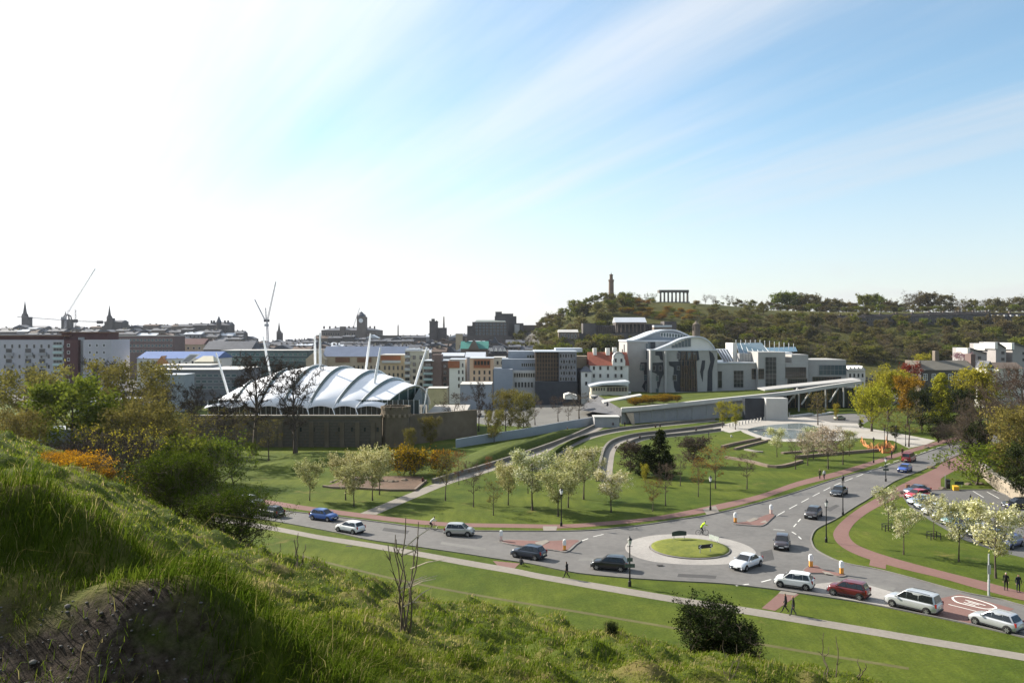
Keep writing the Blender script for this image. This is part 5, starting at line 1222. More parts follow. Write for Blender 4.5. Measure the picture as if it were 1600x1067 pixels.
for j in range(4): b.box('balcony', 661, 676, 573 + j * 9, 576.5 + j * 9, 343.4, 1.4, mat('balcony glass', (.25, .32, .33), .2)); b.win(669, 570 + j * 9, 9, 5, 344.9, SKYST, GLASS, 3)
b = simple('white_flats', 'white rendered flats with timber loggia right of the brown flats', 702, 727, 562, 340, 14, HARL, rm=ZINC, grid=(714, 726, 2, 565, 608, 4, .35, .5, SKYST)); b.box('timber_loggia', 700, 718, 564, 575, 339.4, .6, TIMR)
b = simple('peach_flats', 'peach rendered flats with wide timber loggia beside the grey archive', 734, 771, 560, 338, 14, mat('peach render', (.52, .37, .25), .9, var=.08), rm=ZINC, grid=(737, 769, 4, 577, 606, 3, .3, .55, SKYST)); b.box('timber_loggia', 740, 766, 562, 575, 337.4, .6, TIMR)
for i in range(5): b.win(743 + i * 5, 567, 3.2, 6, 337.3, TIMBER, GLASS)
simple('zinc_roof_flats', 'flats with pale folded zinc roofs behind the peach flats', 690, 724, 556, 372, 14, CONCD, 'gable', 551, ZINC)
simple('zinc_roof_flats', 'flats with a pale butterfly roof above the peach flats', 728, 757, 558, 368, 14, CONCD, 'gable', 550, ZINC)
simple('cream_flats', 'narrow cream flats between peach flats and grey archive', 771, 790, 559, 376, 14, CREAM, grid=(774, 788, 2, 562, 590, 3, .35, .5, SKYST))
simple('grey_plinth_building', 'low bluish grey wall building behind bare trees', 719, 768, 601, 312, 16, GREYW)
simple('yellow_wall_building', 'low buff wall beside the glazed end of the tent', 668, 698, 607, 285, 8, mat('buff render', (.40, .34, .20), .9))
def archive():
    b = Bld('archive_building', 'stepped light grey office blocks with window bands and a timber-latticed tower', 'office', 835, 345)
    b.box('grey_block', 770, 801, 577, None, 338, 20, GREYW); b.box('grey_block', 784, 837, 561, None, 346, 20, GREYW); b.box('grey_block', 794, 837, 549, None, 354, 20, GREYW)
    b.box('lower_wing', 800.3, 838, 579, None, 342, 6, CONC)
    for i in range(3): b.win(825 + i * 4, 557, 2.6, 4, 353.9, CONC, GLASS)
    for i in range(7): b.win(816 + i * 3.3, 570, 2, 4.6, 345.9, CONC, GLASS)
    for i in range(9): b.win(804.5 + i * 3.7, 586, 2.2, 6, 341.9, BEIGE, GLASS)
    for i in range(6): b.win(806 + i * 5, 601, 3, 8, 341.9, CONC, GLASS)
    b.box('glazed_tower', 836.5, 875, 550, None, 340, 22, mat('dark bronze glass', (.055, .042, .034), .35))
    for i in range(9): q = X(838 + i * 4.4, 340); b.mb(MB().box(q - .15, q + .15, 339.5, 340, Zp(606, 340), Zp(551, 340)), 'timber_fin', OAK)
    for j in range(8): z = Zp(554 + j * 6.5, 340); b.mb(MB().box(X(837, 340), X(874, 340), 339.6, 339.85, z - .15, z + .15), 'lattice_rail', OAK)
    b.box('office_block', 873.5, 901, 550, None, 337, 24, mat('blue-grey stone', (.17, .175, .19), .8, var=.25, scale=.3))
    for j in range(6):
        for i in range(6): b.win(876 + i * 4.2 + (j % 2) * 1.2, 556 + j * 9, 2.0, 4.6, 336.9, CONC if (i + j) % 2 else OAK, GLASS)
    b.box('white_roof_room', 868, 910, 544, 550, 350, 12, ZINC); b.box('roof_slab', 835, 902, 548.6, 550.2, 336.5, 26, ZINC)
    b.box('sand_block', 900.5, 924, 557, None, 352, 14, BEIGE); b.box('dark_recess', 900.5, 909, 576, None, 346, 6, GRANDK)
    b.box('base_wall', 836, 902, 596, None, 335.5, 3, GRANDK)
archive()
def white_house():
    d = 340; b = Bld('white_harled_house', 'white harled house with red clay roof and curved gable beside the granite towers', 'house', 945, d)
    b.box('wall', 922, 982, 571, None, d, 16, HARL); b.gable('roof', 922, 982, 571, 550, d, 16, REDT)
    b.poly('curved_gable', [(957, 572), (957, 563), (959, 560), (959, 556), (962, 552), (967, 550), (972, 552), (975, 556), (975, 560), (977, 563), (977, 572)], d - .5, 6, HARL)
    b.poly('gable_cap', [(958.4, 560.6), (958.4, 556), (962, 551), (967, 549.2), (972, 551), (975.6, 556), (975.6, 560.6), (974.4, 556.4), (971.5, 552.6), (967, 551), (962.5, 552.6), (959.6, 556.4)], d - .8, 1, CONCD)
    for a, e, t in ((927, 932.5, 544), (947, 953, 544), (958, 964, 543)): b.box('chimney', a, e, t, 560, d + 6, 3, HARL)
    for j in range(3):
        for i, px in enumerate((928, 938, 950, 962, 971)):
            if j == 0 and i < 3: continue
            b.win(px, 563 + j * 12, 2.6, 5, d - .55 if px > 957 else d - .05, SKYST, GLASS)
    b.box('stair_turret', 908, 924, 581, None, d - 3, 8, HARL); b.hip('turret_roof', 908, 924, 581, 572, d - 3, 8, SLATE, inset=.4)
    for py in (586, 599): b.win(916, py, 2.6, 5, d - 3.05, SKYST, GLASS)
    l = Bld('curved_lobby', 'low lobby with a curved white roof below the harled house', 'pavilion', 952, 318)
    l.box('wall', 924, 982, 604, None, 318, 10, CREAM); l.poly('roof', cr([(922, 603), (940, 599), (965, 597), (984, 596)], 5) + [(984, 599), (965, 600), (940, 602), (922, 605)], 316, 13, ZINC)
    l.grid(926, 946, 5, 604, 612, 1, 318, .6, .6, CREAM); l.grid(948, 980, 7, 604, 612, 1, 318, .7, .7, TIMBER)
white_house()
# ------------------------------------------------------------------ right: stone house and stepped houses
def right_houses():
    d = 300; b = Bld('stone_house', 'long dark stone house with a plain slate roof behind the golden trees', 'house', 1483, d)
    b.box('wall', 1439, 1523, 578, None, d, 13, SKYST); b.gable('roof', 1439, 1523, 578, 563, d, 13, mat('brown slate', (.13, .12, .10), .85, var=.2, scale=.5))
    b.box('skew', 1436.5, 1439, 564, None, d + 1, 11, SKYST2); b.box('chimney', 1461, 1467, 548, 566, d + 6, 2, SKYST2); b.box('gable_stack', 1517, 1524, 553, 575, d + 4, 4, BROWNB)
    for i in range(6): b.win(1446 + i * 13, 589, 5, 9, d - .05, WHITE, GLASS, 2, 3)
    GP = mat('warm grey harl', (.30, .28, .27), .9, var=.08, scale=.4)
    for i, (px0, px1, yt, yr, dd, lab) in enumerate([(1513, 1542, 552, 544, 335, 'grey stepped house with a white front edge, leftmost of the terrace'), (1540, 1558, 549, 537, 345, 'grey stepped house with a monopitch tower, second of the terrace'), (1556, 1572, 544, 535, 338, 'tallest grey stepped house with a white edge'), (1570, 1586, 548, 541, 346, 'grey stepped house between the two tall ones'), (1582, 1612, 545, 536, 338, 'grey stepped house at the right end of the terrace')]):
        h = Bld('stepped_house', lab, 'house', (px0 + px1) / 2, dd, 'stepped grey houses'); h.poly('wall', [(px0, 606), (px1, 606), (px1, yt), (px0 + 4, yr), (px0, yr)], dd, 12, GP)
        h.box('white_edge', px0 - 1.5, px0 + 3, yr, yr + 10, dd - .6, 8, HARL); h.poly('roof', [(px0 + 3, yr - .8), (px1 + .5, yt - .8), (px1 + .5, yt + .4), (px0 + 3, yr + .6)], dd - .8, 13.5, SLATE)
        for j in range(2): h.win((px0 + px1) / 2 + 3, yt + 7 + j * 10, 4, 3.4, dd - .05, SKYST, GLASS, 2)
    w = simple('white_gable_house', 'small white gabled house in front of the stepped terrace', 1541, 1552, 575, 318, 10, HARL, 'gablef', 564, SLATE, cat='house')
    simple('low_slate_cottage', 'low brown-roofed cottage before the stepped terrace', 1560, 1598, 576, 322, 10, HARL, 'gable', 566, mat('brown tile', (.13, .10, .08), .9), cat='house')
right_houses()
# ------------------------------------------------------------------ skyline landmarks
def spire(name, label, px, w, ytip, ysp, ybase, d, m=SKYST, body=None):
    b = Bld(name, label, 'spire', px, d); b.box('tower', px - w / 2, px + w / 2, ysp, None, d - w / F * d / 2, w / F * d, m); b.cone('spire', px, w * .95, ysp, ytip, d, m, 8, [(1, 0), (.8, .06), (.5, .30), (.06, .97), (.02, 1)])
    for s_ in (-1, 1): b.cone('pinnacle', px + s_ * w * .42, w * .22, ysp, ysp - (ysp - ytip) * .22, d, m, 6)
    if body: b.box('nave', body[0], body[1], body[2], None, d, 20, m); b.gable('nave_roof', body[0], body[1], body[2], body[2] - 3, d, 20, SLATE)
spire('church_spire', 'slender dark church spire at the far left of the skyline', 39, 11, 470, 495, 510, 1150, body=(44, 70, 512))
spire('church_spire', 'dark church spire with broad tower right of the crane', 171, 9, 477, 497, 510, 1080, body=(163, 190, 503))
spire('gothic_monument', 'dark gothic monument spire right of the white crane', 436, 8, 503, 520, 534, 1180)
def crown_church():
    d = 1120; b = Bld('crown_church', 'church tower topped by an open stone crown', 'church', 102, d); b.box('tower', 95.5, 108.5, 499, None, d, 11, SKYST)
    for i in range(8):
        a = 6.2832 * i / 8; c = Vector((X(102, d), d + 5.5, 0)); r = 5.4
        b.mb(MB().tube([c + Vector((r * math.cos(a), r * math.sin(a), Zp(499, d))), c + Vector((r * .8 * math.cos(a), r * .8 * math.sin(a), Zp(493.5, d))), c + Vector((.3 * math.cos(a), .3 * math.sin(a), Zp(491, d)))], .8, 5), 'crown_rib', SKYST)
    b.cone('lantern', 102, 3, 492, 486, d + 5.5, SKYST, 6)
crown_church()
def turreted():
    d = 1000; b = Bld('turreted_hotel', 'dark turreted stone block at the crest of the old town', 'building', 342, d); b.box('wall', 326, 358, 508, None, d, 20, SKYST); b.gable('roof', 326, 358, 508, 503, d, 20, SLATE)
    b.cone('turret_roof', 342, 9, 504, 493.5, d - 1, SLATE, 8); b.cone('turret', 342, 8, 515, 504, d - 1, SKYST, 8, [(1, 0), (1, 1)])
    for px in (330, 334, 351, 356): b.box('chimney', px - 1, px + 1, 500.5, 508, d + 6, 2, SKYST)
    b.grid(328, 356, 7, 509, 522, 2, d, .3, .4, SKYST2)
turreted()
def clock_hotel():
    d = 1180; b = Bld('clock_tower_hotel', 'grand hotel block with a tall domed clock tower on the skyline', 'hotel', 548, d); HS = mat('brown hotel stone', (.17, .145, .125), .95, var=.2, scale=.1)  # plain brown stone shared by all hotel walls
    b.box('wall', 502, 588, 516, None, d, 60, HS); b.hip('roof', 502, 588, 516, 511, d, 60, SLATE); b.box('corner_pavilion', 531, 538, 510, None, d - 1, 12, HS); b.box('side_wing', 588, 664, 524, None, d + 10, 40, HS)
    b.box('clock_tower', 557.5, 571.5, 495, None, d - 3, 13, HS); b.cone('dome', 564.5, 14, 495, 486, d + 3.5, SLATE, 10, [(1, 0), (.95, .3), (.6, .55), (.45, .62), (.42, .75), (.1, .85), (.02, 1)])
    for s_ in (-1, 1):
        b.cone('corner_turret', 564.5 + s_ * 6.5, 3, 497, 491, d - 3, HS, 6)
    o = b.mb(MB().front([(X(564.5, d) + 3.1 * math.cos(t / 12 * 6.2832), Zp(501, d) + 3.1 * math.sin(t / 12 * 6.2832)) for t in range(12)], d - 3.3, d - 3), 'clock_face', WHITE)
    b.grid(505, 556, 14, 518, 534, 2, d, .35, .45, HS); 
    for px in (506, 515, 524, 545, 552, 578, 585): b.box('chimney', px - 1, px + 1, 509.5, 514, d + 20, 3, HS)
    c = Bld('column_monument', 'thin stone column monument on the distant skyline', 'monument', 622, 1200); c.cone('shaft', 622, 2.6, 524, 511, 1200, SKYST, 8, [(1, 0), (.75, .1), (.65, 1)]); c.cone('statue', 622, 2, 511, 507, 1200, SKYST, 6, [(1, 0), (.8, .3), (.5, .8), (.2, 1)])
clock_hotel()
def castle_house():
    d = 1000; b = Bld('castle_house', 'dark castellated tower house with a thin obelisk beside it', 'tower house', 682, d); b.box('tower', 671, 683, 503, None, d, 12, SKYST); b.box('turret', 674, 679, 498, 503.5, d + 3, 4, SKYST); b.box('range', 683, 697, 512, None, d + 2, 12, SKYST); b.box('parapet', 670.6, 683.4, 502, 503.6, d - .5, 13, SKYST)
    for i in range(4): b.box('merlon', 671 + i * 3.4, 672.8 + i * 3.4, 500.8, 502, d - .5, 1, SKYST)
    o = Bld('obelisk', 'thin dark obelisk right of the castellated tower house', 'obelisk', 693.5, 1010); o.cone('shaft', 693.5, 3.2, 516, 494, 1010, SKYST, 4, [(1, 0), (.55, .93), (.03, 1)])
castle_house()
def gov_house():
    d = 900; b = Bld('government_house', 'massive dark stepped office with rows of windows on the skyline', 'office', 785, d); b.box('main_block', 738, 794, 503, None, d, 30, SKYST); b.hip('main_roof', 742, 790, 503, 500, d, 30, mat('green-grey roof', (.16, .18, .17), .7), inset=.05)
    b.box('central_block', 773, 807, 494, None, d + 12, 22, SKYST); b.box('central_tower', 774, 784, 487, None, d + 14, 12, SKYST); b.box('central_top', 784, 802, 490, None, d + 15, 14, SKYST); b.box('east_wing', 806, 818, 505, None, d + 5, 24, SKYST); b.box('pale_bay', 804, 812, 507, None, d + 4, 5, mat('pale bay', (.36, .35, .33), .8)); b.box('far_wing', 817, 841, 508, None, d + 30, 20, SKYST2); b.box('west_step', 730, 739, 509, None, d + 3, 20, SKYST)
    b.grid(742, 792, 9, 504, 524, 4, d, .42, .45, CONC, GLASSB)
    w = Bld('retaining_terrace', 'dark retaining wall below the stepped office', 'wall', 770, 870); w.box('wall_face', 722, 800, 526, None, 870, 6, SKYST)
gov_house()
def monuments():
    d = 960; b = Bld('hilltop_tower', 'tall telescope-shaped stone monument tower on the hill', 'tower', 955, d); BR_ = mat('brown tower stone', (.17, .12, .09), .95, var=.2, scale=.1)
    b.cone('shaft', 955, 8.4, 470, 437, d, BR_, 16, [(1, 0), (.92, .9), (1.08, .93), (1.08, 1)]); b.cone('upper_stage', 955, 5.4, 437, 429, d, BR_, 16, [(1, 0), (.95, .8), (1.15, .85), (1.1, 1)]); b.cone('finial', 955, 2.4, 429, 424, d, BR_, 8, [(1, 0), (.15, .5), (.1, 1)])
    b.box('base_house', 945, 964, 465, None, d - 3, 12, SKYST2); 
    for i in range(6): b.box('merlon', 945 + i * 3.2, 946.6 + i * 3.2, 463.5, 465, d - 3, 2, SKYST2)
    # colonnade
    d = 950; c = Bld('hilltop_colonnade', 'unfinished row of dark fluted temple columns on the hill crest', 'monument', 1052, d); CM = mat('column stone', (.13, .115, .10), .9, var=.2, scale=.1)
    c.box('stylobate', 1029, 1078, 471.5, None, d - 2, 18, CM); pr = [(1, 0), (.98, .05), (.78, .92), (1.05, .95), (1.05, 1)]
    xs = [1032 + i * 6.05 for i in range(8)]
    for px in xs: c.cone('column', px, 3.3, 471.6, 457, d, CM, 12, pr)
    for px, dd in ((1032, d + 6.5), (1032.2, d + 12), (1074, d + 6.5), (1073.8, d + 12)): c.cone('column', px, 3.3, 471.4, 457.2, dd, CM, 12, pr)
    c.box('entablature', 1030, 1076.5, 453, 457, d - 1.6, 3.4, CM); c.box('return_beam', 1030, 1034.6, 453, 457, d + 2.2, 12, CM); c.box('return_beam', 1072, 1076.4, 453, 457, d + 2.2, 12, CM)
    o = Bld('observatory_dome', 'small pale domed observatory on the slope of the hill', 'observatory', 893, 985); o.cone('drum', 893, 7, 494, 486, 985, HARL, 12, [(1, 0), (1, 1)]); o.cone('dome', 893, 8, 486.5, 481.5, 985, CONCD, 12, [(1, 0), (.8, .5), (.3, .95), (.05, 1)])
    e = Bld('temple_monument', 'small round columned monument below the hill woods', 'monument', 1088, 640); e.cone('podium', 1088, 12, 534, 517, 640, SKYST2, 12, [(1, 0), (1, 1)]); e.cone('drum', 1088, 9, 517, 506, 640, SKYST2, 12, [(1, 0), (1, .8), (1.2, .85), (1.2, 1)]); e.cone('roof', 1088, 9, 506, 501, 640, SKYST2, 12, [(1, 0), (.4, .5), (.15, 1)])
    for i in range(8):
        a = 6.2832 * i / 8; cx = Vector((X(1088, 640), 640, 0)); e.mb(MB().tube([cx + Vector((2.7 * math.cos(a), 2.7 * math.sin(a), Zp(517, 640))), cx + Vector((2.7 * math.cos(a), 2.7 * math.sin(a), Zp(508, 640)))], .3, 6), 'column', SKYST2)
    # classical school
    d = 720; h = Bld('classical_school', 'long dark classical school with a pale-roofed temple front under the hill', 'school', 985, d)
    h.box('central_hall', 962, 1010, 504, None, d, 22, SKYST); h.gable('central_roof', 962, 1010, 504, 496, d, 22, ZINC); h.box('long_wing', 930, 962, 508, None, d + 6, 14, SKYST); h.box('end_pavilion', 911, 931, 505, None, d - 3, 18, SKYST); h.box('long_wing', 1010, 1040, 506, None, d + 6, 14, SKYST); h.box('end_pavilion', 1038, 1057, 502, None, d - 2, 18, SKYST); h.box('terrace_wall', 905, 1058, 521, None, d - 12, 6, SKYST)
    for i in range(8): h.cone('column', 965 + i * 6, 2.4, 519, 506, d - 3, SKYST2, 8, [(1, 0), (.8, .95), (1.1, 1)])
    h.box('portico_beam', 962, 1010, 503.5, 506.5, d - 4, 4, SKYST2)
    for i in range(10): h.cone('column', 932 + i * 3, 1.5, 519, 510, d + 5, SKYST2, 6, [(1, 0), (.85, 1)]); h.cone('column', 1011 + i * 2.9, 1.5, 519, 509, d + 5, SKYST2, 6, [(1, 0), (.85, 1)])
    h.box('pale_roof_lodge', 1022, 1050, 508, 511, d - 25, 10, ZINC); h.box('lodge_wall', 1022, 1050, 511, None, d - 25, 10, SKYST2)
    simple('gate_lodge', 'small dark stone lodge with a pale roof on the wooded slope', 873, 903, 519, 700, 12, SKYST2, 'gable', 515, CONC, cat='lodge', grid=(875, 902, 5, 520, 530, 1, .3, .6))
    # long terrace in the trees
    for i, (a, e_, yt, yr) in enumerate([(1312, 1352, 497, 493), (1352, 1400, 495, 491), (1400, 1452, 494, 490), (1452, 1498, 492, 488), (1498, 1545, 491, 487), (1545, 1612, 495, 489)]):
        t = simple('terrace_house', ['dark terrace house, first from the left among the hill trees', 'dark terrace house, second along the wooded ridge', 'dark terrace house, third along the wooded ridge', 'dark terrace house, fourth along the wooded ridge', 'tall dark terrace house below the right-hand ridge trees', 'dark terrace house with pale dormers at the right end of the ridge'][i], a, e_ - .3, yt, 800, 14, SKYST, 'gable', yr, mat('sooty slate', (.035, .033, .033), .98, var=.3, scale=.2, spec=.02), cat='house', grid=(a + 1, e_ - 1, 8, yt + 1, yt + 14, 2, .28, .5, SKYST2), chim=[(a + 1.5, yr - 2, 3, yt), ((a + e_) / 2, yr - 2, 3, yt), (e_ - 3, yr - 2, 3, yt)], group='terrace on the wooded ridge')
        if i == 5:
            for k in range(5): t.box('dormer', 1550 + k * 10, 1554 + k * 10, yt - 3.2, yt - .5, 799, 3, CONCD)
monuments()
# ------------------------------------------------------------------ old town roofscape
def roofscape():
    G_ = 'old town tenements'
    rows = [(1120, [(0, 511), (30, 509), (60, 513), (110, 511), (165, 508), (190, 507), (230, 508), (260, 506), (300, 504), (325, 505), (360, 513), (385, 523), (400, 533), (480, 529), (500, 524), (590, 526), (670, 524), (735, 520)], 18),
            (980, [(0, 516), (120, 515), (200, 513), (300, 513), (360, 519), (398, 533), (470, 533), (560, 532), (700, 530), (760, 527)], 22),
            (840, [(0, 522), (180, 518), (300, 520), (360, 526), (400, 537), (480, 538), (620, 536), (735, 534), (800, 532)], 24),
            (700, [(170, 527), (270, 527), (330, 530), (400, 541), (480, 543), (640, 538), (735, 538), (825, 540)], 24),
            (560, [(380, 548), (480, 548), (500, 549), (640, 544), (735, 543), (830, 546), (872, 548)], 26)]
    kinds = [('dark stone tenement with a steep slate roof', SKYST, SLATE), ('brown stone tenement with chimneys', SKYST2, SLATE), ('grey tenement with a pale glinting roof', mat('grey harl', (.22, .21, .21), .9), ZINC), ('tenement with a brown pitched roof', SKYST2, mat('brown roof', (.10, .07, .055), .8))]
    where = {1120: 'on the skyline crest', 980: 'just below the skyline crest', 840: 'in the middle of the old town slope', 700: 'low on the old town slope', 560: 'behind the modern flats'}
    for d, prof, wavg in rows:
        px = prof[0][0] - 25; end = prof[-1][0]
        while px < end:
            w = rnd.uniform(.55, 1.35) * wavg; yt = float(np.interp(px + w / 2, [q[0] for q in prof], [q[1] for q in prof])) + rnd.uniform(-1.5, 3)
            k = rnd.choice((0, 0, 0, 1, 1, 2, 3)); lab, wm, rm = kinds[k]; rh = rnd.uniform(2.5, 5.5) * 800 / d
            b = Bld('tenement', lab + ' ' + where[d], 'house', px + w / 2, d, G_)
            b.box('wall', px, px + w - .2, yt + rh, None, d, rnd.uniform(12, 20), wm)
            if rnd.random() < .25: b.gablef('roof', px, px + w - .2, yt + rh, yt - rh * .4, d, 18, rm)
            else: b.gable('roof', px, px + w - .2, yt + rh, yt, d, 16, rm)
            for c in range(rnd.choice((1, 2, 2, 3))):
                cx = px + w * rnd.uniform(.08, .92); b.box('chimney', cx - .9 * 800 / d, cx + .9 * 800 / d, yt - 2.2 * 700 / d, yt + rh, d + 6, 2.2, SKYST2 if rnd.random() < .8 else BEIGE)
            if d <= 850: b.grid(px + 1, px + w - 1, max(2, int(w / 6)), yt + rh + 1, yt + rh + 12, 2, d, .32, .45, SKYST2)
            px += w
    b = simple('copper_roof_building', 'dark building with green copper roof edges among the old town roofs', 720, 762, 545, 500, 16, SKYST2, 'gable', 533, COPPER, chim=[(728, 528, 3, 540)])
    b.gablef('stone_gable', 732, 748, 546, 530, 497, 10, SKYST2)
    b = simple('dormer_building', 'dark slate mansard with a row of white dormers', 764, 792, 552, 480, 14, SKYST, 'hip', 540, SLATE, cat='house')
    for i in range(4): b.gablef('dormer', 765.5 + i * 7, 769.5 + i * 7, 549, 543, 478.5, 4, HARL); 
    for px, lab in ((773, 'dark church gable with a stone cross left of the archive'), (717, 'pale stone stub tower among dark roofs')):
        simple('stone_tower', lab, px - 5, px + 5, 536 if px > 750 else 522, 640, 8, SKYST if px > 750 else BEIGE, 'gablef' if px > 750 else None, 526)
roofscape()
# ------------------------------------------------------------------ cranes
def lattice(b, a, e, w, part, m, n=10, r=.16):
    a, e = Vector(a), Vector(e); t = (e - a).normalized(); s = t.cross(Vector((0, 1, 0))).normalized() * w / 2; q = Vector((0, w / 2, 0)); m_ = MB()
    for k in (s + q, s - q, -s - q, -s + q): m_.tube([a + k, e + k * .6], r, 4)
    for i in range(n):
        p0, p1 = a.lerp(e, i / n), a.lerp(e, (i + 1) / n); sg = 1 if i % 2 else -1; m_.tube([p0 + s * sg, p1 - s * sg], r * .7, 3); m_.tube([p0 + q * sg, p1 - q * sg], r * .7, 3)
    b.mb(m_, part, m)
def cranes():
    CW = mat('crane grey steel', (.42, .42, .44), .6)
    b = Bld('luffing_crane', 'pale luffing crane with a long raised jib over the crown church', 'crane', 101, 1040); d = 1040
    lattice(b, P(101, 525, d), P(103, 492, d), 2.2, 'mast', CW, 8); lattice(b, P(104, 492, d), P(149, 419.5, d), 1.6, 'jib', CW, 16); b.mb(MB().tube([P(103, 489, d), P(148, 420, d)], .12, 3), 'stay_cable', CW); b.box('counterweight', 95, 100, 495, 499, d, 3, CONCD); b.mb(MB().tube([P(149, 420, d), P(149, 452, d)], .1, 3), 'hoist_rope', CW)
    b = Bld('hammerhead_crane', 'dark hammerhead crane with a long level jib beside the crown church', 'crane', 118, 1000); d = 1000; CD = mat('dark crane steel', (.10, .09, .09), .7)
    lattice(b, P(118, 525, d), P(118, 484, d), 2., 'mast', CD, 8); lattice(b, P(118, 501.5, d), P(27, 495, d), 1.2, 'jib', CD, 22, .14); lattice(b, P(118, 501.5, d), P(166, 503.5, d), 1.4, 'counter_jib', CD, 10); b.box('counterweight', 151, 160, 501, 506, d, 2, CD); b.box('cab', 112, 120, 499, 504, d, 3, CD); b.mb(MB().tube([P(118, 484, d), P(50, 496, d)], .12, 3), 'stay_cable', CD); b.mb(MB().tube([P(118, 484, d), P(150, 502, d)], .12, 3), 'stay_cable', CD)
    b = Bld('white_tower_crane', 'white luffing tower crane with raised jib left of the gothic monument', 'crane', 418, 760); d = 760
    lattice(b, P(419, 545, d), P(417, 500, d), 1.8, 'mast', CW, 12, .2); lattice(b, P(418, 500, d), P(431, 440, d), 1.2, 'jib', CW, 14, .15); lattice(b, P(414, 500, d), P(398, 468, d), .9, 'counter_jib', CW, 8, .14); lattice(b, P(416, 500, d), P(415, 481, d), .9, 'head_frame', CW, 4, .14); b.box('cab', 412, 420, 499, 503, d, 2.4, CD); b.box('counterweight', 413, 419, 506, 510, d, 2.4, STEEL)
    b = Bld('distant_crane', 'faint distant crane jib left of the domed clock tower', 'crane', 553, 1350); d = 1350
    lattice(b, P(550, 525, d), P(550, 513, d), 2, 'mast', CW, 4); lattice(b, P(551, 514, d), P(562, 481, d), 1.2, 'jib', CW, 10, .14)
cranes()
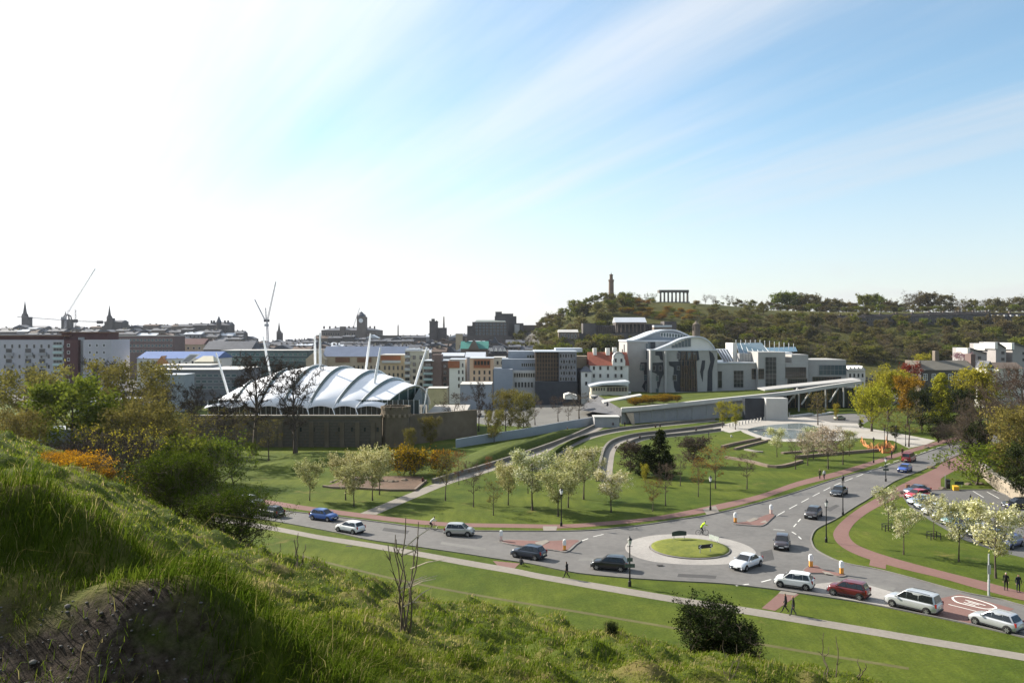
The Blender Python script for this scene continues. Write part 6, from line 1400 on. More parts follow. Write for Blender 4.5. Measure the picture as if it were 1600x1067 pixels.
# ------------------------------------------------------------------ hill woodland
far = dict(limbs=12, subs=4, twigs=3, trunk_r=.3, tw_r=.05)
for i, (k, m) in enumerate((('far_olive_tree', WOOD1), ('far_brown_tree', WOOD2), ('far_green_tree', WOOD3))):
    proto(k, m, seed=40 + i, H=12, th=.12, cw=5.0, nleaf=1900, leaf=.46, spread=.6, **far)
    proto(k + '_b', m, seed=50 + i, H=12, th=.10, cw=5.6, nleaf=1900, leaf=.46, spread=.65, shape='dome', **far)
proto('far_bare_tree', WOOD2, seed=60, H=13, th=.2, cw=5.5, limbs=16, subs=6, twigs=4, nleaf=700, leaf=.22, spread=.35, trunk_r=.3, tw_r=.06)
def woodland():
    KL = {'far_olive_tree': 'olive budding tree', 'far_brown_tree': 'brown budding tree', 'far_green_tree': 'fresh green tree', 'far_bare_tree': 'bare grey-brown tree'}
    def put(px, d, h, k, where, grp, wide=1.):
        x = X(px, d); z = tz(x, d); key = k + ('_b' if k != 'far_bare_tree' and rnd.random() < .5 else '')
        plant(key, (x, d, z), h, KL[k] + ' ' + where, 'tree', {'far_bare_tree': 'bare_tree', 'far_green_tree': 'leafy_tree', 'far_brown_tree': 'brown_tree'}.get(k, 'budding_tree'), grp, wide)
    # crest trees
    for px, h, k in [(972, 10, 'far_green_tree'), (985, 11, 'far_bare_tree'), (998, 10, 'far_bare_tree'), (1010, 11, 'far_bare_tree'), (1021, 11, 'far_bare_tree'), (1102, 12, 'far_bare_tree'), (1115, 12, 'far_bare_tree')]: put(px, 955, h, k, 'on the hill crest between the monuments', 'crest trees')
    px = 1140
    while px < 1640:
        big = px > 1205; h = rnd.uniform(11, 21) if big else rnd.uniform(7, 10)
        k = rnd.choice(('far_brown_tree', 'far_brown_tree', 'far_olive_tree', 'far_bare_tree')); 
        if 1208 < px < 1250 or 1345 < px < 1380: k = 'far_green_tree'; h = 19
        put(px, rnd.uniform(965, 1005), h + 5, k, 'on the wooded ridge skyline', 'ridge trees', rnd.uniform(1.0, 1.35)); px += rnd.uniform(8, 13) if big else rnd.uniform(12, 20)
    px = 1120
    while px < 1640:
        put(px, rnd.uniform(925, 955), rnd.uniform(5, 9) if px > 1205 else rnd.uniform(3, 6), rnd.choice(('far_brown_tree', 'far_olive_tree', 'far_green_tree')), 'in the undergrowth below the ridge skyline', 'ridge undergrowth', rnd.uniform(1.3, 1.8)); px += rnd.uniform(6, 10)
    for px in range(846, 945, 7): put(px + rnd.uniform(-2, 2), rnd.uniform(905, 940), rnd.uniform(6, 9.5), rnd.choice(('far_olive_tree', 'far_green_tree', 'far_green_tree')), 'along the left shoulder of the monument hill', 'shoulder trees', rnd.uniform(1.1, 1.6))
    for px in (1318, 1334, 1347, 1372, 1383, 1410, 1436, 1444, 1470, 1478, 1505, 1528, 1536, 1560, 1590): put(px, rnd.uniform(770, 788), rnd.uniform(9, 14), rnd.choice(('far_olive_tree', 'far_brown_tree', 'far_brown_tree', 'far_green_tree')), 'standing in front of the dark terrace', 'trees before the terrace', rnd.uniform(.9, 1.3))
    n = 0; tries = 0
    pts = []
    dd = np.linspace(440, 915, 120)
    while n < 390 and tries < 14000:
        tries += 1; px = rnd.uniform(795, 1640) if n < 310 else rnd.uniform(1040, 1340); h = rnd.uniform(8, 14)
        g_ = 520 + (CZ - (1.05 - .015 * dd + far_rise(X(px, 1) * dd, dd))) / dd * F; ty = rnd.uniform(g_.min() + 1, 572); d = float(dd[int(np.argmin(np.abs(g_ - ty)))]) + rnd.uniform(-4, 4)
        x = X(px, d); z = tz(x, d); top = 520 + (CZ - z - h) / d * F; foot = 520 + (CZ - z) / d * F
        if px < 905 and d < 560: continue
        if 905 < px < 1062 and d < 735 and top < 521: continue
        if 1070 < px < 1106 and d < 640 and top < 532: continue
        if 966 < px < 1090 and d > 735 and 474 < top < 500: continue
        if px < 842 and top < 514: continue
        if 868 < px < 906 and d < 700 and top < 528: continue
        if px > 1306 and d < 815 and top < 504 and rnd.random() < .72: continue
        if 1275 < px < 1425 and d < 620: continue
        if d < 520 and px < 1290: continue
        if 1420 < px and d < 470: continue
        if px > 1200 and top < 484 or px > 1062 and top < 471: continue
        if 1020 < px < 1086 and top < 474: continue
        if any((x - a) ** 2 + (d - b_) ** 2 < 3.4 ** 2 for a, b_ in pts): continue
        pts.append((x, d)); n += 1
        k = rnd.choices(('far_olive_tree', 'far_brown_tree', 'far_green_tree', 'far_bare_tree'), ((5, 2, 4, 1) if px < 1130 else (4, 5, 2, 3)))[0]
        put(px, d, h, k, 'on the wooded slope left of the monument hill' if px < 910 else 'on the slope under the monument hill' if px < 1130 else 'on the wooded slope above the graveyard' if px < 1430 else 'on the wooded slope behind the stepped houses', 'woodland on the hill slopes', rnd.uniform(1.1, 1.6))
    m = 0
    while m < 70:
        px = rnd.uniform(968, 1092); d = rnd.uniform(740, 930); x = X(px, d); z = tz(x, d); py = 520 + (CZ - z) / d * F
        if py > 501 or (py < 486 and 1022 < px < 1084): continue
        plant('gorse_bush' if rnd.random() < .62 else 'shrub', (x, d, z), rnd.uniform(2.8, 5.5), 'gorse or scrub bush on the steep face of the monument hill', 'bush', 'bush', 'scrub on the monument hill', rnd.uniform(1.0, 1.6)); m += 1
    # graveyard
    GRV = mat('gravestone', (.12, .115, .105), .95, var=.3, scale=.5)
    gm = [MB().box(-w / 2, w / 2, -.12, .12, -.3, h).build('gravestone', GRV).data for w, h in ((.9, 1.4), (.8, 1.8), (1.1, 1.1))]
    for o in [o for o in bpy.data.objects if o.name.startswith('gravestone')]: bpy.data.objects.remove(o)
    for i in range(150):
        d = rnd.uniform(440, 600); px = rnd.uniform(1268, 1432); x = X(px, d)
        o = link('gravestone', rnd.choice(gm), None, (x, d, tz(x, d)), rnd.uniform(-.3, .3)); o.scale = (1.3, 1.3, rnd.uniform(1, 1.6)); tag(o, 'small weathered gravestone in the hillside graveyard', 'gravestone', 'gravestones in the graveyard')
    for i, (px, py, d, w) in enumerate([(1300, 552, 560, 60), (1352, 560, 520, 90), (1408, 566, 500, 50)]):
        b = Bld('graveyard_wall', ['dark graveyard wall below the woods', 'long dark graveyard wall in the middle', 'dark graveyard wall beside the slim chimney'][i], 'wall', px, d); b.mb(MB().box(X(px - w / 2, d), X(px + w / 2, d), d, d + .6, b.z0 - 1, b.z0 + 2.4), 'wall_face', SKYST); b.mb(MB().box(X(px - w / 2, d), X(px + w / 2, d), d - .1, d + .7, b.z0 + 2.4, b.z0 + 2.6), 'coping', STONE)
woodland()
# ------------------------------------------------------------------ vehicles
TYRE = mat('tyre rubber', (.018, .018, .018), .9, var=.2)
RIM = mat('alloy rim', (.45, .45, .46), .35, metal=.7, var=.1)
TRIM = mat('black plastic trim', (.02, .02, .022), .6, var=.1)
LAMPG = glassmat('headlight glass', (.65, .66, .66), .1)
LAMPR = glassmat('tail light red', (.30, .015, .012), .2)
PLATE = mat('number plate', (.70, .68, .50), .6, var=.03)
CARG = glassmat('car window glass', (.012, .014, .017), .06, .6)
TYPES = {  # L, W, H, bonnet top z, belt z, windscreen base x, roof front x, roof rear x, rear glass base x (x from centre, front +)
    'hatch': (3.95, 1.70, 1.48, .86, .96, .95, .28, -1.45, -1.80), 'sedan': (4.52, 1.80, 1.42, .82, .92, .95, .25, -.95, -1.55),
    'mpv': (4.62, 1.85, 1.72, .98, 1.04, 1.35, .55, -2.0, -2.22), 'mini': (3.70, 1.64, 1.52, .90, .98, 1.05, .42, -1.45, -1.72), 'estate': (4.3, 1.78, 1.56, .92, 1.0, 1.05, .35, -1.7, -2.02), 'van': (4.6, 1.9, 1.95, 1.1, 1.15, 1.5, .95, -2.1, -2.25)}
WHEEL = None
def wheel_meshes():
    global WHEEL
    n = 20; b = MB(); pr = [(.20, -.10), (.29, -.11), (.32, -.07), (.32, .07), (.29, .11), (.20, .10)]
    vs = [(r * math.cos(6.2832 * k / n), y, r * math.sin(6.2832 * k / n)) for r, y in pr for k in range(n)]
    b.add(vs, [[i * n + k, i * n + (k + 1) % n, (i + 1) * n + (k + 1) % n, (i + 1) * n + k] for i in range(5) for k in range(n)])
    ty = b.mesh('tyre', TYRE, True); b = MB()
    vs = [(.205 * math.cos(6.2832 * k / n), y, .205 * math.sin(6.2832 * k / n)) for y in (-.09, .09) for k in range(n)]
    b.add(vs, [list(range(n)), list(range(n, 2 * n))])
    for s_ in (-1, 1):
        for k in range(6):
            a = 6.2832 * k / 6; rot = Matrix.Rotation(a, 3, 'Y'); b.box(.03, .2, s_ * .09 - .012, s_ * .09 + .012, -.03, .03, 1, rot=rot)
    WHEEL = (ty, b.mesh('rim', [TRIM, RIM]))
wheel_meshes()
def car(px, py, to, kind, col, label, metal=.0, group=None, sc=1., rough=.28, name=None, p=None):
    """car whose middle touches the road at the pixel; 'to' is a pixel it drives towards"""
    c = p or G(px, py); q = G(*to) if not isinstance(to, Vector) else to; rz = math.atan2(q.y - c.y, q.x - c.x)
    L_, W_, H_, zb, zl, xa, xf, xr, xb = TYPES[kind]; w = W_ / 2; zr = H_
    t = empty(name or {'mpv': 'people_carrier', 'sedan': 'saloon_car', 'van': 'van'}.get(kind, 'hatchback_car'), (c.x, c.y, gz(c.x, c.y) + .015), rz, sc); t.rotation_euler = (0, 0, rz)
    PM = paint('car paint %.2f %.2f %.2f' % col, col, rough, metal)
    hl = L_ / 2; low = .20
    def ztop(x):
        if x > xa: u = (x - xa) / (hl - xa); return zl + (zb - zl) * min(1, u * 1.2) - .20 * max(0, u - .55) ** 2 / .2
        if kind == 'sedan' and x < xb: u = (xb - x) / (hl + xb); return zl + .02 - .10 * u * u
        return zl
    xs = [-hl, -hl + .05, -hl + .18, -hl + .5, xb + .05 if kind == 'sedan' else -hl + .8, -.9, -.3, .3, .8, xa, (xa + hl) / 2, hl - .42, hl - .18, hl - .06, hl]; xs = sorted(set(round(v, 3) for v in xs)); vs = []; K = 12
    for x in xs:
        e = abs(x) / hl; tw = w * (1 - .16 * max(0, (e - .72) / .28) ** 2.2); zt = ztop(x); endf = max(0, (e - .93) / .07); zt2 = zt - (.34 if x > 0 else .10) * endf; lo = low + .10 * max(0, (e - .8) / .2)
        half = [(0, lo), (tw * .86, lo), (tw * .98, lo + .12), (tw, lo + .34), (tw * .985, zt2 - .14), (tw * .93, zt2 - .02), (tw * .55, zt2 + .025)]
        ring = half + [(-a, b_) for a, b_ in half[::-1][:-1]]; ring.insert(7, (0, zt2 + .035)); vs += [(x, a, b_) for a, b_ in ring]; K = len(ring)
    n = len(xs); fs = [[i * K + k, (i + 1) * K + k, (i + 1) * K + (k + 1) % K, i * K + (k + 1) % K] for i in range(n - 1) for k in range(K)] + [list(range(K)), [(n - 1) * K + k for k in range(K)][::-1]]
    MB().add(vs, fs).build('body', PM, t, smooth=True)
    # cabin: sculpted shell
    wb, wr = w * .915, w * .735; mid = (xf + xr) / 2
    base = [(xa, wb * .90, zl - .02), (xf + .25, wb, zl - .02), (mid, wb, zl - .02), (xb + .1, wb * .98, zl - .02), (xb, wb * .9, zl - .02)]
    roof = [(xf, wr * .93, zr - .05), (xf - .25, wr, zr - .015), (mid, wr * 1.02, zr), (xr + .2, wr * .99, zr - .02), (xr, wr * .93, zr - .06)]
    ce = [(xf, 0, zr - .02), (xf - .25, 0, zr + .02), (mid, 0, zr + .035), (xr + .2, 0, zr + .01), (xr, 0, zr - .03)]
    vs = base + [(a, -b_, c_) for a, b_, c_ in base] + roof + [(a, -b_, c_) for a, b_, c_ in roof] + ce
    fs = [[i, i + 1, 11 + i, 10 + i] for i in range(4)] + [[5 + i, 15 + i, 16 + i, 6 + i] for i in range(4)] + [[10 + i, 11 + i, 21 + i, 20 + i] for i in range(4)] + [[15 + i, 20 + i, 21 + i, 16 + i] for i in range(4)] + [[0, 10, 20, 15, 5], [4, 9, 19, 24, 14]]
    MB().add(vs, fs).build('cabin', PM, t)
    def pane(name, a, b_, c_, d_, k=.012, ins=.07):
        P4 = [Vector(v) for v in (a, b_, c_, d_)]; m_ = sum(P4, Vector()) / 4; nn = (P4[1] - P4[0]).cross(P4[3] - P4[0]).normalized()
        if nn.dot(m_ - Vector((mid, 0, zl + .1))) < 0: nn = -nn
        P4 = [v.lerp(m_, ins) + nn * k for v in P4]; MB().add(P4 + [v - nn * .02 for v in P4], [[0, 1, 2, 3], [0, 4, 5, 1], [1, 5, 6, 2], [2, 6, 7, 3], [3, 7, 4, 0]]).build(name, CARG, t)
    pane('windscreen', (xa, wb * .88, zl), (xa, -wb * .88, zl), (xf, -wr * .92, zr - .05), (xf, wr * .92, zr - .05), .02, .05)
    pane('rear_window', (xb, wb * .88, zl + .03), (xb, -wb * .88, zl + .03), (xr, -wr * .92, zr - .07), (xr, wr * .92, zr - .07), .02, .08)
    for s_ in (-1, 1):
        cuts = [xa - .12, .02, -.92, xb + .16] if kind not in ('mpv', 'van') else [xa - .15, .3, -.75, xb + .14]
        tops = [xf - .06, .02, -.86, xr + .10] if kind not in ('mpv', 'van') else [xf - .06, .3, -.72, xr + .08]
        for i in range(3):
            if kind == 'sedan' and i == 2 : cuts[3] = xb + .3
            pane('side_window', (cuts[i], s_ * wb, zl + .02), (cuts[i + 1], s_ * wb, zl + .02), (tops[i + 1], s_ * wr, zr - .06), (tops[i], s_ * wr, zr - .06), .018, .045)
        MB().box(-.09, .07, -.07, .07, -.06, .06).build('mirror', PM, t, (xa - .18, s_ * (w + .06), zl + .05))
        MB().front([(hl - .40, zb - .30), (hl - .06, zb - .34), (hl - .08, zb - .22), (hl - .40, zb - .12)], -.02, .02).build('headlight', LAMPG, t, (0, s_ * (w * .88), 0))
        MB().box(-.03, .03, -.16, .16, -.05, .05).build('headlight', LAMPG, t, (hl - .03, s_ * w * .60, zb - .27))
        MB().box(-.05, .12, -.07, .035, -.16, .16).build('tail_light', LAMPR, t, (-hl + .04, s_ * (w * .84), zl - .13))
        MB().box(-1.15, 1.15, -.015, .015, -.045, .045).build('sill_trim', TRIM, t, (0, s_ * (w + .004), .33))
        for x in (hl * .655, -hl * .655):
            b = MB(); nn = 18; b.add([(x + .38 * math.cos(6.2832 * k / nn), s_ * (w + .003), .33 + .38 * math.sin(6.2832 * k / nn)) for k in range(nn)] + [(x + .38 * math.cos(6.2832 * k / nn), s_ * (w - .12), .33 + .38 * math.sin(6.2832 * k / nn)) for k in range(nn)], [list(range(nn))] + [[k, nn + k, nn + (k + 1) % nn, (k + 1) % nn] for k in range(nn)]); b.build('wheel_arch', TRIM, t)
            wl = link('wheel', WHEEL[0], t, (x, s_ * (w - .075), .32)); link('rim', WHEEL[1], wl, (0, s_ * .03, 0))
    MB().box(-.03, .05, -.55, .55, -.09, .07).build('grille', TRIM, t, (hl - .02, 0, .42)); MB().box(-.02, .02, -.26, .26, -.055, .055).build('number_plate', WHITE, t, (hl + .045, 0, .45)); MB().box(-.02, .02, -.26, .26, -.055, .055).build('number_plate', PLATE, t, (-hl - .015, 0, .62)); MB().box(-.05, .03, -.75, .75, -.06, .06).build('rear_bumper_trim', TRIM, t, (-hl + .02, 0, .34))
    if kind == 'mpv':
        for s_ in (-1, 1): MB().tube([(xf - .3, s_ * wr * .92, zr + .03), (mid, s_ * wr * .95, zr + .07), (xr + .3, s_ * wr * .92, zr + .03)], .025, 5).build('roof_rail', TRIM, t)
    return tag(t, label, 'van' if kind == 'van' else 'car', group)
RG = 'cars driving on the road'
car(424, 806, (370, 797), 'hatch', (.012, .013, .016), 'black car half hidden behind the hawthorn bush', group=RG)
car(392, 789, (440, 796), 'hatch', (.55, .56, .58), 'silver car glimpsed behind the hawthorn bush', .3, RG)
car(506, 812, (600, 823), 'hatch', (.02, .085, .30), 'bright blue hatchback on the left road', group=RG)
car(547, 831, (470, 818), 'hatch', (.70, .70, .69), 'white hatchback driving away on the left road', group=RG)
car(718, 836, (800, 839), 'mini', (.42, .41, .38), 'champagne silver hatchback approaching the left island', .35, RG)
car(826, 871, (760, 861), 'hatch', (.022, .032, .055), 'dark blue hatchback leaving the roundabout beside the left island', group=RG)
car(953, 889, (880, 883), 'hatch', (.008, .008, .010), 'black hatchback below the roundabout', group=RG)
car(1166, 886, (1120, 903), 'sedan', (.66, .67, .70), 'silver-white saloon on the roundabout', .15, RG)
car(1222, 855, (1214, 892), 'hatch', (.045, .036, .042), 'dark mauve hatchback facing the camera at the give-way line', group=RG)
car(1271, 808, (1238, 832), 'hatch', (.040, .034, .036), 'dark grey hatchback queuing behind the mauve one', group=RG)
car(1311, 773, (1270, 794), 'sedan', (.02, .026, .034), 'dark slate saloon on the far road', group=RG)
car(1414, 737, (1380, 749), 'hatch', (.035, .09, .36), 'royal blue hatchback on the far road', group=RG)
car(1420, 721, (1460, 706), 'van', (.20, .02, .022), 'dark red van on the far road beside the blue car', group=RG)
car(1241, 917, (1180, 909), 'mini', (.74, .74, .73), 'small white hatchback at the head of the queue', group=RG)
car(1326, 931, (1250, 917), 'mini', (.12, .012, .016), 'dark red hatchback second in the queue', group=RG)
car(1427, 951, (1340, 931), 'mpv', (.50, .51, .52), 'silver people carrier third in the queue', .35, RG)
car(1556, 980, (1460, 954), 'hatch', (.46, .47, .49), 'silver hatchback at the right edge on the red table', .35, RG)
PG = 'cars in the car park'
for i, (px, py, kind, col, lab) in enumerate([
    (1433, 771, 'sedan', (.05, .07, .12), 'dark blue car, farthest in the parked row'), (1433, 779, 'hatch', (.48, .02, .035), 'red car second in the parked row'), (1439, 787, 'sedan', (.25, .33, .42), 'pale blue car third in the parked row'), (1448, 794, 'hatch', (.16, .22, .27), 'grey-blue car fourth in the parked row'),
    (1460, 803, 'hatch', (.66, .66, .66), 'white car fifth in the parked row'), (1476, 811, 'hatch', (.45, .46, .48), 'silver car behind the guarded blossom tree'), (1492, 819, 'estate', (.18, .30, .30), 'greenish car behind the third blossom tree'), (1510, 828, 'hatch', (.06, .09, .16), 'navy car behind the third blossom tree'), (1530, 837, 'hatch', (.40, .42, .45), 'silver car behind the largest blossom tree, left of two'), (1552, 846, 'estate', (.03, .035, .045), 'black car behind the largest blossom tree'), (1578, 854, 'hatch', (.08, .10, .22), 'blue car at the right end of the parked row')]):
    c = G(px, py); car(0, 0, c + Vector((-3, -1.2 - .1 * i, 0)), kind, col, lab, .2, PG, p=c)
c = G(1592, 794); car(0, 0, c + Vector((-4, .2, 0)), 'estate', (.012, .012, .022), 'black estate car alone on the right of the car park', 0, PG, p=c)
c = G(1312, 656); car(0, 0, c + Vector((4, 2, 0)), 'hatch', (.30, .30, .20), 'olive car parked on the side street behind the plaza', 0, None, p=c)
for i, px in enumerate((842, 850, 858, 868, 880)):
    x = X(px, 700); car(0, 0, Vector((x + 5, 700.5, 0)), 'hatch', [(.6, .6, .6), (.5, .5, .52), (.7, .7, .7), (.2, .2, .22), (.6, .58, .55)][i], 'tiny parked car on the road under the wooded hill', 0, 'cars under the hill', p=Vector((x, 700, tz(x, 700)))).location.z = tz(x, 700) + .3
# ------------------------------------------------------------------ people
SKIN = mat('skin', (.45, .27, .19), .6, var=.08); SHOE = mat('shoes', (.02, .018, .016), .7, var=.1)
BODIES = {}
def body_mesh(pose):
    if pose in BODIES: return BODIES[pose]
    J = {}; E = []
    def j(n, x, y, z, r, r2=None): J[n] = (Vector((x, y, z)), r, r2 or r)
    def e(a, b, reg): E.append((a, b, reg))
    lean = {'cycle': .32}.get(pose, .03); hz = {'sit': .22, 'cycle': .92}.get(pose, .93)
    j('hip', 0, 0, hz, .145, .16); j('waist', lean * .45, 0, hz + .20, .125, .15); j('chest', lean * 1.2, 0, hz + .43, .13, .175); j('neck', lean * 1.6, 0, hz + .57, .06); j('head', lean * 1.7 + .02, 0, hz + .66, .085); j('face', lean * 1.75 + .03, 0, hz + .74, .098, .085); j('crown', lean * 1.75 + .01, 0, hz + .83, .062)
    for a, b_, r in (('hip', 'waist', 1), ('waist', 'chest', 1), ('chest', 'neck', 1), ('neck', 'head', 0), ('head', 'face', 0), ('face', 'crown', 4)): e(a, b_, r)
    for s_, nm in ((1, 'l'), (-1, 'r')):
        if pose == 'walk': k, an = ((.17, .52), (.34, .10)) if s_ > 0 else ((.06, .50), (-.26, .16)); arm = -.16 * s_
        elif pose == 'walk2': k, an = ((.14, .52), (.20, .09)) if s_ > 0 else ((.02, .50), (-.22, .13)); arm = -.10 * s_
        elif pose == 'sit': k, an = ((.36, .50), (.50, .09)); arm = .30
        elif pose == 'cycle': k, an = ((.30, .66), (.10, .32)) if s_ > 0 else ((.26, .54), (.14, .12)); arm = .5
        else: k, an = ((.02, .50), (.0, .09)); arm = .02
        y = s_ * .10
        j('th' + nm, 0 + k[0] * .12, y, hz - .05, .095); j('kn' + nm, k[0], s_ * .11, k[1], .062); j('an' + nm, an[0], s_ * .11, an[1], .042); j('to' + nm, an[0] + .19, s_ * .125, max(.035, an[1] - .055), .035, .045)
        e('hip', 'th' + nm, 2); e('th' + nm, 'kn' + nm, 2); e('kn' + nm, 'an' + nm, 2); e('an' + nm, 'to' + nm, 3)
        cx = J['chest'][0]; sh = cx + Vector((0, s_ * .19, .05)); j('sh' + nm, *sh, .068)
        if pose == 'cycle': el, wr = sh + Vector((.20, s_ * .06, -.17)), sh + Vector((.42, s_ * .02, -.22))
        elif pose == 'sit': el, wr = sh + Vector((.12, s_ * .05, -.24)), sh + Vector((.32, -s_ * .04, -.18))
        else: el, wr = sh + Vector((arm * .5 - .02, s_ * .06, -.28)), sh + Vector((arm * 1.3 + .05, s_ * .05, -.53))
        j('el' + nm, *el, .045); j('wr' + nm, *wr, .03); dr = (wr - el).normalized(); pl = wr + dr * .07; j('pa' + nm, *pl, .026, .036)
        e('chest', 'sh' + nm, 1); e('sh' + nm, 'el' + nm, 1); e('el' + nm, 'wr' + nm, 1); e('wr' + nm, 'pa' + nm, 0)
        side = dr.cross(Vector((0, 1, 0))).normalized() if abs(dr.y) < .9 else Vector((1, 0, 0))
        for f in range(4):
            o = side * (f - 1.5) * .018; ln = (.065, .078, .074, .055)[f]; n1, n2 = 'f%d%s' % (f, nm), 'g%d%s' % (f, nm)
            j(n1, *(pl + o + dr * ln * .6), .0085); j(n2, *(pl + o + dr * ln + Vector((.01, -s_ * .018, 0))), .0075); e('pa' + nm, n1, 0); e(n1, n2, 0)
        tb = wr + dr * .03 + side * .035; j('t' + nm, *tb, .011); j('u' + nm, *(tb + dr * .045 + side * .012), .009); e('wr' + nm, 't' + nm, 0); e('t' + nm, 'u' + nm, 0)
    names = list(J); me = bpy.data.meshes.new('skeleton'); me.from_pydata([J[n][0] for n in names], [(names.index(a), names.index(b_)) for a, b_, _ in E], [])
    o = bpy.data.objects.new('skeleton', me); C.objects.link(o); o.modifiers.new('s', 'SKIN'); o.modifiers.new('u', 'SUBSURF').levels = 1
    for i, n in enumerate(names): sv = me.skin_vertices[0].data[i]; sv.radius = (J[n][1], J[n][2]); sv.use_root = (n == 'hip')
    dg = bpy.context.evaluated_depsgraph_get(); me2 = bpy.data.meshes.new_from_object(o.evaluated_get(dg)); bpy.data.objects.remove(o)
    me2.name = 'person_' + pose; me2.materials.clear()
    for i in range(5): me2.materials.append(SKIN)
    segs = [(J[a][0], J[b_][0], r, max(J[a][1], .03)) for a, b_, r in E]
    for p in me2.polygons:
        best = min(segs, key=lambda s_: ((p.center - (s_[0] + (s_[1] - s_[0]) * max(0, min(1, (p.center - s_[0]).dot(s_[1] - s_[0]) / max(1e-6, (s_[1] - s_[0]).length_squared))))).length - s_[3] * .6)); r = best[2]
        if r == 0 and p.center.z > hz + .64 and p.center.x < lean * 1.7 + .02: r = 4
        if r == 4 and p.center.z < hz + .78 and p.center.x > lean * 1.75 + .05: r = 0
        p.material_index = r
    me2.polygons.foreach_set('use_smooth', [True] * len(me2.polygons)); BODIES[pose] = me2
    return me2
def cloth(c): return mat('cloth %.2f %.2f %.2f' % c, c, .9, var=.12, scale=6)
def person(px, py, pose, top, legs, label, hair=(.03, .02, .015), to=None, h=1.75, p=None, group=None, off=0.):
    c = p or G(px, py); rz = 0 if to is None else (math.atan2((G(*to) - c).y, (G(*to) - c).x) if not isinstance(to, (int, float)) else to)
    o = link('person', body_mesh(pose), None, (c.x, c.y, gz(c.x, c.y) + .02 + off)); o.rotation_euler = (0, 0, rz); o.scale = (h / 1.76,) * 3
    for i, m in enumerate((SKIN, cloth(top), cloth(legs), SHOE, mat('hair %.2f %.2f %.2f' % hair, hair, .8, var=.2))): o.material_slots[i].link = 'OBJECT'; o.material_slots[i].material = m
    return tag(o, label, 'person', group)
K_ = (.012, .012, .014); N_ = (.02, .024, .045)
person(886, 904, 'walk', K_, K_, 'person in black walking left along the near footpath', to=(800, 889))
person(814, 884, 'sit', (.05, .05, .05), (.06, .06, .07), 'person seated on the grass verge beside the road', to=(840, 870), h=1.6)
person(1228, 958, 'walk', K_, K_, 'person in dark clothes walking, left of a pair on the near footpath', to=(1160, 946), hair=(.10, .06, .03))
person(1240, 962, 'walk2', (.03, .03, .02), N_, 'person with fair hair walking, right of a pair on the near footpath', to=(1170, 950), hair=(.32, .16, .06))
person(1572, 922, 'stand', K_, K_, 'person in a dark jacket standing by the white pole, left of two', to=-2.2, hair=(.45, .42, .40))
person(1591, 925, 'stand', (.015, .018, .03), N_, 'person in dark jacket and jeans standing at the right edge', to=-1.8)
person(1281, 748, 'walk2', (.05, .06, .02), K_, 'person in olive walking on the red path, left of a pair', to=(1230, 765))
person(1288, 749, 'walk', (.35, .36, .38), K_, 'person in a pale jacket walking on the red path', to=(1240, 764), hair=(.35, .3, .25))
person(1483, 733, 'walk', K_, K_, 'person in black crossing the red forecourt', to=(1440, 750))
person(1393, 716, 'stand', K_, K_, 'person in black on the red path near the orange netting', to=0.)
person(1410, 712, 'walk', (.05, .01, .01), K_, 'person in dark red behind the red van', to=(1380, 722))
CPG = 'people in the car park'
person(1516, 790, 'walk', K_, K_, 'person in black in the car park, left of a pair', to=(1560, 796), group=CPG)
person(1529, 794, 'walk2', (.02, .02, .03), K_, 'person in dark clothes in the car park, right of a pair', to=(1580, 800), group=CPG)
person(1526, 804, 'walk', (.07, .05, .04), K_, 'person in brown in front of the pair in the car park', to=(1570, 810), group=CPG)
person(1534, 806, 'walk2', (.04, .04, .05), N_, 'person in grey in front of the pair in the car park', to=(1580, 812), group=CPG)
person(1577, 805, 'walk', (.03, .03, .25), K_, 'person in a bright blue jacket near the black estate car', to=(1530, 800), group=CPG)
person(1107, 685, 'stand', K_, K_, 'person in black on the lawn below the innermost arc', to=0.)
person(1142, 684, 'sit', (.5, .5, .48), (.3, .3, .3), 'person in white sitting on the lawn near the pond', to=0., h=1.6)
person(660, 758, 'sit', (.10, .02, .02), K_, 'person in dark red sitting on the wall of the planting bed', to=-.6, off=.45)
for q, lab in (((887, 677), 'person leaning on the wall of the diagonal path'), ((958, 668), 'person sitting at the left end of the outer garden arc'), ((976, 668), 'person standing beside the concrete wall opening'), ((1024, 672), 'person sitting on the middle garden arc, left of two'), ((1031, 671), 'person sitting on the middle garden arc, right of two'), ((1000, 690), 'person sitting at the start of the innermost garden arc'), ((1088, 677), 'person sitting on the innermost garden arc')):
    person(q[0], q[1], 'sit' if 'sitting' in lab else 'stand', (.02 + rnd.random() * .03, .02, .025), K_, lab, to=rnd.uniform(-2.5, -.6), group='people resting in the garden', off=.6 if 'sitting' in lab else 0)
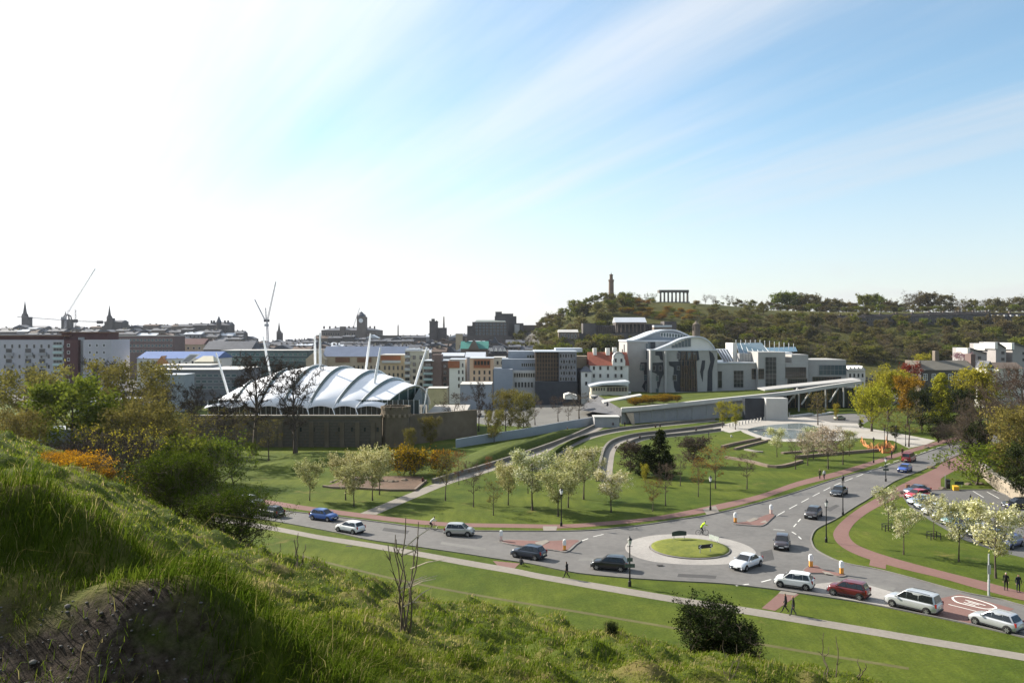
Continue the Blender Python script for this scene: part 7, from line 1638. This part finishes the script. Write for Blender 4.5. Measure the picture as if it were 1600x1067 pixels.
def bicycle(c, rz, label, col):
    t = empty('bicycle', c, rz); M = paint('bike paint %.2f' % col[0], col, .4)
    for x in (-.52, .52):
        n = 24; o = MB().tube([(x + .33 * math.cos(6.2832 * k / n), 0, .34 + .33 * math.sin(6.2832 * k / n)) for k in range(n + 1)], .022, 6).build('wheel', TYRE, t)
        b = MB()
        for k in range(10): a = 6.2832 * k / 10; b.tube([(x, 0, .34), (x + .32 * math.cos(a), 0, .34 + .32 * math.sin(a))], .003, 3)
        b.build('spokes', STEEL, o)
    b = MB()
    for a, e in (((-.52, .34), (-.05, .30)), ((-.05, .30), (-.18, .85)), ((-.18, .80), (.38, .84)), ((-.05, .30), (.38, .80)), ((-.52, .34), (-.17, .78)), ((.36, .92), (.52, .34))): b.tube([(a[0], 0, a[1]), (e[0], 0, e[1])], .018, 6)
    b.build('frame', M, t); MB().tube([(.40, -.26, .98), (.36, 0, .95), (.40, .26, .98)], .015, 6).build('handlebar', BLACK, t); MB().box(-.30, -.06, -.07, .07, .87, .92).build('saddle', BLACK, t); MB().box(-.13, .03, -.1, .1, .28, .31).build('pedals', BLACK, t)
    return tag(t, label, 'bicycle')
for px, py, to, top, lab, bl in ((1097, 836, (1150, 834), (.42, .62, .02), 'cyclist in a fluorescent yellow jacket riding round the roundabout', 'bicycle under the fluorescent yellow cyclist'), (674, 828, (730, 830), (.62, .60, .58), 'cyclist in a white top on the left road', 'bicycle under the white-topped cyclist'), (1520, 731, (1500, 740), (.015, .015, .02), 'cyclist in black beside the gate pier', 'bicycle under the black-clad cyclist')):
    c = G(px, py); q = G(*to); rz = math.atan2(q.y - c.y, q.x - c.x); bicycle(Vector((c.x, c.y, gz(c.x, c.y) + .02)), rz, bl, (.03, .03, .035))
    person(0, 0, 'cycle', top, K_, lab, to=rz, p=Vector((c.x - .16 * math.cos(rz), c.y - .16 * math.sin(rz), c.z)), off=.06)
# ------------------------------------------------------------------ street furniture
def lamp(px, py, top, label, lit=(.55, .56, .55), plates=False):
    p = G(px, py); H = (py - top) / F * p.y; t = empty('street_lamp', p)
    MB().lathe([(.16, -.1), (.16, .5), (.10, .6), (.075, 1.2), (.055, H - .95), (.09, H - .9), (.05, H - .82)], 10).build('post', BLACK, t)
    MB().lathe([(.12, H - .82), (.24, H - .32), (.24, H - .30)], 6).build('lantern', mat('lantern %.1f' % lit[0], lit, .3, var=.05), t)
    MB().lathe([(.29, H - .31), (.12, H - .14), (.06, H - .10), (.05, H), (.01, H + .1)], 6).build('lantern_cap', BLACK, t)
    MB().box(-.28, .28, -.02, .02, H - 1.0, H - .96).build('ladder_bar', BLACK, t)
    if plates:
        for z, w in ((1.9, .5), (2.5, .28)): MB().box(-w, w, -.09, -.06, z, z + .38).build('sign_plate', mat('green sign back', (.06, .085, .07), .6), t)
    return tag(t, label, 'lamp post', 'heritage lamp posts')
lamp(984, 916, 838, 'black lamp post with green sign plates on the near verge', (.5, .5, .48), True)
lamp(1291, 847, 780, 'black lamp post on the corner of the far road and blossom lawn')
lamp(1317, 805, 742, 'black lamp post on the verge before the dark saloon', (.03, .03, .03))
lamp(1110, 797, 743, 'lamp post with white lantern on the red path right of the russet trees', (.75, .76, .76))
lamp(877, 822, 762, 'lamp post with white lantern in front of the blossom group', (.75, .76, .76))
lamp(1384, 752, 714, 'lamp post with white lantern and sign on the far verge', (.75, .76, .76), True)
lamp(1365, 723, 683, 'slim dark lamp post left of the orange netting', (.04, .04, .04))
lamp(1382, 703, 668, 'slim dark lamp post behind the orange netting', (.04, .04, .04))
lamp(1400, 700, 664, 'slim dark lamp post right of the orange netting', (.04, .04, .04))
lamp(1415, 697, 662, 'slim dark lamp post near the end of the red path', (.04, .04, .04))
def board(posts, yb, y0, y1, name, label, m, extra=None):
    a, e = G(posts[0][0], posts[0][1]), G(posts[1][0], posts[1][1]); t = empty(name, a); d = e - a; s = F / a.y; zb, zt = (posts[0][1] - y1) / s, (posts[0][1] - y0) / s
    for v in (Vector((0, 0, 0)), Vector((d.x, d.y, d.z))): MB().tube([v, v + Vector((0, 0, zt + .02))], .04, 8).build('post', STEEL if m is not BLACK else CONCD, t)
    n = Vector((d.y, -d.x, 0)).normalized(); n = n if n.y < 0 else -n; ex = d.normalized() * .28; A, B = -ex + n * .06, d + ex + n * .06
    MB().add([A + Vector((0, 0, zb)), B + Vector((0, 0, zb)), B + Vector((0, 0, zt)), A + Vector((0, 0, zt))] + [v - n * .03 for v in (A + Vector((0, 0, zb)), B + Vector((0, 0, zb)), B + Vector((0, 0, zt)), A + Vector((0, 0, zt)))], [[0, 1, 2, 3], [4, 7, 6, 5], [0, 4, 5, 1], [1, 5, 6, 2], [2, 6, 7, 3], [3, 7, 4, 0]]).build('sign_board', m, t)
    if extra == 'chevron':
        for f in (.02, .80):
            b = MB(); u = (B - A); h = zt - zb
            def q(x, z): return A + u * x + Vector((0, 0, zb + h * z)) + n * .012
            b.add([q(f + .14, .05), q(f + .20, .05), q(f + .06, .5), q(f, .5)], [[0, 1, 2, 3]]); b.add([q(f, .5), q(f + .06, .5), q(f + .20, .95), q(f + .14, .95)], [[0, 1, 2, 3]]); b.build('chevron', WHITE, t)
    if extra == 'curl':
        b = MB(); u = B - A; b.add([A + Vector((0, 0, zt)), B + Vector((0, 0, zt)), A + u * .8 + Vector((0, 0, zt + .10)), A + u * .5 + Vector((0, 0, zt + .16)), A + u * .2 + Vector((0, 0, zt + .10))], [[0, 1, 2, 3, 4]]); o = b.build('top_edge', m, t); o.modifiers.new('t', 'SOLIDIFY').thickness = .03
    return tag(t, label, 'sign')
GB = mat('dark green sign', (.035, .05, .045), .6, var=.1)
board([(1053, 848), (1069, 847)], 0, 831, 837, 'direction_sign', 'dark green direction board on two posts at the back of the roundabout', GB, 'curl')
board([(1111, 850), (1121, 853)], 0, 835, 842, 'direction_sign', 'pale board between two posts on the right of the roundabout', mat('pale sign', (.42, .45, .42), .5))
board([(1094, 869), (1110, 867)], 0, 851, 857, 'chevron_sign', 'black chevron board with white arrowheads on the roundabout', BLACK, 'chevron')
def misc():
    p = G(1545, 930); t = empty('traffic_pole', p); H = 65 / F * p.y
    MB().tube([(0, 0, -.1), (0, 0, H)], [.09, .07], 8).build('pole', mat('pale grey pole', (.45, .46, .45), .5), t); MB().box(-.16, .16, -.08, -.05, H * .52, H * .74).build('sign_plate', STEEL, t); MB().tube([(0, 0, 0), (0, 0, 1.5)], .11, 8).build('pole_sleeve', mat('pale grey pole', (.45, .46, .45)), t); tag(t, 'pale grey pole with small plate beside the largest blossom tree', 'pole')
    p = G(1481, 763); t = empty('ticket_machine', p); MB().box(-.3, .3, -.22, .22, 0, 1.25).build('cabinet', BLACK, t); MB().prism([(-.34, -.26), (.34, -.26), (.34, .26), (-.34, .26)], 1.25, [1.4, 1.4, 1.55, 1.55]).build('sloping_top', BLACK, t); MB().box(-.2, .2, -.235, -.22, .8, 1.1).build('screen', GLASSB, t); MB().tube([(-.45, 0, 0), (-.45, 0, 2.3)], .04, 6).build('sign_post', STEEL, t); tag(t, 'black parking ticket machine on the lawn edge of the car park', 'machine')
    p = G(1493, 766); t = empty('grit_bin', p, 0, .75); GY = mat('yellow plastic', (.60, .34, .03), .5, var=.08); MB().prism([(-.6, -.4), (.6, -.4), (.5, .4), (-.5, .4)], 0, .8).build('tub', GY, t); MB().prism([(-.64, -.44), (.64, -.44), (.54, .44), (-.54, .44)], .8, [.88, .88, 1.1, 1.1]).build('lid', GY, t); tag(t, 'bright yellow grit bin at the car park kerb', 'bin')
    board([(1494, 760), (1503, 760)], 0, 752, 757, 'notice_board', 'dark notice board on two legs on the car park lawn', GB)
    for i, (px, py, s, lab) in enumerate([(1472, 764, .7, 'dark boulder left of the ticket machine'), (1513, 757, .6, 'flat dark boulder right of the notice board'), (1533, 757, .7, 'dark boulder near the stone wall posts'), (1454, 731, .8, 'brown boulder on the verge by the blue car'), (1448, 700, .8, 'boulder beside the red path end'), (1440, 762, .9, 'dark boulder behind the parked row'), (1405, 771, .6, 'dark boulder at the corner of the parked row')]):
        b = bmesh.new(); bmesh.ops.create_icosphere(b, subdivisions=2, radius=s)
        for v in b.verts: v.co *= rnd.uniform(.82, 1.15); v.co.z *= .6
        me = bpy.data.meshes.new('boulder'); b.to_mesh(me); b.free(); me.materials.append(STONE); tag(link('boulder', me, loc=G(px, py)), lab, 'boulder')
    o = MB().lathe([(.36, 0), (.36, 1.15), (.34, 1.2)], 12).build('wooden_post', TIMBER, loc=G(1418, 768)); tag(o, 'thick wooden post behind the parked cars', 'post')
    # stone boundary wall
    WALL = mat('boundary rubble stone', (.20, .165, .125), .95, scale=1.2, bump=.6, col2=(.34, .29, .22), vscale=.2)
    ln = gpts([(1529, 735), (1533, 741), (1542, 750), (1560, 765), (1585, 779), (1620, 794), (1700, 820)], 6); o = ribbon('boundary_wall', ln, .5, WALL, -.1, h=2.3, kind='thing'); tag(o, 'rubble stone boundary wall curving round the car park', 'wall', kind='thing')
    seg = [Vector(q) for q in ln]; me = {}
    for r in range(7):
        acc = (r % 2) * .45
        for a, b_ in zip(seg[:-1], seg[1:]):
            d = (b_ - a); L_ = d.length; u = d.normalized(); nn = Vector((u.y, -u.x)); nn = nn if nn.y < 0 or (abs(nn.y) < .2 and nn.x < 0) else -nn
            while acc < L_:
                w = rnd.choice((.7, .85, 1.0)); h = .27
                if w not in me: me[w] = MB().box(-w / 2, w / 2, -.05, .05, -h / 2, h / 2).mesh('stone', WALL)
                q = a + u * acc + nn * rnd.uniform(.255, .285); s_ = link('stone', me[w], o, (q.x, q.y, gz(q.x, q.y) + .12 + r * .31)); s_.rotation_euler = (0, 0, math.atan2(u.y, u.x)); acc += 1.05
            acc -= L_
    cp = ribbon('coping', ln, .7, mat('coping slab', (.26, .24, .2), .9), 2.2, h=.18, parent=o)
    for px, py, lab in ((1528, 736, 'stone gate pier at the end of the boundary wall'), (1523, 727, 'second stone gate pier behind the first')):
        t = empty('gate_pier', G(px, py)); MB().box(-.45, .45, -.45, .45, -.1, 2.9).build('shaft', WALL, t); MB().box(-.6, .6, -.6, .6, 2.9, 3.1).build('cap', PATH, t); MB().lathe([(.3, 3.1), (.36, 3.3), (.2, 3.6), (.03, 3.65)], 8).build('finial', PATH, t); tag(t, lab, 'gate pier')
    for i in range(13):
        p = G(1514 + i * 6.4, 735 + i * 3.6); o = MB().box(-.07, .07, -.07, .07, -.05, .8).prism([(-.07, -.07), (.07, -.07), (.07, .07), (-.07, .07)], .8, .86).build('timber_bollard', mat('dark stained timber', (.03, .024, .02), .9), loc=p); tag(o, 'short dark timber bollard on the verge beside the boundary wall', 'bollard', 'timber bollards by the boundary wall')
    for px, py, lab in ((1459, 842, 'black tree guard round the third blossom trunk'), (1388, 829, 'black tree guard round the leftmost car park blossom')):
        t = empty('tree_guard', G(px, py))
        for a, b_ in ((-.6, -.5), (.6, -.5), (.6, .5), (-.6, .5)): MB().box(a - .04, a + .04, b_ - .04, b_ + .04, -.05, .85).build('guard_post', BLACK, t)
        for z in (.45, .82): MB().box(-.6, .6, -.52, -.48, z, z + .05).box(-.6, .6, .48, .52, z, z + .05).box(-.62, -.58, -.5, .5, z, z + .05).box(.58, .62, -.5, .5, z, z + .05).build('guard_rail', BLACK, t)
        tag(t, lab, 'tree guard')
    m = mat('drain iron', (.03, .028, .028), .8)
    for px, py in ((1031, 884), (1140, 858), (545, 853)):
        p = G(px, py); o = MB().box(-.35, .35, -.2, .2, .012, .024).build('drain_cover', m, loc=Vector((p.x, p.y, p.z + (.1 if px > 600 else 0)))); tag(o, 'iron drain cover beside the roundabout setts' if px < 1100 and px > 600 else 'iron drain cover right of the roundabout turf' if px > 1100 else 'iron drain cover by the near footpath', 'drain cover')
misc()
# ------------------------------------------------------------------ foreground vegetation on the hillside
def hz(x, y): return float(hill(np.array([x]), np.array([y]))[0])
def onhill(px, d): x = X(px, d); return Vector((x, d, hz(x, d)))
BLADE = leafmat('grass blades', [(.028, .052, .005), (.070, .105, .009), (.13, .155, .017), (.30, .25, .11)], .5)
def grass():
    rs = np.random.RandomState(3)
    def field(n, dmin, dmax, seed, lmin, lmax, wbase, wgrow, tonelo, tonehi, name, label, mask=None):
        r = np.random.RandomState(seed); u = r.uniform(-.70, .75, n); d = np.exp(r.uniform(math.log(dmin), math.log(dmax), n)); x = u * d; y = d
        z = hill(x, y); keep = z > gz(x, y) - .3
        op = on_path(x, y); keep &= (op > .98) | (r.uniform(0, 1, n) < .13)
        if mask is not None: keep &= mask(x, y, r)
        x, y, z, d = x[keep], y[keep], z[keep], d[keep]; n = len(x)
        clump = fbm(x * 1.3, y * 1.3, 77, 3); tall = np.zeros(n)
        for mx, my, rx, ry, h in MOUNDS: tall += np.exp(-(((x - mx) / (rx * 1.15)) ** 2 + ((y - my) / (ry * 1.2)) ** 2))
        L_ = r.uniform(lmin, lmax, n) * np.clip(2.2 * clump - .25, .55, 2) * (1 + 1.2 * np.minimum(tall, 1)) * (1 + .022 * d); W_ = (wbase + wgrow * d) * r.uniform(.7, 1.3, n)
        a = r.uniform(0, 6.283, n); lean = r.uniform(.1, 1.25, n) * (1 if tonelo < .9 else 1.5); dx = np.cos(a) * lean + .28; dy = np.sin(a) * lean - .05
        ang = r.uniform(0, 3.14, n); wx, wy = np.cos(ang) * W_ / 2, np.sin(ang) * W_ / 2
        b = np.stack([x, y, z - .02], 1); m = b + np.stack([dx * L_ * .28, dy * L_ * .28, L_ * .58], 1); t = b + np.stack([dx * L_ * .85, dy * L_ * .85, L_ * (.98 - .38 * lean)], 1)
        w = np.stack([wx, wy, np.zeros(n)], 1)
        V = np.stack([b - w, b + w, m - w * .7, m + w * .7, t], 1).reshape(-1, 3); base = (np.arange(n) * 5)[:, None]
        Fc = (base[:, :, None] + np.array([[0, 1, 3], [0, 3, 2], [2, 3, 4]])[None]).reshape(-1, 3)
        tone = np.clip(tonelo + (tonehi - tonelo) * (.5 * r.uniform(0, 1, n) + .75 * (fbm(x * .5, y * .5, 31, 2))) + (r.uniform(0, 1, n) < .13) * .5 - .12 * np.minimum(tall, 1) + .5 * np.clip((fbm(x * .7, y * .7, 91, 3) - .50) * 6, 0, 1) * r.uniform(.2, 1, n), 0, 1)
        me = mesh_np(name, V, Fc, BLADE, attr=np.repeat(tone, 5)); tag(link(name, me), label, kind='stuff')
    field(130000, 3.2, 11, 5, .06, .17, .0035, .0005, .05, .75, 'grass', 'long green grass on the bank nearest the camera')
    field(190000, 8, 52, 6, .05, .14, .006, .00075, .10, .85, 'grass', 'rough tussock grass over the falling hillside')
    # straw-coloured dead stalks
    field(700, 5, 26, 8, .22, .45, .0028, .00022, .95, 1., 'dry_grass', 'long straw-coloured dead stalks leaning over the slope')
grass()
def path_stones():
    GM = mat('path gravel', (.13, .12, .11), .9, var=.4, scale=8); rs = np.random.RandomState(4); vs = []; fs = []
    ico = bmesh.new(); bmesh.ops.create_icosphere(ico, subdivisions=1, radius=1); iv = np.array([v.co[:] for v in ico.verts]); iff = np.array([[v.index for v in f.verts] for f in ico.faces]); ico.free()
    n = 0
    while n < 1500:
        x = rs.uniform(-5, -.6); y = rs.uniform(3.2, 6.2)
        if on_path(np.array(x), np.array(y)) > 1.0 or (x > -2.2 and rs.rand() < .7): continue
        s = rs.uniform(.004, .012) * (2.6 if rs.rand() < .06 else 1); vs.append(iv * rs.uniform(.6, 1.2, (1, 3)) * [s * 1.4, s * 1.4, s * .7] + [x, y, hz(x, y) + .003]); fs.append(iff + n * len(iv)); n += 1
    me = mesh_np('gravel', np.concatenate(vs), np.concatenate(fs), GM); tag(link('gravel', me), 'loose stones on the worn dirt path', kind='stuff')
path_stones()
proto('hawthorn', HAWT, seed=70, H=3.6, th=.06, cw=3.2, limbs=30, subs=8, twigs=6, nleaf=30000, leaf=.052, spread=.11, trunk_r=.10, shape='dome', elev=.55, stems=2, tw_r=.008)
proto('holly', HOLL, seed=71, H=2.2, th=.03, cw=.95, limbs=30, subs=7, twigs=5, nleaf=13000, leaf=.04, spread=.08, trunk_r=.05, shape='round', elev=.7, tw_r=.006)
proto('hill_gorse', leafmat('gorse in full flower', [(.05, .05, .012), (.30, .16, .012), (.50, .26, .014), (.62, .34, .02)], .3), seed=72, H=1.8, th=.02, cw=1.7, limbs=22, subs=7, twigs=5, nleaf=6500, leaf=.05, spread=.11, trunk_r=.05, shape='dome', elev=.7, stems=3, tw_r=.007)
proto('yellow_sapling', YGRN, seed=73, H=4, th=.08, cw=1.5, limbs=18, subs=6, twigs=4, nleaf=1100, leaf=.065, spread=.07, trunk_r=.05, shape='vase', elev=1.1, stems=3, tw_r=.008)
def hill_plant(key, px, d, top, label, name, cat, wide=1., sink=.1, rz=None):
    p = onhill(px, d); h = CZ - (top - 520) / F * d - p.z; p.z -= sink; return plant(key, p, h + sink, label, cat, name, None, wide, rz)
hill_plant('hawthorn', 284, 31, 704, 'large dark green hawthorn bush on the hillside', 'hawthorn_bush', 'bush', .72, .2, 0.)
hill_plant('hawthorn', 362, 28.5, 762, 'lower spreading hawthorn limb mass at the right of the large bush', 'hawthorn_bush', 'bush', .80, .3, 2.)
hill_plant('hill_gorse', 96, 26, 703, 'orange-flowered gorse on the hillside edge, leftmost', 'gorse_bush', 'bush', 1.5, .1)
hill_plant('hill_gorse', 128, 25, 708, 'orange-flowered gorse beside the hawthorn', 'gorse_bush', 'bush', 1.4, .1)
hill_plant('hill_gorse', 78, 28, 704, 'small gorse clump at the top of the slope', 'gorse_bush', 'bush', 1.3, .1)
hill_plant('hill_gorse', 170, 30, 730, 'small gorse clump at the foot of the yellow sapling', 'gorse_bush', 'bush', .7, .1)
hill_plant('yellow_sapling', 222, 40, 660, 'yellow-leaved sapling branches above the hawthorn', 'sapling', 'sapling', .9, .1)
hill_plant('holly', 1113, 26, 938, 'dense dark holly bush at the edge of the slope', 'holly_bush', 'bush', 1.15, .5)
hill_plant('holly', 1140, 25.5, 972, 'low dark holly shoot beside the holly bush', 'holly_bush', 'bush', 1.4, .4)
hill_plant('holly', 955, 24, 970, 'tiny holly seedling left of the holly bush', 'holly_bush', 'bush', .8, .1)
STEM = mat('sapling bark', (.11, .085, .06), .9, var=.3, scale=5); STEMP = mat('pale dead stem', (.48, .41, .29), .8, var=.2)
def sapling(px, d, tops, label, r=.018, side=6, seed=0, pale=0):
    rs = random.Random(seed); p = onhill(px, d); t = empty('bare_sapling', p)
    for i, (tx, ty) in enumerate(tops):
        q = P(tx, ty, d + rs.uniform(-.3, .3)) - p; pts = []
        for k in range(7):
            f = k / 6; w = Vector((rs.uniform(-.03, .03), rs.uniform(-.05, .05), 0)) * math.sin(3.14 * f) * 2; pts.append(Vector((q.x * f ** .8 + .03 * i, q.y * f, q.z * f)) + w)
        st = MB().tube(pts, [r * (1 - .6 * k / 6) for k in range(7)], 6).build('stem', STEM, t)
        for s_ in range(side):
            k = rs.randint(2, 5); a = pts[k]; v = Vector((rs.uniform(-1, 1), rs.uniform(-.6, .6), rs.uniform(.5, 1.6))).normalized() * q.z * rs.uniform(.07, .17)
            MB().tube([a, a + v * .5 + Vector((0, 0, .01)), a + v], [r * .35, r * .28, r * .12], 4).build('twig', STEM, st)
    for i in range(pale):
        f = rs.uniform(.25, .75); a = Vector((rs.uniform(-.05, .25), 0, (P(tops[0][0], tops[0][1], d) - p).z * f)); v = Vector((rs.uniform(.25, .55), rs.uniform(-.2, .2), rs.uniform(.05, .4)))
        MB().tube([a, a + v * .5 + Vector((0, 0, .03)), a + v], [.012, .010, .004], 4).build('dead_stem', STEMP, t)
    return tag(t, label, 'sapling')
sapling(627, 13, [(634, 808), (651, 815), (612, 835), (597, 850), (640, 838), (604, 842)], 'cluster of thin bare sapling stems standing up in front of the road', .016, 7, 1, 9)
sapling(463, 21, [(466, 832), (458, 842), (474, 850)], 'thin crooked bare sapling on the slope edge below the white car', .018, 5, 2)
sapling(436, 22, [(438, 848)], 'single thin bare stem left of the crooked sapling', .012, 3, 3)
sapling(490, 20, [(488, 876), (500, 884)], 'short bare twigs right of the crooked sapling', .012, 4, 4)
sapling(1287, 17, [(1287, 988), (1292, 1010)], 'thin straight bare stem at the bottom, left of three', .014, 3, 5)
sapling(1306, 17, [(1306, 992)], 'thin straight bare stem at the bottom, middle of three', .014, 3, 6)
sapling(1342, 16, [(1341, 1028), (1350, 1036)], 'thin straight bare stem at the bottom, right of three', .014, 3, 7)
sapling(1190, 20, [(1189, 1006)], 'thin bare stem right of the holly bush', .012, 4, 8)
sapling(1132, 13.5, [(1130, 1000), (1148, 1006), (1155, 1020)], 'dry weed stalks in front of the holly bush', .008, 4, 9, 0)

# ------------------------------------------------------------------ thin air over the city
def haze():
    M = bpy.data.materials.new('thin haze'); M.use_nodes = True; N = M.node_tree.nodes; N.clear(); o = N.new('ShaderNodeOutputMaterial'); v = N.new('ShaderNodeVolumePrincipled')
    v.inputs['Color'].default_value = (.82, .88, 1, 1); v.inputs['Density'].default_value = .00003; v.inputs['Anisotropy'].default_value = .35; M.node_tree.links.new(v.outputs[0], o.inputs['Volume'])
    ob = MB().box(-3700, 3700, -60, 2900, -60, 125).build('haze', M); tag(ob, 'thin pale haze between the park and the far city', kind='stuff')
haze()
